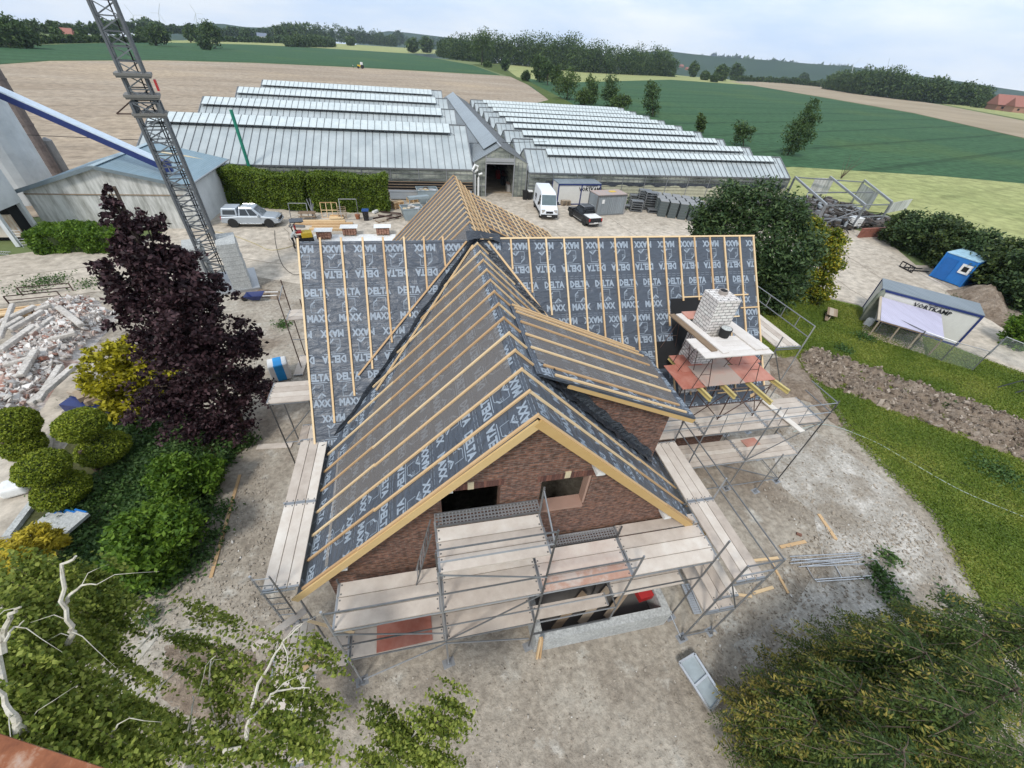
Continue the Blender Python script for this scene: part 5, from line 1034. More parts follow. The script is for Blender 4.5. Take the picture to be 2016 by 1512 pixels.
# ---- writing helper
def lettering(txt,size,origin,right,up,m,parent,name='lettering',off=.012):
    v,f=textmesh(txt,size,.008*size/.3); r=np.array(right,float);r/=np.linalg.norm(r);u=np.array(up,float);u/=np.linalg.norm(u);n=np.cross(r,u); o_=np.array(origin,float)
    mb=MB(); mb.add([o_+r*p[0]+u*p[1]+n*off for p in v],f); return mb.build(name,m,parent,world=True,fix=False)
def container(name,label,cat,c,rz,size,wall,roof,frame,text=None,ribs=False):
    t=thing(name,label,cat,c); L_,D,Hh=size; cs,sn=math.cos(rz),math.sin(rz)
    W=lambda x,y,z:(c[0]+cs*x-sn*y,c[1]+sn*x+cs*y,z+.03)
    def bx(nm,m,c0,s_,par=None,tn=None): mb=MB(); mb.box(W(*c0),s_,rz,tn); return mb.build(nm,m,par or t,world=True)
    bx('wall',wall,(0,0,Hh/2),(L_-.1,D-.1,Hh-.1)); bx('roof',roof,(0,0,Hh),(L_,D,.08))
    for x in (-L_/2+.05,L_/2-.05):
        for y in (-D/2+.05,D/2-.05): bx('corner_post',frame,(x,y,Hh/2),(.12,.12,Hh-.02))
    for y in (-D/2,D/2): bx('edge_frame',frame,(0,y,Hh-.09),(L_-.01,.06,.16)); bx('edge_frame',frame,(0,y,.07),(L_-.01,.05,.12))
    if ribs:
        mb=MB()
        n=int(L_/.26)
        for i in range(n): mb.box(W(-L_/2+.2+(L_-.4)*i/(n-1),-D/2+.02,Hh/2),(.09,.06,Hh-.3),rz)
        n=int(D/.26)
        for i in range(n):
            for s in(-1,1): mb.box(W(s*(L_/2-.02),-D/2+.2+(D-.4)*i/(n-1),Hh/2),(.06,.09,Hh-.3),rz)
        mb.build('wall_ribs',wall,t,world=True)
    return t,W,bx
fr_=(lambda W:(np.array(W(1,0,0))-np.array(W(0,0,0))))
t,W,bx=container('office_container','white site container with dark frame and name lettering behind the van','container',(19.75,52.35,0),R(3),(5.7,2.3,2.45),M_contw,M_controof,M_navy)
bx('door_post',M_navy,(.25,-1.14,1.2),(.12,.06,2.3)); bx('window_strip',M_dark,(2.8,0,1.1),(.1,1.4,1.2))
lettering('VORTKAMP',.60,W(1.50,-1.12,1.62),fr_(W),(0,0,1),M_black,t); lettering('BAU-MIETSERVICE',.19,W(1.6,-1.12,2.12),fr_(W),(0,0,1),M_black,t)
ph,pz=np.array((36.0,19.6)),R(-47.8)
t,W,bx=container('site_container','white site container with navy frame and a corrugated lean-to on the lawn','container',(36.9,20.4,0),pz,(6.0,2.4,2.55),M_contw,M_controof,M_navy)
lettering('VORTKAMP',.42,W(.35,-1.20,1.93),fr_(W),(0,0,1),M_black,t); lettering('BAU-MIETSERVICE',.15,W(.6,-1.20,2.28),fr_(W),(0,0,1),M_black,t)
mb=MB(); mb.prism([W(-2.7,-1.26,1.95),W(.95,-1.26,1.88),W(1.15,-4.5,1.42),W(-2.5,-4.5,1.42)],(0,0,.04)); mb.build('lean_to_roof',M_lilac,t,world=True)
mb=MB()
for x in (-2.5,-1.3,-.1,1.1): mb.bar(W(x,-4.45,0),W(x,-4.45,1.38),.07,.07)
mb.bar(W(-2.5,-4.45,1.36),W(1.1,-4.45,1.36),.07,.07); mb.bar(W(-2.8,-1.3,2.0),W(-2.62,-4.5,1.42),.16,.10,.9); mb.build('lean_to_frame',M_woodold,t,world=True)
bx('lean_to_floor',M_deckred,(-1,-2.9,.03),(3.8,3.2,.04),None,.98)
t,W,bx=container('storage_container','small ribbed grey steel container beside the black pickup','container',(22.35,48.1,0),R(9),(4.0,2.1,2.3),M_contgrey,ribbed('rusty_ribbed_roof',(.42,.30,.25),1.6,0,.6,(.33,.31,.30)),M_steel,ribs=True)
lettering('',.1,W(0,0,0),(1,0,0),(0,0,1),M_black,t) if False else None
bx('yellow_patch',M_yellow,(.6,.2,2.36),(.8,.6,.02)); bx('notice',M_white,(-1.2,-1.05,1.6),(.35,.03,.45))
bc,bw=np.array((51.1,27.45)),R(15)
t,W,bx=container('cabin','bright blue site cabin with a white framed window by the conifer hedge','site cabin',(51.35,27.7,0),R(14),(3.7,2.6,2.45),M_blue,plain('pale_blue_roof',(.36,.55,.66),.4,var=.3),M_blue)
bx('window_frame',M_white,(-1.87,-.75,1.55),(.05,.8,.85)); bx('window_pane',M_dark,(-1.90,-.75,1.55),(.03,.42,.45)); bx('door',plain('door_blue',(.015,.12,.38),.4),(-1.86,.55,1.05),(.04,.95,2.0)); bx('lamp',M_white,(.9,-1.33,2.0),(.12,.05,.12))
# small worked machines
t=thing('mini_dumper','small tracked dumper with black roll hoop, red seat and yellow tray','dumper',(-10.4,39.2,.03),R(15))
mb=MB(); mb.box((0,0,.35),(1.5,.28,.42)); mb.build('track',M_rubber,t).location=(0,-.42,0); mb=MB(); mb.box((0,0,.35),(1.5,.28,.42)); mb.build('track',M_rubber,t).location=(0,.42,0)
mb=MB(); mb.box((.25,0,.8),(.9,.9,.4)); mb.build('tray',M_yellow,t)
mb=MB(); mb.box((-.35,0,1.05),(.5,.55,.16)); mb.box((-.55,0,1.35),(.14,.55,.6)); mb.build('seat',M_red,t)
mb=MB(); mb.tube([(-.75,-.45,.6),(-.85,-.45,1.7),(-.4,-.45,2.0),(.1,-.45,1.95)],.04,6); mb.tube([(-.75,.45,.6),(-.85,.45,1.7),(-.4,.45,2.0),(.1,.45,1.95)],.04,6); mb.build('roll_hoop',M_black,t)
mb=MB(); mb.box((-.3,0,2.02),(1.1,1.05,.06)); mb.build('canopy',M_black,t)
# worker bending beside the dumper
def person(label,loc,rz):
    J=[((0,0,.92),.13),((.06,0,1.10),.14),((.22,0,1.32),.17),((.36,0,1.42),.07),((.48,0,1.44),.10),((.55,0,1.42),.085)]
    E=[(0,1),(1,2),(2,3),(3,4),(4,5)]
    for s in(-1,1):
        k=len(J); J+= [((.0,.10*s,.88),.10),((.06,.13*s,.48),.065),((-.05,.14*s,.08),.05),((.10,.15*s,.04),.045)]; E+=[(0,k),(k,k+1),(k+1,k+2),(k+2,k+3)]
        k=len(J); J+= [((.26,.20*s,1.33),.06),((.34,.24*s,1.05),.045),((.52,.18*s,.86),.035),((.58,.15*s,.80),.035)]; E+=[(2,k),(k,k+1),(k+1,k+2),(k+2,k+3)]
    me=bpy.data.meshes.new('person'); me.from_pydata([j[0] for j in J],E,[]); o=bpy.data.objects.new('person',me); COL.objects.link(o)
    sk=o.modifiers.new('skin','SKIN'); 
    for i,j in enumerate(J): me.skin_vertices[0].data[i].radius=(j[1],j[1])
    me.skin_vertices[0].data[0].use_root=True; sb=o.modifiers.new('sub','SUBSURF'); sb.levels=2; sb.render_levels=2
    dg=bpy.context.evaluated_depsgraph_get(); m2=bpy.data.meshes.new_from_object(o.evaluated_get(dg)); bpy.data.objects.remove(o)
    for q in (M_skin,M_cloth,M_trouser): m2.materials.append(q)
    for p in m2.polygons:
        c=p.center; p.material_index=0 if (c.x>.40 and c.z>1.3) or (c.z<.95 and c.x>.42) else (1 if c.z>.98 else 2); p.use_smooth=True
    o=bpy.data.objects.new('person',m2); COL.objects.link(o); o.location=loc; o.rotation_euler=(0,0,rz); tag(o,label,'person')
    mb=MB(); mb.tube([(.46,0,1.47),(.49,0,1.53),(.50,0,1.57)],[.115,.10,.04],12); mb.build('cap',M_black,o); return o
try: person('person in a pale shirt and dark trousers bending over beside the dumper',(-11.1,38.0,.03),R(20))
except Exception as e: print('person failed',e)
# ---- loose things in the yard
def wpt(x,y): return P(x,y)
def pallet(t,x,y,z,rz=0,w_=1.2,d=.8):
    cs,sn=math.cos(rz),math.sin(rz)
    mb=MB()
    for i in range(5): o_=(-w_/2+.0+w_*0, -d/2+.08+(d-.16)*i/4); mb.box((x-sn*o_[1],y+cs*o_[1],z+.13),(w_,.1,.022),rz)
    for i in range(3): q=(-w_/2+.07+(w_-.14)*i/2); mb.box((x+cs*q,y+sn*q,z+.06),(.1,d,.10),rz)
    return mb
def pallet_thing(px_,label,n=1,rz=0.,group=None,m=None):
    a=P(*px_); t=thing('pallet_stack' if n>1 else 'pallet',label,'pallet',(a[0],a[1],.03),0,group)
    for k in range(n): pallet(t,a[0],a[1],.03+.15*k,rz+random.uniform(-.04,.04)).build('pallet_layer',m or M_wood,t,world=True)
pallet_thing((702,390),'empty pale wooden pallet frame beside the steel trough',2,.05)
pallet_thing((735,377),'single pallet lying against the trough behind the hedge',1,.1)
pallet_thing((784,410),'stack of new yellow pallets behind the grey skips',5,.5); pallet_thing((812,398),'low pallet pile with a black pot on top',3,.4)
pallet_thing((752,436),'broken brown pallet lying on the yard by the timber pile',1,.6,m=M_woodold)
pallet_thing((1112,404),'brown pallet stack leaning beside the white van',4,.1,m=M_woodold)
def brickstack(px_,label):
    a=P(*px_); t=thing('brick_pallet',label,'brick stack',(a[0],a[1],.03))
    pallet(t,a[0],a[1],.03,.05,1.2,.9).build('pallet',M_woodold,t,world=True)
    mb=MB()
    for k in range(5):
        for i in range(5):
            for j in range(3): mb.box((a[0]-.48+.24*i,a[1]-.3+.3*j,.24+.11*k),(.21,.27,.10),random.uniform(-.05,.05))
    mb.build('bricks',M_brick2,t,world=True)
    mb=MB(); mb.box((a[0],a[1],.83),(1.6,1.05,.03),.03); mb.build('cover_board',M_white,t,world=True)
    return a
M_brick2=tintmat('stacked_bricks',[(0,(.20,.10,.07)),(1,(.36,.20,.14))],.85)
brickstack((690,463),'pallet of red bricks under a white board, left of the two in the yard'); brickstack((755,462),'pallet of red bricks under a white board nearest the roof ridge'); 
a=brickstack((640,470),'brick pallet with a blue-marked white cover right behind the left roof edge')
mb=MB(); mb.mm((-10.0,38.4,.035),(-2.5,41.2,.055)); one('floor_slab',M_white,mb,'large white sheet spread on the yard below the brick pallets','ground sheet')
for k,(x0,y0,x1,y1,l) in enumerate(((575,438,680,437,'pale plank at the back of the timber pile'),(580,443,695,442,'pale plank in the middle of the timber pile'),(615,448,700,448,'pale plank at the front right of the timber pile'),(610,453,690,454,'foremost plank of the timber pile'),(570,447,600,448,'grey metal channel left of the timber pile'))):
    a=P(x0,y0);b_=P(x1,y1); mb=MB(); mb.box(((a[0]+b_[0])/2,(a[1]+b_[1])/2,.12),(np.linalg.norm(b_-a),.35,.16),math.atan2(b_[1]-a[1],b_[0]-a[0])); one('timber_bundle' ,M_steel if 'metal' in l else M_wood,mb,l,'timber','timber laid out in front of the hedge')
a=P(735,422);b_=P(778,402); mb=MB(); mb.bar((a[0],a[1],.2),(b_[0],b_[1],.2),.3,.2); one('white_beam',M_white,mb,'long white beam pointing from the blue bin to the pallets','beam')
def bin_(px_,label,body,lid,h=1.05):
    a=P(*px_); t=thing('wheelie_bin',label,'bin',(a[0],a[1],.03)); mb=MB(); V=[]; 
    for z,s in ((0,.23),(h-.1,.30)): V+=[(a[0]-s,a[1]-s,z+.03),(a[0]+s,a[1]-s,z+.03),(a[0]+s,a[1]+s,z+.03),(a[0]-s,a[1]+s,z+.03)]
    mb.add(V,[(3,2,1,0),(4,5,6,7),(0,1,5,4),(1,2,6,5),(2,3,7,6),(3,0,4,7)]); mb.build('tub',body,t,world=True); mb=MB(); mb.box((a[0],a[1],h),(.66,.68,.10)); mb.build('lid',lid,t,world=True)
bin_((722,434),'black wheelie bin with a blue lid at the corner of the hedge',M_black,plain('bin_blue',(.03,.08,.25),.4)); bin_((1033,393),'all-black wheelie bin left of the greenhouse gate corner',M_rubber,M_rubber); bin_((1042,393),'black wheelie bin with a white lid beside the greenhouse gate',M_rubber,M_white)
def frame_thing(px_,w_,h,label,m,nx=2,ny=2,lean=.25):
    a=P(*px_); t=thing('leaning_frame',label,'frame',(a[0],a[1],.03)); mb=MB(); A=lambda u,v:(a[0]+u*w_,a[1]+lean*v*h,.03+v*h)
    for i in range(nx+1): mb.bar(A(i/nx-.5,0),A(i/nx-.5,1),.06,.06)
    for j in range(ny+1): mb.bar(A(-.5,j/ny),A(.5,j/ny),.06,.06)
    mb.build('frame',m,t,world=True); return t,A
frame_thing((591,431),1.7,1.4,'grey glazed frame leaning on the hedge nearest the silver pickup',M_steel,1,2); frame_thing((651,429),1.6,1.4,'yellow wooden frame of six panes leaning on the hedge',M_wood,3,2); frame_thing((675,431),.8,1.1,'small weathered wooden panel next to the metal arch',M_woodold,1,6); frame_thing((690,433),1.7,1.9,'tall grey metal arch frame standing by the hedge',M_steel,1,1)
for i,(x,y,h,m_,l) in enumerate(((617,430,1.6,M_steel,'bundle of grey pipes standing in the hedge gap'),(608,432,1.0,M_woodold,'dark red trestle table under the hedge gap'),(663,432,.5,M_wood,'yellow sheet leaning low beside the six-pane frame'),(705,432,.45,plain('terracotta',(.30,.12,.06),.8),'terracotta pot beside the black wheelie bin'))):
    a=P(x,y); mb=MB()
    if 'pot' in l: mb.tube([(a[0],a[1],.03),(a[0],a[1],.5)],[.18,.28],12)
    elif 'pipes' in l:
        for k in range(7): mb.tube([(a[0]+random.uniform(-.3,.3),a[1],.03),(a[0]+random.uniform(-.3,.3),a[1]+.4,h+random.uniform(-.3,.3))],.035,5)
    elif 'table' in l:
        mb.box((a[0],a[1],.7),(1.6,.7,.06)); 
        for sx in(-1,1):
            for sy in(-1,1): mb.bar((a[0]+sx*.7,a[1]+sy*.3,.03),(a[0]+sx*.6,a[1]+sy*.25,.68),.06,.06)
        mb.box((a[0],a[1]-.4,.4),(1.6,.25,.05))
    else: mb.box((a[0],a[1],.2),(1.4,.8,.03),.1); mb.bar((a[0]-.7,a[1]+.4,.2),(a[0]+.7,a[1]+.4,.2),.05,.3)
    one(['pipe_bundle','work_table','yellow_sheet','plant_pot'][i],m_,mb,l,['pipes','table','sheet','pot'][i])
def skip(px_,sx,sy,h,label,rz=.1,fill=None):
    a=P(*px_); t=thing('skip_container',label,'skip',(a[0],a[1],.03)); cs,sn=math.cos(rz),math.sin(rz); W=lambda x,y,z:(a[0]+cs*x-sn*y,a[1]+sn*x+cs*y,z)
    mb=MB(); b0=[W(-sx*.4,-sy*.45,.05),W(sx*.4,-sy*.45,.05),W(sx*.4,sy*.45,.05),W(-sx*.4,sy*.45,.05)]; t0=[W(-sx/2,-sy/2,h),W(sx/2,-sy/2,h),W(sx/2,sy/2,h),W(-sx/2,sy/2,h)]
    mb.add(b0+t0,[(3,2,1,0),(0,1,5,4),(1,2,6,5),(2,3,7,6),(3,0,4,7)]); 
    for i in range(4): mb.bar(t0[i],t0[(i+1)%4],.08,.08)
    mb.build('tub',M_skipg,t,world=True,fix=False)
    mb=MB()
    for k in range(26): mb.box(W(random.uniform(-.4,.4)*sx,random.uniform(-.4,.4)*sy,h-.15+random.uniform(-.2,.1)),(random.uniform(.15,.5),random.uniform(.15,.5),random.uniform(.05,.25)),random.uniform(0,3))
    mb.build('waste',tintmat('mixed_waste',[(0,(.1,.08,.06)),(.3,(.35,.33,.3)),(.6,(.5,.5,.52)),(.8,(.45,.3,.05)),(1,(.6,.6,.6))],.8),t,world=True); 
M_skipg=plain('grey_skip',(.26,.31,.33),.5)
skip((842,398),2.4,1.8,1.5,'grey waste container with rubbish bags behind the back roof'); skip((812,430),2.2,1.6,1.2,'pale grey skip half hidden by the back roof slope',.2)
mb=MB(); a=P(825,408); mb.box((a[0],a[1],1.1),(2.4,.7,.25),.35); mb.bar((a[0]-1,a[1]-.4,.03),(a[0]-1,a[1]-.4,1),.1,.1); mb.bar((a[0]+.9,a[1],.03),(a[0]+.9,a[1]+.2,1),.1,.1); one('duct',M_skipg,mb,'dark grey roof duct lying on blocks between the two skips','duct')
for k,(x0,y0,x1,y1) in enumerate(((735,432,772,425),(745,426,785,432),(750,420,790,424),(762,436,790,430),(770,424,800,430))):
    a=P(x0,y0);b_=P(x1,y1); mb=MB(); mb.bar((a[0],a[1],.1+.04*k),(b_[0],b_[1],.12+.04*k),.12,.12); one('iron_beam',M_steelrust,mb,['thin rusty beam nearest the blue-lidded bin','rusty beam lying crosswise in the scrap pile','rearmost rusty beam near the pallets','front rusty beam of the scrap pile','rightmost rusty beam beside the skips'][k],'beam','rusty beams on the yard')
# plant-tray racks beside the right greenhouse
k=0
for (x,y,n,l) in ((1234,411,2,'lowest tray stack at the left end of the racks'),(1250,416,5,'front tray stack of medium height'),(1262,408,8,'tall tray stack second from the left'),(1275,413,8,'tall tray stack beside the dark racks'),(1247,404,5,'rear tray stack against the greenhouse grass'),(1285,419,2,'low tray pile in front of the dark racks')):
    a=P(x,y); t=thing('tray_stack',l,'tray stack',(a[0],a[1],.03),group='grey plant tray stacks on the yard')
    for j in range(n):
        mb=MB(); z=.1+.28*j; mb.box((a[0],a[1],z+.06),(1.5,.95,.05),-.25,.4)
        for sx,sy in((-1,-1),(1,-1),(1,1),(-1,1)): 
            c_,s_=math.cos(-.25),math.sin(-.25); mb.box((a[0]+c_*sx*.68-s_*sy*.42,a[1]+s_*sx*.68+c_*sy*.42,z-.03),(.08,.08,.22),-.25,.5)
        mb.build('tray',M_steel,t,world=True)
for i in range(3):
    for j in range(5):
        a=P(1300,424)+np.array((1.05*j-.5*i*0+.3*i,1.5*i-.55*j,0)); mb=MB(); mb.box((a[0],a[1],.9),(.95,1.35,1.75),-.35,.2); mb.box((a[0],a[1],1.80),(1.0,1.4,.05),-.35,.9)
        for z in (.3,.6,.9,1.2,1.5): mb.box((a[0],a[1],z),(1.0,1.4,.03),-.35,.5)
        one('rack_cart',tintmat('rack',[(0,(.06,.075,.075)),(.5,(.14,.16,.16)),(1,(.28,.28,.28))],.5) if i==j==0 else bpy.data.materials['rack'],mb,f"dark plant rack in the {['front','middle','rear'][i]} row, {['first','second','third','fourth','fifth'][j]} from the left",'rack','dark plant racks by the greenhouse')
# steel frame barn with scrap
fb=thing('steel_frame_barn','roofless steel portal frame over scrap beside the right greenhouse','barn frame',(57,47,0))
K=[(47.1,41.5),(52.7,41.4),(58.3,42.8)]; KB=[(53.6,54.3),(60.3,54.9),(64.8,53.2)]
for i,(x,y) in enumerate(K[:2]): mb=MB(); mb.bar((x,y,0),(x,y,3),.22,.22,.6); mb.build('column',M_steel,fb,world=True)
for (a,b_) in zip(K,KB): mb=MB(); mb.bar((a[0],a[1],3.),(b_[0],b_[1],3.15),.2,.24,.9); mb.build('rafter',M_steel,fb,world=True)
for a,b_ in (((47.1,41.5,2.9),(58.3,42.8,2.7)),((53.6,54.3,3.1),(64.8,53.2,2.9)),((50,47.5,2.8),(61,48,2.8)),((47.1,41.5,.4),(52.7,41.4,2.6)),((47.1,41.5,1.3),(58,42.6,1.4))): mb=MB(); mb.bar(a,b_,.12,.14,.5); mb.build('beam',M_steel,fb,world=True)
for x,y in KB+[(58.3,42.8)]: mb=MB(); mb.bar((x,y,0),(x,y,3),.2,.2,.5); mb.build('column',M_steel,fb,world=True)
for (x0,y0,x1,y1,z0,z1) in ((57.5,54.6,61.0,54.6,.8,3.0),(64.6,53.0,61.5,47.5,.6,2.8),(59,43.4,65,45.4,1.4,2.7)): mb=MB(); mb.prism([(x0,y0,z0),(x1,y1,z0),(x1,y1,z1),(x0,y0,z1)],(.03,.05,0)); mb.build('cladding_panel',M_shedwall,fb,world=True)
mb=MB(); mb.prism([(51.2,38.8,0),(58.2,39.4,0),(58.2,39.4,1.1),(51.2,38.8,1.1)],(.05,.25,0)); one('brick_kerb_wall',plain('red_wall',(.25,.10,.07),.85,var=.3),mb,'low red wall at the front of the steel-framed scrap yard','wall')
sp=MB()
for _ in range(900):
    x,y=random.uniform(46.5,60),random.uniform(41.5,53); s=random.uniform(.2,1.2); sp.box((x,y,random.uniform(.1,.9)),(s,random.uniform(.15,.7),random.uniform(.08,.5)),random.uniform(0,3))
for _ in range(140):
    x,y=random.uniform(46.5,58),random.uniform(41.5,52); a_=random.uniform(0,6.3); sp.bar((x,y,random.uniform(.2,.8)),(x+2.4*math.cos(a_),y+2.4*math.sin(a_),random.uniform(.2,1.5)),.08,.08)
o=one('scrap_heap',tintmat('scrap',[(0,(.02,.02,.02)),(.5,(.07,.06,.05)),(.8,(.14,.12,.11)),(.95,(.28,.31,.33)),(1,(.5,.5,.5))],.7),sp,'tangled heap of scrap metal and trays under the steel frame','scrap heap',kind='stuff')
mb=MB(); mb.box((53.2,41.9,.95),(1.3,1.1,1.0),.2)
for z in (.6,.8,1.0,1.2,1.4): mb.box((53.2,41.9,z),(1.36,1.16,.04),.2)
one('liquid_tote',M_white,mb,'white caged liquid tote behind the low red wall','tank')
# garden side, right
t=thing('wire_enclosure','wire mesh fence enclosure running from the lean-to towards the right edge','fence',(41,14,0))
mesh=mat('wire_mesh')[0]; nb=mesh.node_tree.nodes['Principled BSDF']; nb.inputs['Base Color'].default_value=(.45,.5,.5,1); nb.inputs['Alpha'].default_value=.16
fp=[P(1722,655),P(1790,690),P(1850,712),P(1912,730),P(1945,700),P(2040,740)]
for i,(a,b_) in enumerate(zip(fp,fp[1:])):
    mb=MB(); mb.poly([(a[0],a[1],.05),(b_[0],b_[1],.05),(b_[0],b_[1],1.6),(a[0],a[1],1.6)]); mb.build('mesh_panel',mesh,t,world=True)
    mb=MB(); mb.tube([(a[0],a[1],1.6),(b_[0],b_[1],1.6)],.03,5); mb.build('top_rail',M_steel,t,world=True)
    mb=MB(); mb.tube([(a[0],a[1],0),(a[0],a[1],1.65)],.035,5); mb.build('post',M_steel,t,world=True)
a=P(1692,632); mb=MB(); n_=10; mb.add([(a[0],a[1],.0),(a[0]+1.1,a[1]-.2,0),(a[0]+1.25,a[1]+.05,1.4),(a[0]+.95,a[1]+.15,2.3),(a[0]+.6,a[1]+.2,2.6),(a[0]+.25,a[1]+.15,2.2),(a[0]-.05,a[1]+.05,1.2)],[(0,1,2,3,4,5,6)]); mb2=MB(); mb2.prism(mb.v,(.12,.2,.0)); one('standing_stone',groundmat('lichen_stone',[(.3,(.13,.15,.11)),(.7,(.30,.31,.26))],1.5,6,bmp=.3),mb2,'tall pointed grey upturned boat-shaped slab beside the lean-to container','slab')
a=P(1700,637); mb=MB(); mb.box((a[0],a[1]-.3,.3),(.45,.45,.55),.4); mb.tube([(a[0],a[1]-.3,.57),(a[0],a[1]-.3,.66)],.08,8); one('white_canister',M_white,mb,'white plastic canister standing at the foot of the pointed slab','canister')
a=P(1632,625);t=thing('garden_table','weathered wooden picnic table tipped on the lawn','table',(a[0],a[1],0)); mb=MB()
for i in range(5): mb.box((a[0]+.18*(i-2),a[1]+.18*(2-i)*.2,.5+.04*(2-i)),(.16,1.5,.03),-.8)
mb.build('table_top',M_woodold,t,world=True); mb=MB(); mb.box((a[0]-.7,a[1]-.3,.3),(.2,1.5,.03),-.8); mb.build('bench',M_woodold,t,world=True)
for s in(-1,1): mb=MB(); mb.bar((a[0]-.5*s,a[1]-.4*s,0.03),(a[0]-.3*s,a[1]-.3*s,.46),.08,.08); mb.build('leg',M_woodold,t,world=True)
t=thing('pallet_fork','black pallet fork attachment lying on the yard by the blue cabin','pallet fork',tuple(P(1790,530))); a=P(1775,528)
for y in (0,.7): mb=MB(); mb.bar((a[0]+.2,a[1]-y,.12),(a[0]+2.0,a[1]-y-.5,.12),.14,.06); mb.build('tine',M_black,t,world=True)
mb=MB(); mb.bar((a[0],a[1]+.3,.1),(a[0]-.2,a[1]-1.2,.1),.1,.1); mb.bar((a[0],a[1]+.3,.6),(a[0]-.2,a[1]-1.2,.6),.1,.1); 
for k in range(4): mb.bar((a[0]-.06*k,a[1]+.3-.5*k,.1),(a[0]-.06*k,a[1]+.3-.5*k,.62),.07,.07)
mb.build('frame',M_black,t,world=True)
a=P(1990,770); mb=MB()
for s,(dx,dy) in enumerate(((0,0),(1.3,-1.2),(.7,-.6))): mb.tube([(a[0]+dx-.8,a[1]+dy+.4,0),(a[0]+dx,a[1]+dy,.9),(a[0]+dx+.5,a[1]+dy-.9,0)],.04,5)
mb.tube([(a[0],a[1],.9),(a[0]+1.3,a[1]-1.2,.9)],.04,5); one('metal_trestle',M_black,mb,'black folding metal trestles on the lawn at the right edge','trestle')
# ---- loose items on the soil
for (x0,y0,x1,y1,w_,l) in ((1612,1012,1646,1062,.14,'fresh timber board lying alone on the soil right of the house'),(1536,1077,1586,1066,.13,'short fresh board near the dark brick on the soil'),(1518,1105,1552,1168,.09,'thin board behind the right scaffold foot'),(1447,1170,1480,1174,.10,'short offcut left under the right scaffold end'),(1482,1168,1522,1156,.11,'pale short board just outside the right scaffold end'),(1470,1105,1532,1098,.10,'weathered board pointing at the scaffold corner'),(472,935,415,1137,.11,'very long batten lying on the soil left of the house')):
    plank((x0,y0),(x1,y1),.04,.04,w_,l)
plank((1568,1050),(1578,1054),.06,.06,.1,'single dark brick lying on the soil',name='brick',m=M_brick2,h=.08,tn=0)
def pipeset(name,lines,label,cat,z=.05,r=.025): 
    mb=MB()
    for L_ in lines: mb.tube([tuple(P(x,y)[:2])+(z+random.uniform(0,.08),) for x,y in L_],r,6)
    one(name,M_chrome,mb,label,cat)
M_chrome2=M_steel
pipeset('guard_frame',[[(1586,1118),(1600,1143),(1714,1135),(1697,1113),(1586,1118)],[(1642,1116),(1655,1140)],[(1600,1143),(1606,1147),(1712,1140)]],'rectangular galvanised guard frame lying on the soil','guard frame')
pipeset('tube_bundle',[[(1553,1098),(1690,1090)],[(1555,1106),(1693,1094)],[(1560,1112),(1695,1100)],[(1570,1118),(1680,1106)],[(1553,1112),(1690,1104)],[(1556,1103),(1640,1108)]],'bundle of loose galvanised tubes beside the guard frame','tubes')
pipeset('u_frame',[[(1710,1103),(1722,1104),(1766,1162),(1727,1170)]],'open three-sided galvanised frame near the grass edge','frame')
# sheet-metal tray, bottom
a,b_,c_=P(1336,1306,.3),P(1366,1288,.3),P(1420,1372,.3); d_=P(1398,1402,.3); 
t=thing('panel_tray','long grey metal panel tray lying on the ground by the conifers','metal panel',tuple(P(1380,1340)))
mb=MB(); mb.prism([a,b_,c_,d_],(0,0,-.04)); mb.build('panel',plain('grey_blue_panel',(.33,.38,.40),.4,var=.15),t,world=True)
mb=MB()
for p,q in ((a,b_),(b_,c_),(c_,d_),(d_,a)): mb.bar(p+np.array((0,0,.03)),q+np.array((0,0,.03)),.07,.09)
m1=(a+d_)/2;m2=(b_+c_)/2; mb.bar(m1+np.array((0,0,.03)),m2+np.array((0,0,.03)),.06,.07); mb.build('rim',M_chrome,t,world=True)
mb=MB(); mb.prism([a,b_,c_,d_],(0,0,-.25)); 
# metal grate leaning at right scaffold bottom
a,b_=P(1342,1152,.3),P(1366,1208,.1); mb=MB(); d=(b_-a); s_=np.array((.28,-.02,0)); 
mb.bar(a,b_,.03,.08,.9); mb.bar(a+s_,b_+s_,.03,.08,.9)
for k in range(14): q=a+d*k/13; mb.bar(q,q+s_,.05,.02,.9)
for k in range(1,4): mb.bar(a+s_*k/4,b_+s_*k/4,.035,.02,.8)
one('steel_grate',M_steel,mb,'loose perforated steel deck leaning down beside the concrete light well','steel grate')
mb=MB(); mb.tube([P(1300,1165,.8),P(1340,1253,.1)],.02,5); one('steel_tube',M_chrome,mb,'thin bright tube leaning from the light well to the scaffold foot','tube')
# rubble beams
RB=[((0,690),(70,640),.5,'flat pale beam at the left edge of the rubble'),((5,648),(45,625),.4,'short pale beam at the left edge above the long one'),((60,795),(150,718),.42,'long pale concrete beam nearest the golden shrub'),((75,790),(120,720),.4,'grey-brown beam crossing beside the long pale beam'),((40,740),(70,690),.45,'grey slab tilted in the middle of the rubble'),((8,720),(70,702),.3,'thin pale slab in the lower middle of the rubble'),((20,650),(85,612),.35,'white beam on the upper rubble slope'),((0,635),(70,603),.45,'long white beam along the upper left rubble edge'),((115,605),(160,640),.45,'isolated grey beam on the upper right of the rubble'),((60,660),(105,625),.3,'narrow beam below the upper white beam'),((95,670),(150,655),.3,'short beam beside the brick-red dust'),((70,612),(100,600),.4,'small block at the top of the rubble'),((0,665),(25,600),.3,'steep beam leaning on the left rubble edge')]
for (p,q,w_,l) in RB:
    a=P(p[0],p[1],.85);b_=P(q[0],q[1],1.0); mb=MB(); mb.bar(a,b_,w_*.72,.22,up=(0,0,1)); o=one('concrete_beam',M_beam,mb,l,'concrete beam','broken beams on the rubble heap'); bev(o,.03,1)
mb=MB(); a=P(15,625); 
for k in range(4): mb.box((a[0]-k*.1,a[1]-.3*k,.35+.08*k),(3.0,.25,.10),.25)
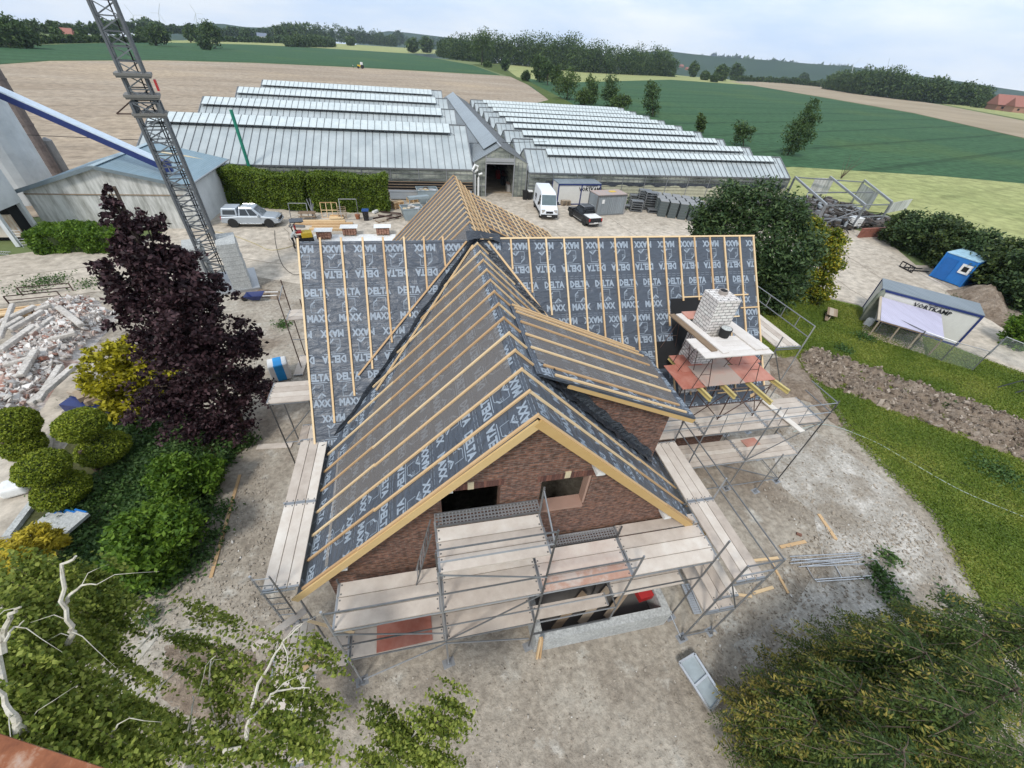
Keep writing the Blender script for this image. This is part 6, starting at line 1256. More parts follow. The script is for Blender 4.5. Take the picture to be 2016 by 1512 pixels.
for k in range(3): mb.box((a[0],a[1]-.2+.5*k,.12),(2.6,.14,.24),.25)
one('timber_stack',M_wood,mb,'stack of cut timber at the left edge above the rubble','timber stack')
mb=MB(); a=P(20,600); 
for q in ((0,0),(2.6,.5)): 
    for r in (0,1.2): mb.bar((a[0]+q[0],a[1]+q[1]+r,0),(a[0]+q[0],a[1]+q[1]+r,.6),.06,.06)
for r in (0,1.2):
    for z in (.3,.6): mb.bar((a[0],a[1]+r,z),(a[0]+2.6,a[1]+.5+r,z),.05,.05)
one('metal_rack',M_steelrust,mb,'low rusty metal rack behind the timber stack','rack')
# trailer with logs, blue-white sack, sand tools
t=thing('small_trailer','dark blue trailer box full of brown logs below the golden shrub','trailer',tuple(P(200,800))); a=P(205,805)
mb=MB(); mb.box((a[0],a[1],.45),(2.4,1.3,.5),-.3); mb.build('box',M_navy,t,world=True)
mb=MB()
for k in range(16): mb.box((a[0]+random.uniform(-.9,.9),a[1]+random.uniform(-.4,.4),.75+random.uniform(0,.2)),(random.uniform(.4,.8),.25,.22),random.uniform(-1,1))
mb.build('logs',M_woodold,t,world=True)
a=P(556,742); t=thing('cement_pallet','white and blue wrapped cement pallet left of the house','wrapped pallet',(a[0],a[1],.02)); mb=MB(); mb.box((a[0],a[1],.55),(.95,.85,1.05),.3); bev(mb.build('wrapped_load',M_white,t,world=True),.08); mb=MB(); mb.box((a[0]+.02,a[1],.56),(.5,.88,1.06),.3); bev(mb.build('blue_wrap',plain('wrap_blue',(.02,.28,.65),.4),t,world=True),.08)
mb=MB(); a=P(545,775); mb.box((a[0],a[1],.18),(1.0,.8,.3),.3); one('brick_pile',M_brick2,mb,'low pile of bricks in front of the wrapped cement pallet','brick pile')
t=thing('wheelbarrow','dark blue wheelbarrow tipped over beside the sand pile','wheelbarrow',tuple(P(508,592))); a=P(508,592); mb=MB(); mb.add([(a[0]-.7,a[1]-.4,.5),(a[0]+.5,a[1]-.4,.55),(a[0]+.5,a[1]+.4,.55),(a[0]-.7,a[1]+.4,.5),(a[0]-.3,a[1]-.2,.15),(a[0]+.2,a[1]-.2,.15),(a[0]+.2,a[1]+.2,.15),(a[0]-.3,a[1]+.2,.15)],[(0,1,5,4),(1,2,6,5),(2,3,7,6),(3,0,4,7),(4,5,6,7)]); mb.build('tray',M_navy,t,world=True,fix=False)
mb=MB(); mb.tube([(a[0]+.5,a[1]-.3,.5),(a[0]+1.4,a[1]-.25,.5)],.03,5); mb.tube([(a[0]+.5,a[1]+.3,.5),(a[0]+1.4,a[1]+.25,.5)],.03,5); mb.build('handle',M_steel,t,world=True); mb=MB(); mb.tube([(a[0]-.8,a[1]-.05,.2),(a[0]-.8,a[1]+.05,.2)],.2,12); mb.build('wheel',M_rubber,t,world=True)
plank((506,880),(575,876),.05,.05,.3,'flat grey plank lying under the left wing scaffold',m=M_deck,tn=.6)
# pole, hose, cable
a=P(560,335); mb=MB(); mb.tube([(-17.8,53.3,0),(-17.8,53.3,8.3)],.16,10); one('green_pole',M_green,mb,'tall green pole standing behind the clipped hedge','pole')
def hose(name,pts,r,m,label,cat,z=.03):
    pp=[P(x,y) for x,y in pts]; out=[]
    for i in range(len(pp)-1):
        p0=pp[max(i-1,0)];p1=pp[i];p2=pp[i+1];p3=pp[min(i+2,len(pp)-1)]
        for k in range(8): t_=k/8; out.append(.5*((2*p1)+(p2-p0)*t_+(2*p0-5*p1+4*p2-p3)*t_*t_+(-p0+3*p1-3*p2+p3)*t_**3)+np.array((0,0,z+r)))
    mb=MB(); mb.tube(out,r,5); one(name,m,mb,label,cat)
hose('garden_hose',[(1560,852),(1625,838),(1712,868),(1771,900),(1891,968),(2040,1030)],.018,plain('pale_hose',(.35,.42,.38),.4),'pale hose snaking from the scaffold across the lawn','hose',.06)
hose('power_cable',[(1568,838),(1640,826),(1700,846),(1760,885),(1880,948),(2040,1012)],.012,M_rubber,'thin dark cable running over the lawn beside the hose','cable',.06)
hose('yellow_cable',[(400,455),(450,462),(500,480),(530,493),(560,490),(585,482)],.03,plain('hose_tan',(.45,.38,.2),.5),'tan hose lying across the concrete yard','hose')
hose('black_cable',[(541,455),(543,480),(555,520),(575,540),(592,541)],.02,M_rubber,'black cable running from the silver pickup to the house','cable')
mb=MB(); n_=14; mb.tube([np.array((-60,58,5.2))+(np.array((78,4,0)))*(k/n_)+np.array((0,0,-1.0*math.sin(math.pi*k/n_))) for k in range(n_+1)],.03,5); one('overhead_wire',M_rubber,mb,'overhead wire spanning behind the crane above the brown field','wire')
# rusty rail of the camera's platform
t=thing('platform_rail','rust-streaked steel handrail corner in the near lower left corner','handrail',(-1.2,.4,13.2)); mb=MB(); A=P(-60,1460,13.35);B=P(170,1537,13.35); mb.bar(A+(A-B)*.5,B+(B-A)*.5,.055,.055,.35,up=(0,0,1)); mb.build('rail',M_rust,t,world=True)
q=(B+(B-A)*.4); mb=MB(); mb.bar((q[0],q[1],12.2),(q[0],q[1],13.35),.08,.08); mb.build('post',M_rust,t,world=True)
# steps under the golden shrub, white sack, kerb
t=thing('garden_steps','blue-edged concrete garden steps beside the birch','steps',tuple(P(120,1050)))
for k in range(4):
    a=P(75+20*k,1045,.0+.14*k); mb=MB(); mb.box((a[0],a[1],.1+.16*k),(.5,1.3,.12),-.4); o=mb.build('tread',M_concrete,t,world=True); mb=MB(); mb.box((a[0]+.15,a[1]+.66,.13+.16*k),(.5,.06,.10),-.4); mb.build('edge_strip',M_blue,o,world=True)
a=P(40,968); mb=MB(); mb.box((a[0],a[1],.3),(.8,.7,.5),.3); o=one('white_sack',M_white,mb,'white plastic sack with a blue top beside the topiary','sack'); bev(o,.15,3)
mb=MB(); mb.bar(P(15,1058,.1),P(78,975,.1),.25,.2,up=(0,0,1)); one('kerb_stone',M_concrete,mb,'long grey kerb along the edge of the garden bed','kerb')
# houses far away
def far_house(bx_,by_,w_,label,rc,h=3.5,rz=0.,wall=None):
    a=P(bx_,by_); t=thing('farmhouse',label,'house',(a[0],a[1],0)); cs,sn=math.cos(rz),math.sin(rz); D=w_*.6
    mb=MB(); mb.box((a[0],a[1],h/2),(w_,D,h),rz); mb.build('wall',wall or M_brick2,t,world=True)
    W=lambda x,y,z:(a[0]+cs*x-sn*y,a[1]+sn*x+cs*y,z); mb=MB(); r_=h+D*.55; e=w_*.54; d_=D*.56
    mb.add([W(-e,-d_,h),W(e,-d_,h),W(e,d_,h),W(-e,d_,h),W(-e,0,r_),W(e,0,r_)],[(0,1,5,4),(2,3,4,5),(0,4,3),(1,2,5),(3,2,1,0)]); mb.build('roof',rc,t,world=True)
    for k in(-1,0,1): mb=MB(); mb.box(W(k*w_*.3,-D/2-.03,h*.55),(w_*.09,.06,h*.35),rz); mb.build('window',M_dark,t,world=True)
RT=plain('red_tiles',(.30,.13,.10),.8,var=.2)
far_house(1341,133,16,'red-roofed farmhouse right of the big central wood',RT,4,.3); far_house(1352,138,10,'smaller red-roofed annex beside the farmhouse by the wood',RT,3,.3); far_house(1975,218,22,'long red-roofed farm building at the far right',RT,4,-.4); far_house(2005,222,18,'red-roofed barn at the right edge of the picture',RT,4,-.4); far_house(130,76,11,'pale red farmhouse among trees on the far left',RT,2.4,.2); far_house(158,77,7,'low farm annex right of the far left farmhouse',RT,2,.2); far_house(518,78,14,'blue-roofed house between far trees left of centre',plain('slate',(.16,.19,.25),.7),4,.1,M_white); far_house(240,62,12,'brick gable house behind the crane on the horizon',RT,4,.2); far_house(400,70,12,'low house with red roof beyond the round field trees',RT,3,.1)
a=P(710,135); t=thing('tractor','small yellow tractor working at the far edge of the brown field','tractor',(a[0],a[1],0))
mb=MB(); mb.box((a[0],a[1],1.3),(3.2,1.4,.9)); mb.build('bonnet',M_yellow,t,world=True); mb=MB(); mb.box((a[0]+.8,a[1],2.3),(1.3,1.4,1.5)); mb.build('cab',M_white,t,world=True)
for x,r in ((-1.2,.6),(1.1,.95)):
    for y in(-.9,.9): mb=MB(); mb.tube([(a[0]+x,a[1]+y-.2,r),(a[0]+x,a[1]+y+.2,r)],r,14); mb.build('wheel',M_rubber,t,world=True)
person('person beside the tiny yellow tractor at the far edge of the brown field',(a[0]-4,a[1],0),R(200))
# ================================================================== VEGETATION
def at(x,y,D): d=ray(x,y); return CAM+d*(D/math.hypot(d[0],d[1]))
def vplane(base): 
    b=np.array(base,float); h=b[:2]/np.linalg.norm(b[:2])
    def f(x,y):
        d=ray(x,y); return CAM+d*((b[:2]@h)/(d[:2]@h))
    return f
def pxblobs(base,bl,squash=1.,depth=1.):
    """crown volumes set out round the stem: (px,py,radius px[,vertical factor])"""
    f=vplane(base); out=[]
    for q in bl:
        c=f(q[0],q[1]); dep=(c-CAM)@cF; r=q[2]*dep/CF; k=q[3] if len(q)>3 else 1.; off=random.uniform(-.35,.35)*r*depth
        h=np.array([base[0],base[1]])/np.linalg.norm(base[:2]); c=c+np.array([h[0]*off,h[1]*off,0]); out.append((c,(r,r*depth,r*squash*k)))
    return out
def limbs(t,base,tips,r0,m,name='trunk',sway=.12,n=6):
    mb=MB(); b=np.array(base,float); top=max(tips,key=lambda p:p[2]); axis=[b+(np.array((b[0]*.35+top[0]*.65,b[1]*.35+top[1]*.65,top[2]))-b)*k/7 for k in range(8)]
    axis=[p+np.array((random.uniform(-1,1),random.uniform(-1,1),0))*sway*(0 if i==0 else 1) for i,p in enumerate(axis)]
    mb.tube(axis,[r0*(1-.11*k) for k in range(8)],8)
    for q in tips:
        k=min(6,max(1,int(7*(.45*(q[2]-b[2]))/(max(.1,top[2]-b[2]))+1))); a=axis[k]; q=np.array(q,float); mid=(a+q)/2+np.array((random.uniform(-1,1),random.uniform(-1,1),.5))*sway
        mb.tube([a,mid,q],[r0*.4,r0*.25,r0*.08],5)
    return mb.build(name,m,t,world=True,smooth=True)
def tree(name,label,cat,base,bl,n,size,mt,bark=None,r0=.2,group=None,squash=1.,per=.20,shell=.5,k=60,depth=1.,tr=True,up=.5,aspect=1.7):
    base=np.array((base[0],base[1],0.)); t=thing(name,label,cat,base,group=group); B=pxblobs(base,bl,squash,depth)
    pts=clumps(B,n,per,shell,k); pts=pts[pts[:,2]>.06]; leaves('crown',pts,size,mt,t,True,up=up,aspect=aspect)
    if tr: limbs(t,base,[b_[0] for b_ in B],r0,bark or M_bark)
    return t
# copper tree
tree('copper_tree','tall dark purple-leaved tree standing left of the house','tree',P(480,850),[(213,368,13),(224,398,22),(243,432,34),(290,448,42),(228,485,42),(300,505,66),(362,525,58),(240,548,52),(325,582,84),(408,592,54),(252,612,42),(370,650,84),(440,680,66),(318,688,52),(492,672,32),(405,742,84),(466,770,58),(318,770,50),(355,820,60),(440,832,56),(300,815,40),(508,738,26)],36000,.12,L_purple,r0=.2,per=.13,shell=.25,k=40,squash=.9,aspect=1.5)
tree('golden_shrub','bright golden-leaved shrub beneath the copper tree beside the rubble','shrub',P(265,812),[(212,698,32),(258,688,28),(290,728,45),(218,750,42),(268,772,52),(322,712,30),(240,795,36),(300,800,28)],16000,.13,L_gold,r0=.08,per=.16,k=60)
for bx_,by_,bl,l in ((45,905,[(34,840,37,.9),(46,876,33,.8)],'rounded clipped green conifer at the left edge of the garden'),(192,925,[(163,842,40,.72),(205,884,42,.62)],'two-tiered clipped conifer nearest the rubble track'),(128,1005,[(90,926,42,.72),(125,968,44,.66)],'clipped conifer in front beside the white sack')):
    base=P(bx_,by_); t=thing('topiary_bush',l,'topiary bush',(base[0],base[1],0),group='clipped conifers in the garden'); B=pxblobs((base[0],base[1],0),bl,1.,1.); C_=[]; core=MB()
    for c,r in B:
        m_=int(15000*(r[0]*r[2])); d=rng.normal(size=(m_,3)); d/=np.linalg.norm(d,axis=1)[:,None]; wv=1+.05*np.sin(d[:,0]*9+c[0])*np.cos(d[:,2]*8+d[:,1]*6); p=c+d*np.array(r)*wv[:,None]*rng.uniform(.90,1.02,m_)[:,None]; C_.append(p)
        core.tube([c-np.array((0,0,r[2]*.86)),c-np.array((0,0,r[2]*.5)),c,c+np.array((0,0,r[2]*.5)),c+np.array((0,0,r[2]*.86))],[r[0]*.2,r[0]*.72,r[0]*.88,r[0]*.72,r[0]*.2],14)
    C_=np.concatenate(C_); leaves('foliage',C_[C_[:,2]>.02],.055,L_topiary,t,True,up=.1)
    core.build('dark_core',plain('topiary_core_shade',(.035,.05,.012),.9) if 'topiary_core_shade' not in bpy.data.materials else bpy.data.materials['topiary_core_shade'],t,world=True)  # solid core, its dark green standing in for shade between the leaves
    mb=MB(); mb.tube([(base[0],base[1],0),(base[0],base[1],1.2)],[.12,.08],7); mb.build('trunk',M_bark,t,world=True)
for bx_,by_,bl,l in ((372,985,[(345,935,45),(395,930,40),(370,965,50)],'bright green laurel-like shrub upper of the two beside the soil path'),(320,1130,[(330,1030,50),(290,1060,60),(355,1060,45),(270,1100,55),(320,1110,50)],'large bright green shrub lower of the two beside the soil path')):
    tree('green_shrub',l,'shrub',P(bx_,by_),bl,17000,.11,L_shrub,r0=.06,per=.16,k=80,squash=.7)
bedpx=[(150,790),(330,790),(500,870),(440,920),(420,1000),(385,1080),(330,1160),(250,1180),(200,1200),(60,1130),(130,1040),(90,960),(200,960),(230,900)]
bp=[P(x,y)[:2] for x,y in bedpx]; A_=np.array(bp); lo,hi=A_.min(0),A_.max(0); pts=[]
cl=[(random.uniform(lo[0],hi[0]),random.uniform(lo[1],hi[1])) for _ in range(900)]; cl=[c for c in cl if inpoly(c,bp)]
for c in cl:
    h=.12+.35*max(0,noisef(c[0],c[1],.8,3)+.4); pts.append(np.array([c[0],c[1],h*.6])+rng.normal(size=(85,3))*np.array([.22,.22,h*.35]))
pts=np.concatenate(pts); pts[:,2]=np.abs(pts[:,2])+.03
tag(leaves('ground_cover',pts,.10,L_cover),'low leafy ground cover filling the garden bed under the copper tree','ground cover',kind='stuff')
tree('golden_conifer','golden yellow conifer with feathery sprays at the left edge above the birch','tree',P(60,1160),[(25,1075,34,.6),(62,1052,30,.5),(95,1062,26,.45),(55,1090,38,.6),(15,1110,30),(30,1262,22),(120,1068,14,.4)],15000,.07,L_goldend,r0=.05,per=.15,k=90,up=1.2,aspect=3)
# hedges
def hedge(name,label,a,b_,depth,h,n,size,mt,wob=.12):
    a=np.array(a)[:2];b_=np.array(b_)[:2]; L_=np.linalg.norm(b_-a);u=(b_-a)/L_; w_=np.array([-u[1],u[0]]); t=thing(name,label,'hedge',(*(a+b_)/2,0)); pts=[]
    areas=[L_*h,L_*depth,depth*h,depth*h,L_*h]; fr=np.array(areas)/sum(areas)
    for i,f in enumerate(fr):
        m_=int(n*f); s=rng.uniform(0,1,m_);q=rng.uniform(0,1,m_)
        if i==0: x,y,z=s*L_,np.zeros(m_),q*h
        elif i==1: x,y,z=s*L_,q*depth,np.full(m_,h)
        elif i==2: x,y,z=np.zeros(m_),s*depth,q*h
        elif i==3: x,y,z=np.full(m_,L_),s*depth,q*h
        else: x,y,z=s*L_,np.full(m_,depth),q*h
        wv=wob*(np.sin(x*1.7+z*2.1)+np.sin(x*3.9-z*1.3+y)*.6); pts.append(np.stack([x+(wv if i in(2,3) else 0),y-(wv if i==0 else 0),z*(1+wob*.4*np.sin(x*.9))+(wv*.6 if i==1 else 0)],1)+rng.normal(size=(m_,3))*.07)
    p=np.concatenate(pts); W=np.stack([a[0]+u[0]*p[:,0]+w_[0]*p[:,1],a[1]+u[1]*p[:,0]+w_[1]*p[:,1],np.abs(p[:,2])+.03],1)
    leaves('foliage',W,size,mt,t,True,up=.2)
    mb=MB(); c=(a+b_)/2+w_*depth/2; mb.box((c[0],c[1],h/2-.05),(L_-.25,depth-.25,h-.2),math.atan2(u[1],u[0])); mb.build('dark_core',plain('hedge_core_shade',(.03,.045,.012),.9) if 'hedge_core_shade' not in bpy.data.materials else bpy.data.materials['hedge_core_shade'],t,world=True)  # solid box core; the hedge's inner shade is put into its dark colour
hedge('clipped_hedge','tall clipped green hedge block left of the pair beside the shed',P(448,402),P(603,418),1.8,3.3,30000,.13,L_hedge)
hedge('clipped_hedge','tall clipped green hedge block right of the pair near the skips',P(620,418),P(766,418),1.9,3.4,30000,.13,L_hedge)
hedge('low_hedge','low rounded green hedge in front of the shed gable',P(72,500),P(245,497),2.4,1.5,22000,.13,L_shrub,.2)
# yews and right-hand conifers
tree('yew_tree','big dark green yew behind the right end of the wing roof','tree',P(1500,612),[(1440,398,42),(1395,425,36),(1500,405,46),(1556,430,38),(1425,470,58),(1500,480,72),(1570,495,44),(1540,552,46),(1480,560,48),(1390,455,30),(1520,590,30)],32000,.14,L_yew,r0=.25,per=.19,k=80,up=.9,aspect=2.4)
tree('laburnum_tree','yellow-green flowering tree just right of the dark yew','tree',P(1608,600),[(1592,455,28),(1622,492,36),(1642,470,20),(1600,530,40),(1640,525,16),(1575,575,26),(1615,570,26)],17000,.14,L_lab,r0=.1,per=.17,k=70)
for i,(bx_,by_,ty,r_,l) in enumerate(((1782,486,414,32,'hedge conifer nearest the low red wall'),(1822,505,425,44,'second hedge conifer from the red wall'),(1872,528,432,46,'hedge conifer behind the blue cabin left corner'),(1925,552,448,46,'hedge conifer behind the blue cabin roof'),(1978,580,465,48,'hedge conifer right of the blue cabin'),(2030,612,480,50,'hedge conifer at the right edge of the picture'))):
    tree('hedge_conifer','dense dark '+l,'conifer',P(bx_,by_),[(bx_+4,ty+r_*.75,r_*.7),(bx_-12,by_-r_*1.1,r_*.9),(bx_+16,by_-r_*.9,r_*.85),(bx_,by_-r_*.4,r_*.8)],9500,.20,L_yew if i%2 else leafmat('mixed_hedge_needles',[(.02,.04,.015),(.045,.075,.02),(.10,.13,.03)],.12),r0=.12,per=.14,k=80,group='conifer hedge along the right yard',up=.7)
tree('edge_shrub','leafy green shrub at the right edge beside the earth mound','shrub',P(2010,690),[(2008,640,22),(2000,670,20),(2025,655,24)],5000,.14,L_shrub,r0=.05)
# conifers close to the camera, lower right
def conifer(label,x,y,H_,R_,nb,lean=(0,0),z0=.6):
    t=thing('conifer',label,'conifer',(x,y,0),group=None); mb=MB(); top=np.array((x+lean[0],y+lean[1],H_)); b=np.array((x,y,0.))
    mb.tube([b,b+(top-b)*.5+np.array((.05,0,0)),top],[.14,.09,.02],7); mb.build('trunk',M_bark,t,world=True)
    C_=[];A=[];T=[]; wd=MB()
    for i in range(nb):
        f=(i+.5)/nb; z=z0+(H_-z0)*f; o_=b+(top-b)*(z/H_); a=i*2.399+random.uniform(-.3,.3); a=a-.88*math.sin(a-2.5); L_=R_*(1-.62*f**1.6)*random.uniform(.7,1.2)
        dh=np.array((math.cos(a),math.sin(a),0)); pt=lambda s: o_+dh*L_*s+np.array((0,0,L_*(.42*s-.50*s*s)))+np.array((-.25,.10,0))*s*s*L_*.8
        gold=random.choice([0,.4,.9,1.3]); P4=[pt(s) for s in np.linspace(0,1,7)]; wd.tube(P4,[.016*(1-s*.7) for s in np.linspace(0,1,7)],4)
        ns=int(L_/.075)
        for j in range(1,ns):
            s=j/ns; c=pt(s); d=pt(min(1,s+.05))-c; d/=np.linalg.norm(d)+1e-9; sd=np.cross(d,(0,0,1)); sd/=np.linalg.norm(sd)
            tl=.60*(1-s*.72)*min(1,.35+s*3)*L_/2+.07
            for sg in(-1,1):
                dr=d*.75+sd*sg+np.array((0,0,-.25)); dr/=np.linalg.norm(dr); m_=max(3,int(tl/.030))
                u=(np.arange(m_)+.5)/m_; q=c+dr*tl*u[:,None]+np.array((0,0,-.12))*tl*(u[:,None]**2)+rng.normal(size=(m_,3))*.018
                C_.append(q); A.append(np.repeat(dr[None],m_,0)); T.append(np.clip(rng.normal(.25,.10,m_)+gold*(.42*(s>.70)*(u>.3))+(.25*u*s),0,1))
    leaves('needles',np.concatenate(C_),.040,L_con,t,True,tint=np.concatenate(T),aspect=2.6,up=.9,axis=np.concatenate(A))
    wd.build('branch_wood',plain('pale_branch',(.13,.10,.07),.8) if 'pale_branch' not in bpy.data.materials else bpy.data.materials['pale_branch'],t,world=True)
for (px_,py_,z,R_,nb,l,ln) in ((1580,1430,3.0,1.3,90,'dark drooping conifer nearest the metal panel tray',(-.5,.2)),(1960,1370,4.6,1.7,100,'dark conifer between the corner tree and the grass edge tree',(-.4,.3)),(1660,1375,3.4,1.7,100,'dark drooping conifer in the middle behind the frames',(-.5,.3)),(1790,1300,3.6,1.9,110,'dark drooping conifer left of the one at the grass edge',(-.4,.3)),(1905,1265,3.8,1.9,110,'dark drooping conifer at the top next to the grass edge',(-.4,.3)),(1740,1490,4.4,1.6,110,'golden-tipped conifer at the bottom edge',(-.4,.3)),(1860,1420,4.8,1.9,120,'golden-tipped conifer in the lower right corner',(-.4,.3)),(2035,1250,4.2,1.9,100,'dark conifer cut by the right edge of the picture',(-.3,.2)),(2010,1510,5.4,1.8,90,'tall conifer top filling the bottom right corner',(-.3,.2))):
    q=P(px_,py_,z); conifer(l,q[0]-ln[0],q[1]-ln[1],z+.6,R_,int(nb*.72),ln)
# birches, lower left
def birch(label,base,stems,blobs,n,size=.062,streak=(.5,-.28,-.25)):
    t=thing('birch_tree',label,'birch',(base[0],base[1],0)); mb=MB(); b=np.array((base[0],base[1],0.))
    for st in stems:
        pts=[P(x,y,z) for x,y,z in st[0]]
        if st[2]: pts=[b,b+(pts[0]-b)*.5+np.array((.1,0,0))]+pts
        sm=[]
        for i in range(len(pts)-1):
            for k in range(3): sm.append(pts[i]+(pts[i+1]-pts[i])*k/3+np.array([random.uniform(-1,1) for _ in range(3)])*.02)
        sm.append(pts[-1]); m_=len(sm); mb.tube(sm,[max(.006,st[1]*(1-.8*i/m_)) for i in range(m_)],6)
        for k in range(len(sm)//5):    # side twigs
            p=sm[random.randrange(m_//3,m_)]; d=np.array((random.uniform(-.5,.8),random.uniform(-.6,.5),random.uniform(-.25,.3))); mb.tube([p,p+d*.3+np.array((0,.05,.05)),p+d*.6+np.array((.04,0,.02)),p+d+np.array((0,0,-.15))],[.008,.006,.004,.002],4)
    mb.build('trunk',M_birchbark,t,world=True)
    sv=np.array(streak); sv=sv/np.linalg.norm(sv); C_=[]; tot=sum(q[2]*q[3] for q in blobs); tw=MB()
    for q in blobs:
        z=q[4]; c=P(q[0],q[1],z); dep=(c-CAM)@cF; rx,ry=q[2]*dep/CF,q[3]*dep/CF; m_=int(n*q[2]*q[3]/tot); kk=max(4,int(m_/80))
        o_=np.stack([rng.normal(0,.5,kk)*rx,rng.normal(0,.5,kk)*ry,rng.normal(0,.38,kk)*(rx+ry)/2],1); o_=c+cR*o_[:,:1]+(-np.cross(cR,(0,0,1)))*0+np.cross((0,0,1),cR)*o_[:,1:2]+np.array((0,0,1))*o_[:,2:]
        idx=rng.integers(0,kk,m_); s=rng.normal(0,.24,m_)[:,None]
        C_.append(o_[idx]+sv*s+rng.normal(size=(m_,3))*.04)
        for p in o_[:max(3,kk//2)]: tw.tube([p-sv*.28,p,p+sv*.3],[.006,.005,.002],3)
    leaves('crown',np.concatenate(C_),size,L_birch,t,True,up=.6,aspect=1.35)
    tw.build('twigs',M_bark,t,world=True)
birch('large birch with white forked stems filling the lower left corner',P(330,1560)[:2],
 [([(91,1389,6.0),(108,1318,6.4),(126,1270,6.8),(143,1255,7.1),(141,1233,7.3),(123,1184,7.7),(125,1110,8.2),(149,1095,8.4)],.075,True),([(125,1190,7.6),(137,1170,7.7),(160,1152,7.9),(190,1151,8.0)],.03,False),([(33,1463,7.2),(32,1422,7.5),(11,1389,7.7),(-10,1340,8.0)],.085,True),([(32,1430,7.5),(60,1440,7.2),(75,1455,7)],.03,False),([(5,1285,8.0),(7,1247,8.2),(22,1207,8.5),(41,1195,8.6)],.05,False),([(7,1260,8.2),(30,1235,8.2),(47,1222,8.3)],.02,False),([(247,1508,6.2),(219,1452,6.6),(232,1426,6.8)],.04,True),([(0,1290,7.5),(20,1400,7.3)],.05,False)],
 [(40,1145,50,28,6.8),(105,1125,48,22,6.8),(180,1135,40,22,6.2),(215,1190,38,30,6.),(165,1195,40,25,6.),(70,1200,50,35,6.8),(20,1230,30,35,7.2),(235,1235,22,18,5.8),(90,1270,55,28,6.8),(190,1270,38,22,6),(50,1310,50,35,7.2),(140,1330,40,26,6.6),(215,1300,25,15,5.8),(80,1380,60,30,7),(25,1400,30,40,7.4),(170,1400,50,26,6.5),(130,1440,60,26,6.8),(220,1430,40,22,6.2),(90,1490,60,24,7),(190,1480,60,26,6.5),(20,1470,30,20,7.4),(270,1480,40,24,6.2),(250,1390,40,18,5.8)],30000)
birch('sparser birch with long bare white branches left of the scaffold foot',P(500,1600)[:2],
 [([(484,1448,5.6),(491,1404,5.8),(510,1344,6.0),(536,1296,6.2),(558,1262,6.3),(595,1229,6.4)],.045,True),([(491,1415,5.8),(521,1389,5.8),(532,1367,5.9),(577,1355,5.9),(610,1354,5.9)],.028,False),([(417,1396,5.2),(411,1344,5.4),(413,1303,5.6),(424,1292,5.7)],.03,True),([(212,1344,5.),(268,1285,5.2),(327,1218,5.4)],.028,False),([(227,1348,5.),(272,1303,5.1),(312,1251,5.2)],.022,False),([(331,1251,5.2),(380,1237,5.3),(406,1225,5.3)],.024,False),([(367,1460,5.2),(377,1400,5.2),(380,1370,5.3)],.03,True),([(558,1262,6.3),(566,1300,6.2),(560,1330,6.)],.014,False),([(310,1355,5.),(345,1325,5),(370,1300,5.1)],.016,False),([(440,1480,5.5),(475,1470,5.5)],.05,False),([(360,1512,5),(372,1470,5.1),(430,1450,5.2)],.02,False)],
 [(398,1208,26,22,5.2),(458,1223,24,14,5.2),(350,1262,26,10,5),(405,1268,40,15,5.2),(450,1280,22,14,5.3),(430,1310,40,22,5.3),(355,1322,22,12,5),(285,1330,32,16,4.9),(215,1352,40,14,4.9),(446,1365,34,34,5.3),(572,1318,20,30,5.9),(628,1278,28,22,5.8),(650,1302,16,16,5.8),(540,1272,16,12,6),(560,1370,26,20,5.7),(535,1420,40,34,5.6),(600,1425,40,34,5.6),(635,1385,20,24,5.6),(470,1455,40,30,5.4),(420,1425,24,22,5.2),(335,1470,40,30,5.1),(316,1405,36,18,5.),(400,1490,40,20,5.2),(560,1485,50,20,5.4),(620,1480,30,24,5.5),(300,1440,30,16,5),(480,1335,18,22,5.5)],11000)
birch('small birch branch tips rising at the bottom centre edge',P(760,1640)[:2],[([(790,1560,3.8),(800,1470,4.1),(830,1420,4.3),(870,1370,4.5)],.02,True),([(735,1512,3.9),(745,1430,4.2),(750,1400,4.3)],.014,False),([(800,1480,4.1),(850,1460,4.1)],.01,False)],[(760,1450,26,22,4.1),(800,1440,30,20,4.2),(850,1425,30,18,4.3),(893,1385,16,26,4.4),(880,1420,20,18,4.3),(740,1490,20,24,4),(800,1490,34,18,4),(850,1490,30,18,4),(752,1400,9,16,4.2)],5500)
# little weeds
pts=[]
for (x,y,r_,n) in ((1745,1165,.3,260),(1775,1200,.35,320),(1730,1130,.2,200),(1745,1098,.2,160),(1550,825,.25,200),(430,1010,.3,250),(395,1090,.4,350),(370,1120,.3,260),(300,1215,.2,120),(430,1055,.2,150),(1880,1190,.3,260),(1960,930,.5,700),(1870,800,.3,300),(1700,665,.4,500),(1660,690,.3,300),(1925,600,.8,900),(1230,400,1.2,1500),(1255,395,1.0,900),(560,640,.3,260),(480,690,.2,120),(100,555,.6,400),(60,565,.7,300),(180,560,.5,260)):
    c=P(x,y); pts.append(c+rng.normal(size=(n,3))*np.array([r_,r_,.06+.03*r_])+np.array((0,0,.10)))
pts=np.concatenate(pts); pts[:,2]=np.abs(pts[:,2])+.03; tag(leaves('weeds',pts,.09,L_cover),'scattered weed tufts on the soil and lawn edges','weeds',kind='stuff')
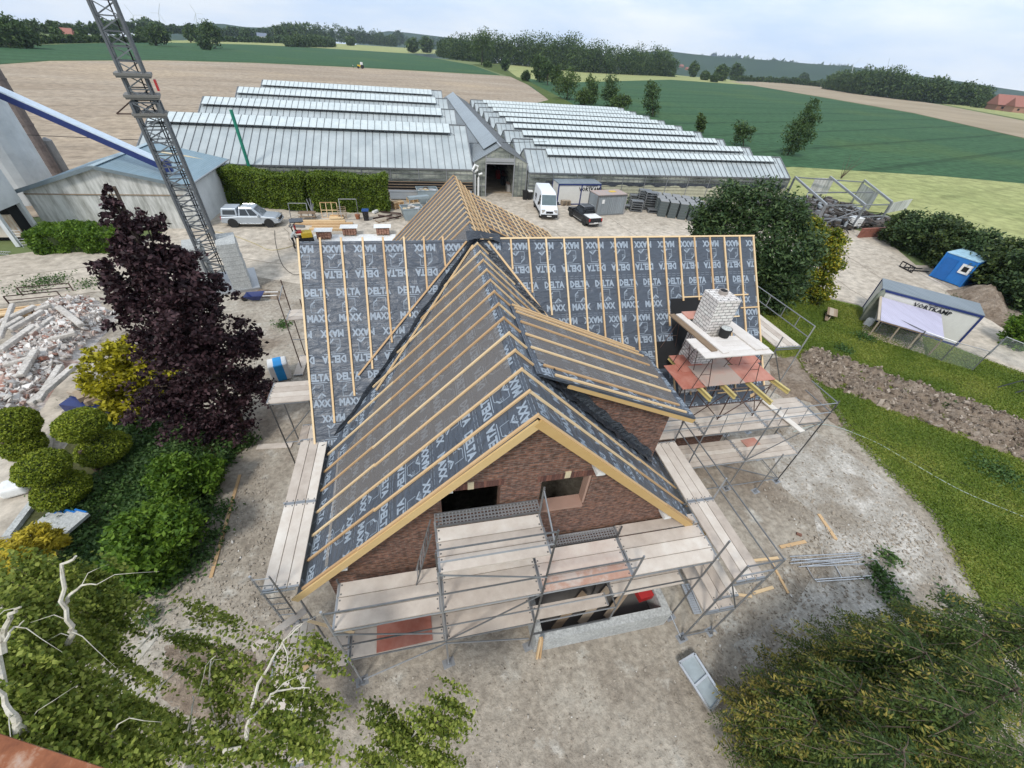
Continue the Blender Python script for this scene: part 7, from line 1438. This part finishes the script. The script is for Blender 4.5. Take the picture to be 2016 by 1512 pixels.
# grass blades over the lawn (ragged edge)
lp=[P(x,y)[:2] for x,y in ((1490,570),(1560,575),(1690,605),(1720,625),(1900,695),(2030,742),(2030,1330),(1950,1235),(1895,1130),(1838,1020),(1745,930),(1675,860),(1625,790),(1590,735),(1530,700),(1480,680))]
A_=np.array(lp); lo,hi=A_.min(0),A_.max(0); q=rng.uniform(lo,hi,size=(330000,2)); 
def inpoly_np(q,pts):
    ins=np.zeros(len(q),bool); n=len(pts)
    for i in range(n):
        a=pts[i];b_=pts[(i+1)%n]; c=((a[1]>q[:,1])!=(b_[1]>q[:,1])); ins^=c&(q[:,0]<(b_[0]-a[0])*(q[:,1]-a[1])/((b_[1]-a[1]) if abs(b_[1]-a[1])>1e-9 else 1e-9)+a[0])
    return ins
q=q[inpoly_np(q,lp)]; q=q+rng.normal(size=q.shape)*.12
L_lawn=leafmat('lawn_blades',[(.095,.15,.02),(.16,.215,.03),(.27,.29,.055)],.3)
tag(leaves('lawn_grass',np.stack([q[:,0],q[:,1],np.full(len(q),.05)+rng.uniform(0,.05,len(q))],1),.055,L_lawn,up=.5,aspect=2.2,tint=np.clip(.5+.35*np.sin(q[:,0]*.9+np.sin(q[:,1]*1.3))*np.cos(q[:,1]*.7)+rng.normal(0,.16,len(q)),0,1)),'rough lawn grass right of the house','grass',kind='stuff')
# ---------------------------------------------------------------- field trees
def ftree(px_,by_,ty,w_,label,mt=None,n=2600,col=False,lean=0,cat='tree',name='field_tree',group=None,trunk=.12,dens=1.):
    b=P(px_,by_); hpx=by_-ty; bl=[]
    if col: ks=[(0,.15),(0,.35),(0,.55),(0,.75),(0,.9)]; bl=[(px_+lean*(1-f)+random.uniform(-.12,.12)*w_,ty+hpx*f*.85+w_*.1,w_*.5*(.45+.9*min(f*1.6,1-f*.5))) for _,f in ks]
    else: bl=[(px_+lean*.6+random.uniform(-.1,.1)*w_,ty+hpx*.30,min(w_*.34,hpx*.3)),(px_-w_*.2,ty+hpx*.5,min(w_*.32,hpx*.32)),(px_+w_*.2,ty+hpx*.48,min(w_*.32,hpx*.32)),(px_,ty+hpx*.62,min(w_*.42,hpx*.36)),(px_+random.uniform(-.2,.2)*w_,ty+hpx*.42,min(w_*.3,hpx*.3))]
    dep=np.linalg.norm(b-CAM); s=max(.16,dep/CF*1.7)
    return tree(name,label,cat,b,bl,int(n*dens),s,mt or L_far,r0=max(.12,dep/900),per=.2,shell=.5,k=26,group=group)
FT=[(308,90,47,44,'round dark tree standing alone in the far field, right of the crane',L_fard,0),(410,95,41,46,'large round dark tree, right one of the pair beyond the far field',L_fard,0),(403,98,70,24,'small bush at the foot of the large round field tree',L_far,0),(376,84,45,26,'dark oval tree just left of the large round field tree',L_fard,0),(52,94,60,40,'dark spreading tree at the far left field edge',L_fard,0),(20,94,30,52,'tall tree mass at the left picture edge',L_far,0),(112,80,50,16,'slim tree in the hedgerow left of the crane',L_far,1),(160,82,57,18,'small tree in the hedgerow left of the crane',L_far,0),(276,82,56,14,'slim light tree left of the round field tree',L_farl,1),(483,80,60,22,'light green tree in the hedge left of the conifer group',L_far,0),(690,90,73,22,'small round bush before the left-centre wood',L_farl,0),(784,88,62,24,'tree standing in the gap before the blue hills',L_far,0),(812,104,76,26,'left of two trees at the light field corner',L_fard,0),(840,104,74,30,'right of two trees at the light field corner',L_fard,0),
(948,128,52,50,'tallest light green tree in front of the central wood',L_farl,0),(995,140,113,17,'small lollipop tree on the grass track',L_far,0),(960,133,121,24,'low bush at the foot of the tallest light green tree',L_farl,0),
(1062,162,103,24,'tall poplar-like tree at the back of the ditch row',L_far,1),(1078,168,108,30,'full tree second in the ditch row',L_far,0),(1035,160,140,18,'small dark bush at the start of the ditch row',L_far,0),(1096,178,122,26,'dark tree in the middle of the ditch row',L_fard,0),(1116,196,135,54,'broad light green willow at the end of the ditch row',L_farl,0),(1165,206,147,26,'thin-topped tree between the willow and the greenhouse trees',L_farl,1),(1150,208,175,36,'bushy light green shrub beside the willow',L_farl,0),(1204,212,145,34,'dark upright tree behind the greenhouse',L_far,1),(1222,220,185,54,'low broad green tree right behind the greenhouse',L_farl,0),
(1284,230,154,30,'slender green tree above the right greenhouse',L_far,1),(1379,262,222,16,'thin sapling above the greenhouse ridge',L_farl,1),(1463,288,230,40,'small airy tree at the greenhouse corner',L_far,0),
(1366,152,120,20,'dark roadside tree left of the four beyond the crop field',L_fard,0),(1389,158,140,18,'dark low bush second of the roadside trees',L_fard,0),(1422,160,126,26,'dark roadside tree third of the four',L_fard,0),(1450,156,127,26,'rightmost round roadside tree of the four',L_far,0),(1408,162,144,18,'small dark bush between the roadside trees',L_fard,0),(1583,160,145,18,'round bush in the hedgerow by the tan field',L_fard,0)]
for (x,b_,ty,w_,l,m_,c) in FT: ftree(x,b_,ty,w_,l,m_,2200,bool(c))
b_=P(1550,306); tree('windswept_tree','tall windswept poplar leaning right beyond the greenhouse corner','tree',b_,[(1600,208,12),(1592,225,16),(1582,246,20),(1600,238,12),(1568,262,20),(1592,268,14),(1560,282,16),(1577,285,10),(1552,298,10)],5200,.24,L_far,r0=.15,per=.26,k=34,up=.2)
mb=MB(); b_=P(1655,352)
for k in range(9): a_=random.uniform(-.5,.5); mb.tube([b_,b_+np.array((a_*2,random.uniform(-.5,.5),1.8)),b_+np.array((a_*4+.8,random.uniform(-1,1),3.6+random.uniform(-.6,.6)))],[.05,.03,.01],4)
one('bare_sapling',M_bark,mb,'bare twiggy sapling standing before the light field','sapling')
# woods that read as one mass
def wood(label,line,n,mt,dens=420,depth=30,trunks=False):
    """line: (px, base py, top py)"""
    C_=[]; s=1
    for i in range(n):
        u=i/(n-1)*(len(line)-1); k=min(int(u),len(line)-2); f=u-k; a,b2=line[k],line[k+1]; x=a[0]+(b2[0]-a[0])*f; by_=a[1]+(b2[1]-a[1])*f; ty=a[2]+(b2[2]-a[2])*f
        g=P(x,by_); h=VZ((x,by_),(x,ty)); h*=random.uniform(.72,1.08); dist=np.linalg.norm(g[:2]); dr=g[:2]/dist; r_=h*random.uniform(.26,.40); o_=random.uniform(0,depth) if i%2 else 0
        c=np.array((g[0]+dr[0]*o_,g[1]+dr[1]*o_,h-r_*1.05)); hh=h*(1+o_/dist*0)
        C_.append(clumps([(c,(r_,r_,r_*random.uniform(.9,1.2))),((c[0]+random.uniform(-1,1)*r_*.5,c[1],c[2]-r_*.8),(r_*1.1,r_*1.1,r_*.9)),((c[0],c[1],h*.22),(r_*1.05,r_*1.05,h*.26))],int(dens*1.6),.22,.6,30)); s=max(s,dist/CF*1.25)
    p=np.concatenate(C_); p=p[p[:,2]>0]; tag(leaves('wood',p,s,mt),label,'wood',kind='stuff')
wood('dark wood belt at the far left edge',[(-40,92,30),(30,88,38),(75,86,50)],16,L_fard)
wood('hedgerow running left of the crane',[(75,86,70),(180,84,68),(292,84,70)],34,L_fard,200,8)
wood('distant wood on the left horizon',[(-20,66,30),(60,66,38),(130,66,44),(190,68,47)],26,L_fard)
wood('distant wood behind the crane',[(190,68,46),(230,66,36),(300,64,33),(345,66,48),(380,66,50)],28,L_fard)
wood('distant tree line left of centre',[(380,70,56),(440,72,52),(520,74,54),(560,74,52)],26,L_far)
wood('hedge along the far light field',[(430,82,72),(500,84,72),(575,86,70)],24,L_far,200,8)
wood('dark conifer group before the left-centre wood',[(568,92,66),(610,93,67),(658,93,70)],18,L_fard)
wood('left-centre wood',[(552,82,50),(600,82,44),(690,84,50),(740,88,60),(778,92,68)],40,L_fard)
wood('trees beyond the light field below the blue hills',[(770,86,74),(830,88,72),(870,92,74)],16,L_far)
wood('big central wood, left part',[(866,112,80),(900,118,66),(960,124,64),(1030,130,60),(1085,136,66),(1130,140,70)],54,L_fard,700)
wood('big central wood, right part',[(1130,141,78),(1180,144,82),(1240,147,86),(1290,149,90),(1322,151,110)],40,L_fard,700)
wood('distant wood line right of the central wood',[(1318,122,106),(1400,132,108),(1500,142,122),(1600,150,132),(1660,158,140)],46,L_far,220)
wood('hedgerow above the tan field',[(1440,158,147),(1540,164,150),(1645,174,158)],34,L_fard,200,8)
wood('broad wood on the right',[(1628,176,142),(1680,184,128),(1725,190,124),(1790,198,148),(1850,204,150),(1925,210,166)],48,L_fard,700)
wood('wood at the far right edge',[(1922,212,184),(1975,214,186),(2030,222,184),(2080,228,186)],20,L_fard,400)
# far terrain: hills and falling plain
def hill(sky,D,label):
    mb=MB(); vs=[]
    for x,y in sky:
        t_=at(x,y,D); f=t_[:2]/np.linalg.norm(t_[:2]); vs+=[(f[0]*(D-700),f[1]*(D-700),-70),(f[0]*(D-200),f[1]*(D-200),t_[2]*.6-25),tuple(t_),(f[0]*(D+700),f[1]*(D+700),-90)]
    n=len(sky); mb.add(vs,[(4*i+j,4*i+4+j,4*i+5+j,4*i+1+j) for i in range(n-1) for j in range(3)]); o=mb.build('hills',G_hill,smooth=True); o['kind']='structure'
G_hill=groundmat('wooded_hills',[(.3,(.02,.045,.025)),(.6,(.035,.065,.03)),(.75,(.09,.11,.05))],.004,8,bmp=0)
hill([(280,58),(350,51),(400,46),(440,47),(480,53),(560,56),(640,62)],2600,''); hill([(700,76),(745,64),(765,61),(800,64),(850,70),(900,76),(960,84)],3400,''); hill([(1240,104),(1310,100),(1360,106),(1430,113),(1520,119),(1600,126),(1680,132),(1760,144)],2600,''); hill([(1600,140),(1700,143),(1800,148),(1905,162),(1970,173),(2060,186),(2140,198)],3000,'')
for k,(x,by_,ty) in enumerate(((262,60,24),(312,60,20),(385,62,20),(1680,150,122),(1748,150,124))):
    a=at(x,by_,1900+150*k); b_=at(x,ty+6,1900+150*k); t=thing('wind_turbine',['faint wind turbine left of three on the horizon','middle faint wind turbine on the left horizon','right faint wind turbine on the left horizon','faint wind turbine above the right wood, left one','faint wind turbine above the right wood, right one'][k],'wind turbine',(a[0],a[1],a[2]-20),group=None)
    mb=MB(); mb.tube([a-np.array((0,0,20)),b_],[1.6,.9],8); mb.build('tower',M_render,t,world=True)
    for j in range(3): 
        an=j*2.094+k; mb=MB(); mb.bar(b_,b_+cR*26*math.cos(an)+np.array((0,0,26*math.sin(an))),1.2,.8); mb.build('blade',M_render,t,world=True)
# haze: one closed box of thin air round everything
mb=MB(); mb.mm((-5200,-1300,-190),(5200,5600,260)); hz=mb.build('haze',None or M_white); hz.data.materials.clear()
hm=bpy.data.materials.new('haze_air'); hm.use_nodes=True; hm.node_tree.nodes.clear(); ho=hm.node_tree.nodes.new('ShaderNodeOutputMaterial'); hv=hm.node_tree.nodes.new('ShaderNodeVolumePrincipled')
hv.inputs['Color'].default_value=(.70,.82,1.,1); hv.inputs['Density'].default_value=.00009; hm.node_tree.links.new(hv.outputs[0],ho.inputs['Volume']); hz.data.materials.append(hm); tag(hz,kind='stuff',label='thin summer haze over the far fields',cat='haze')
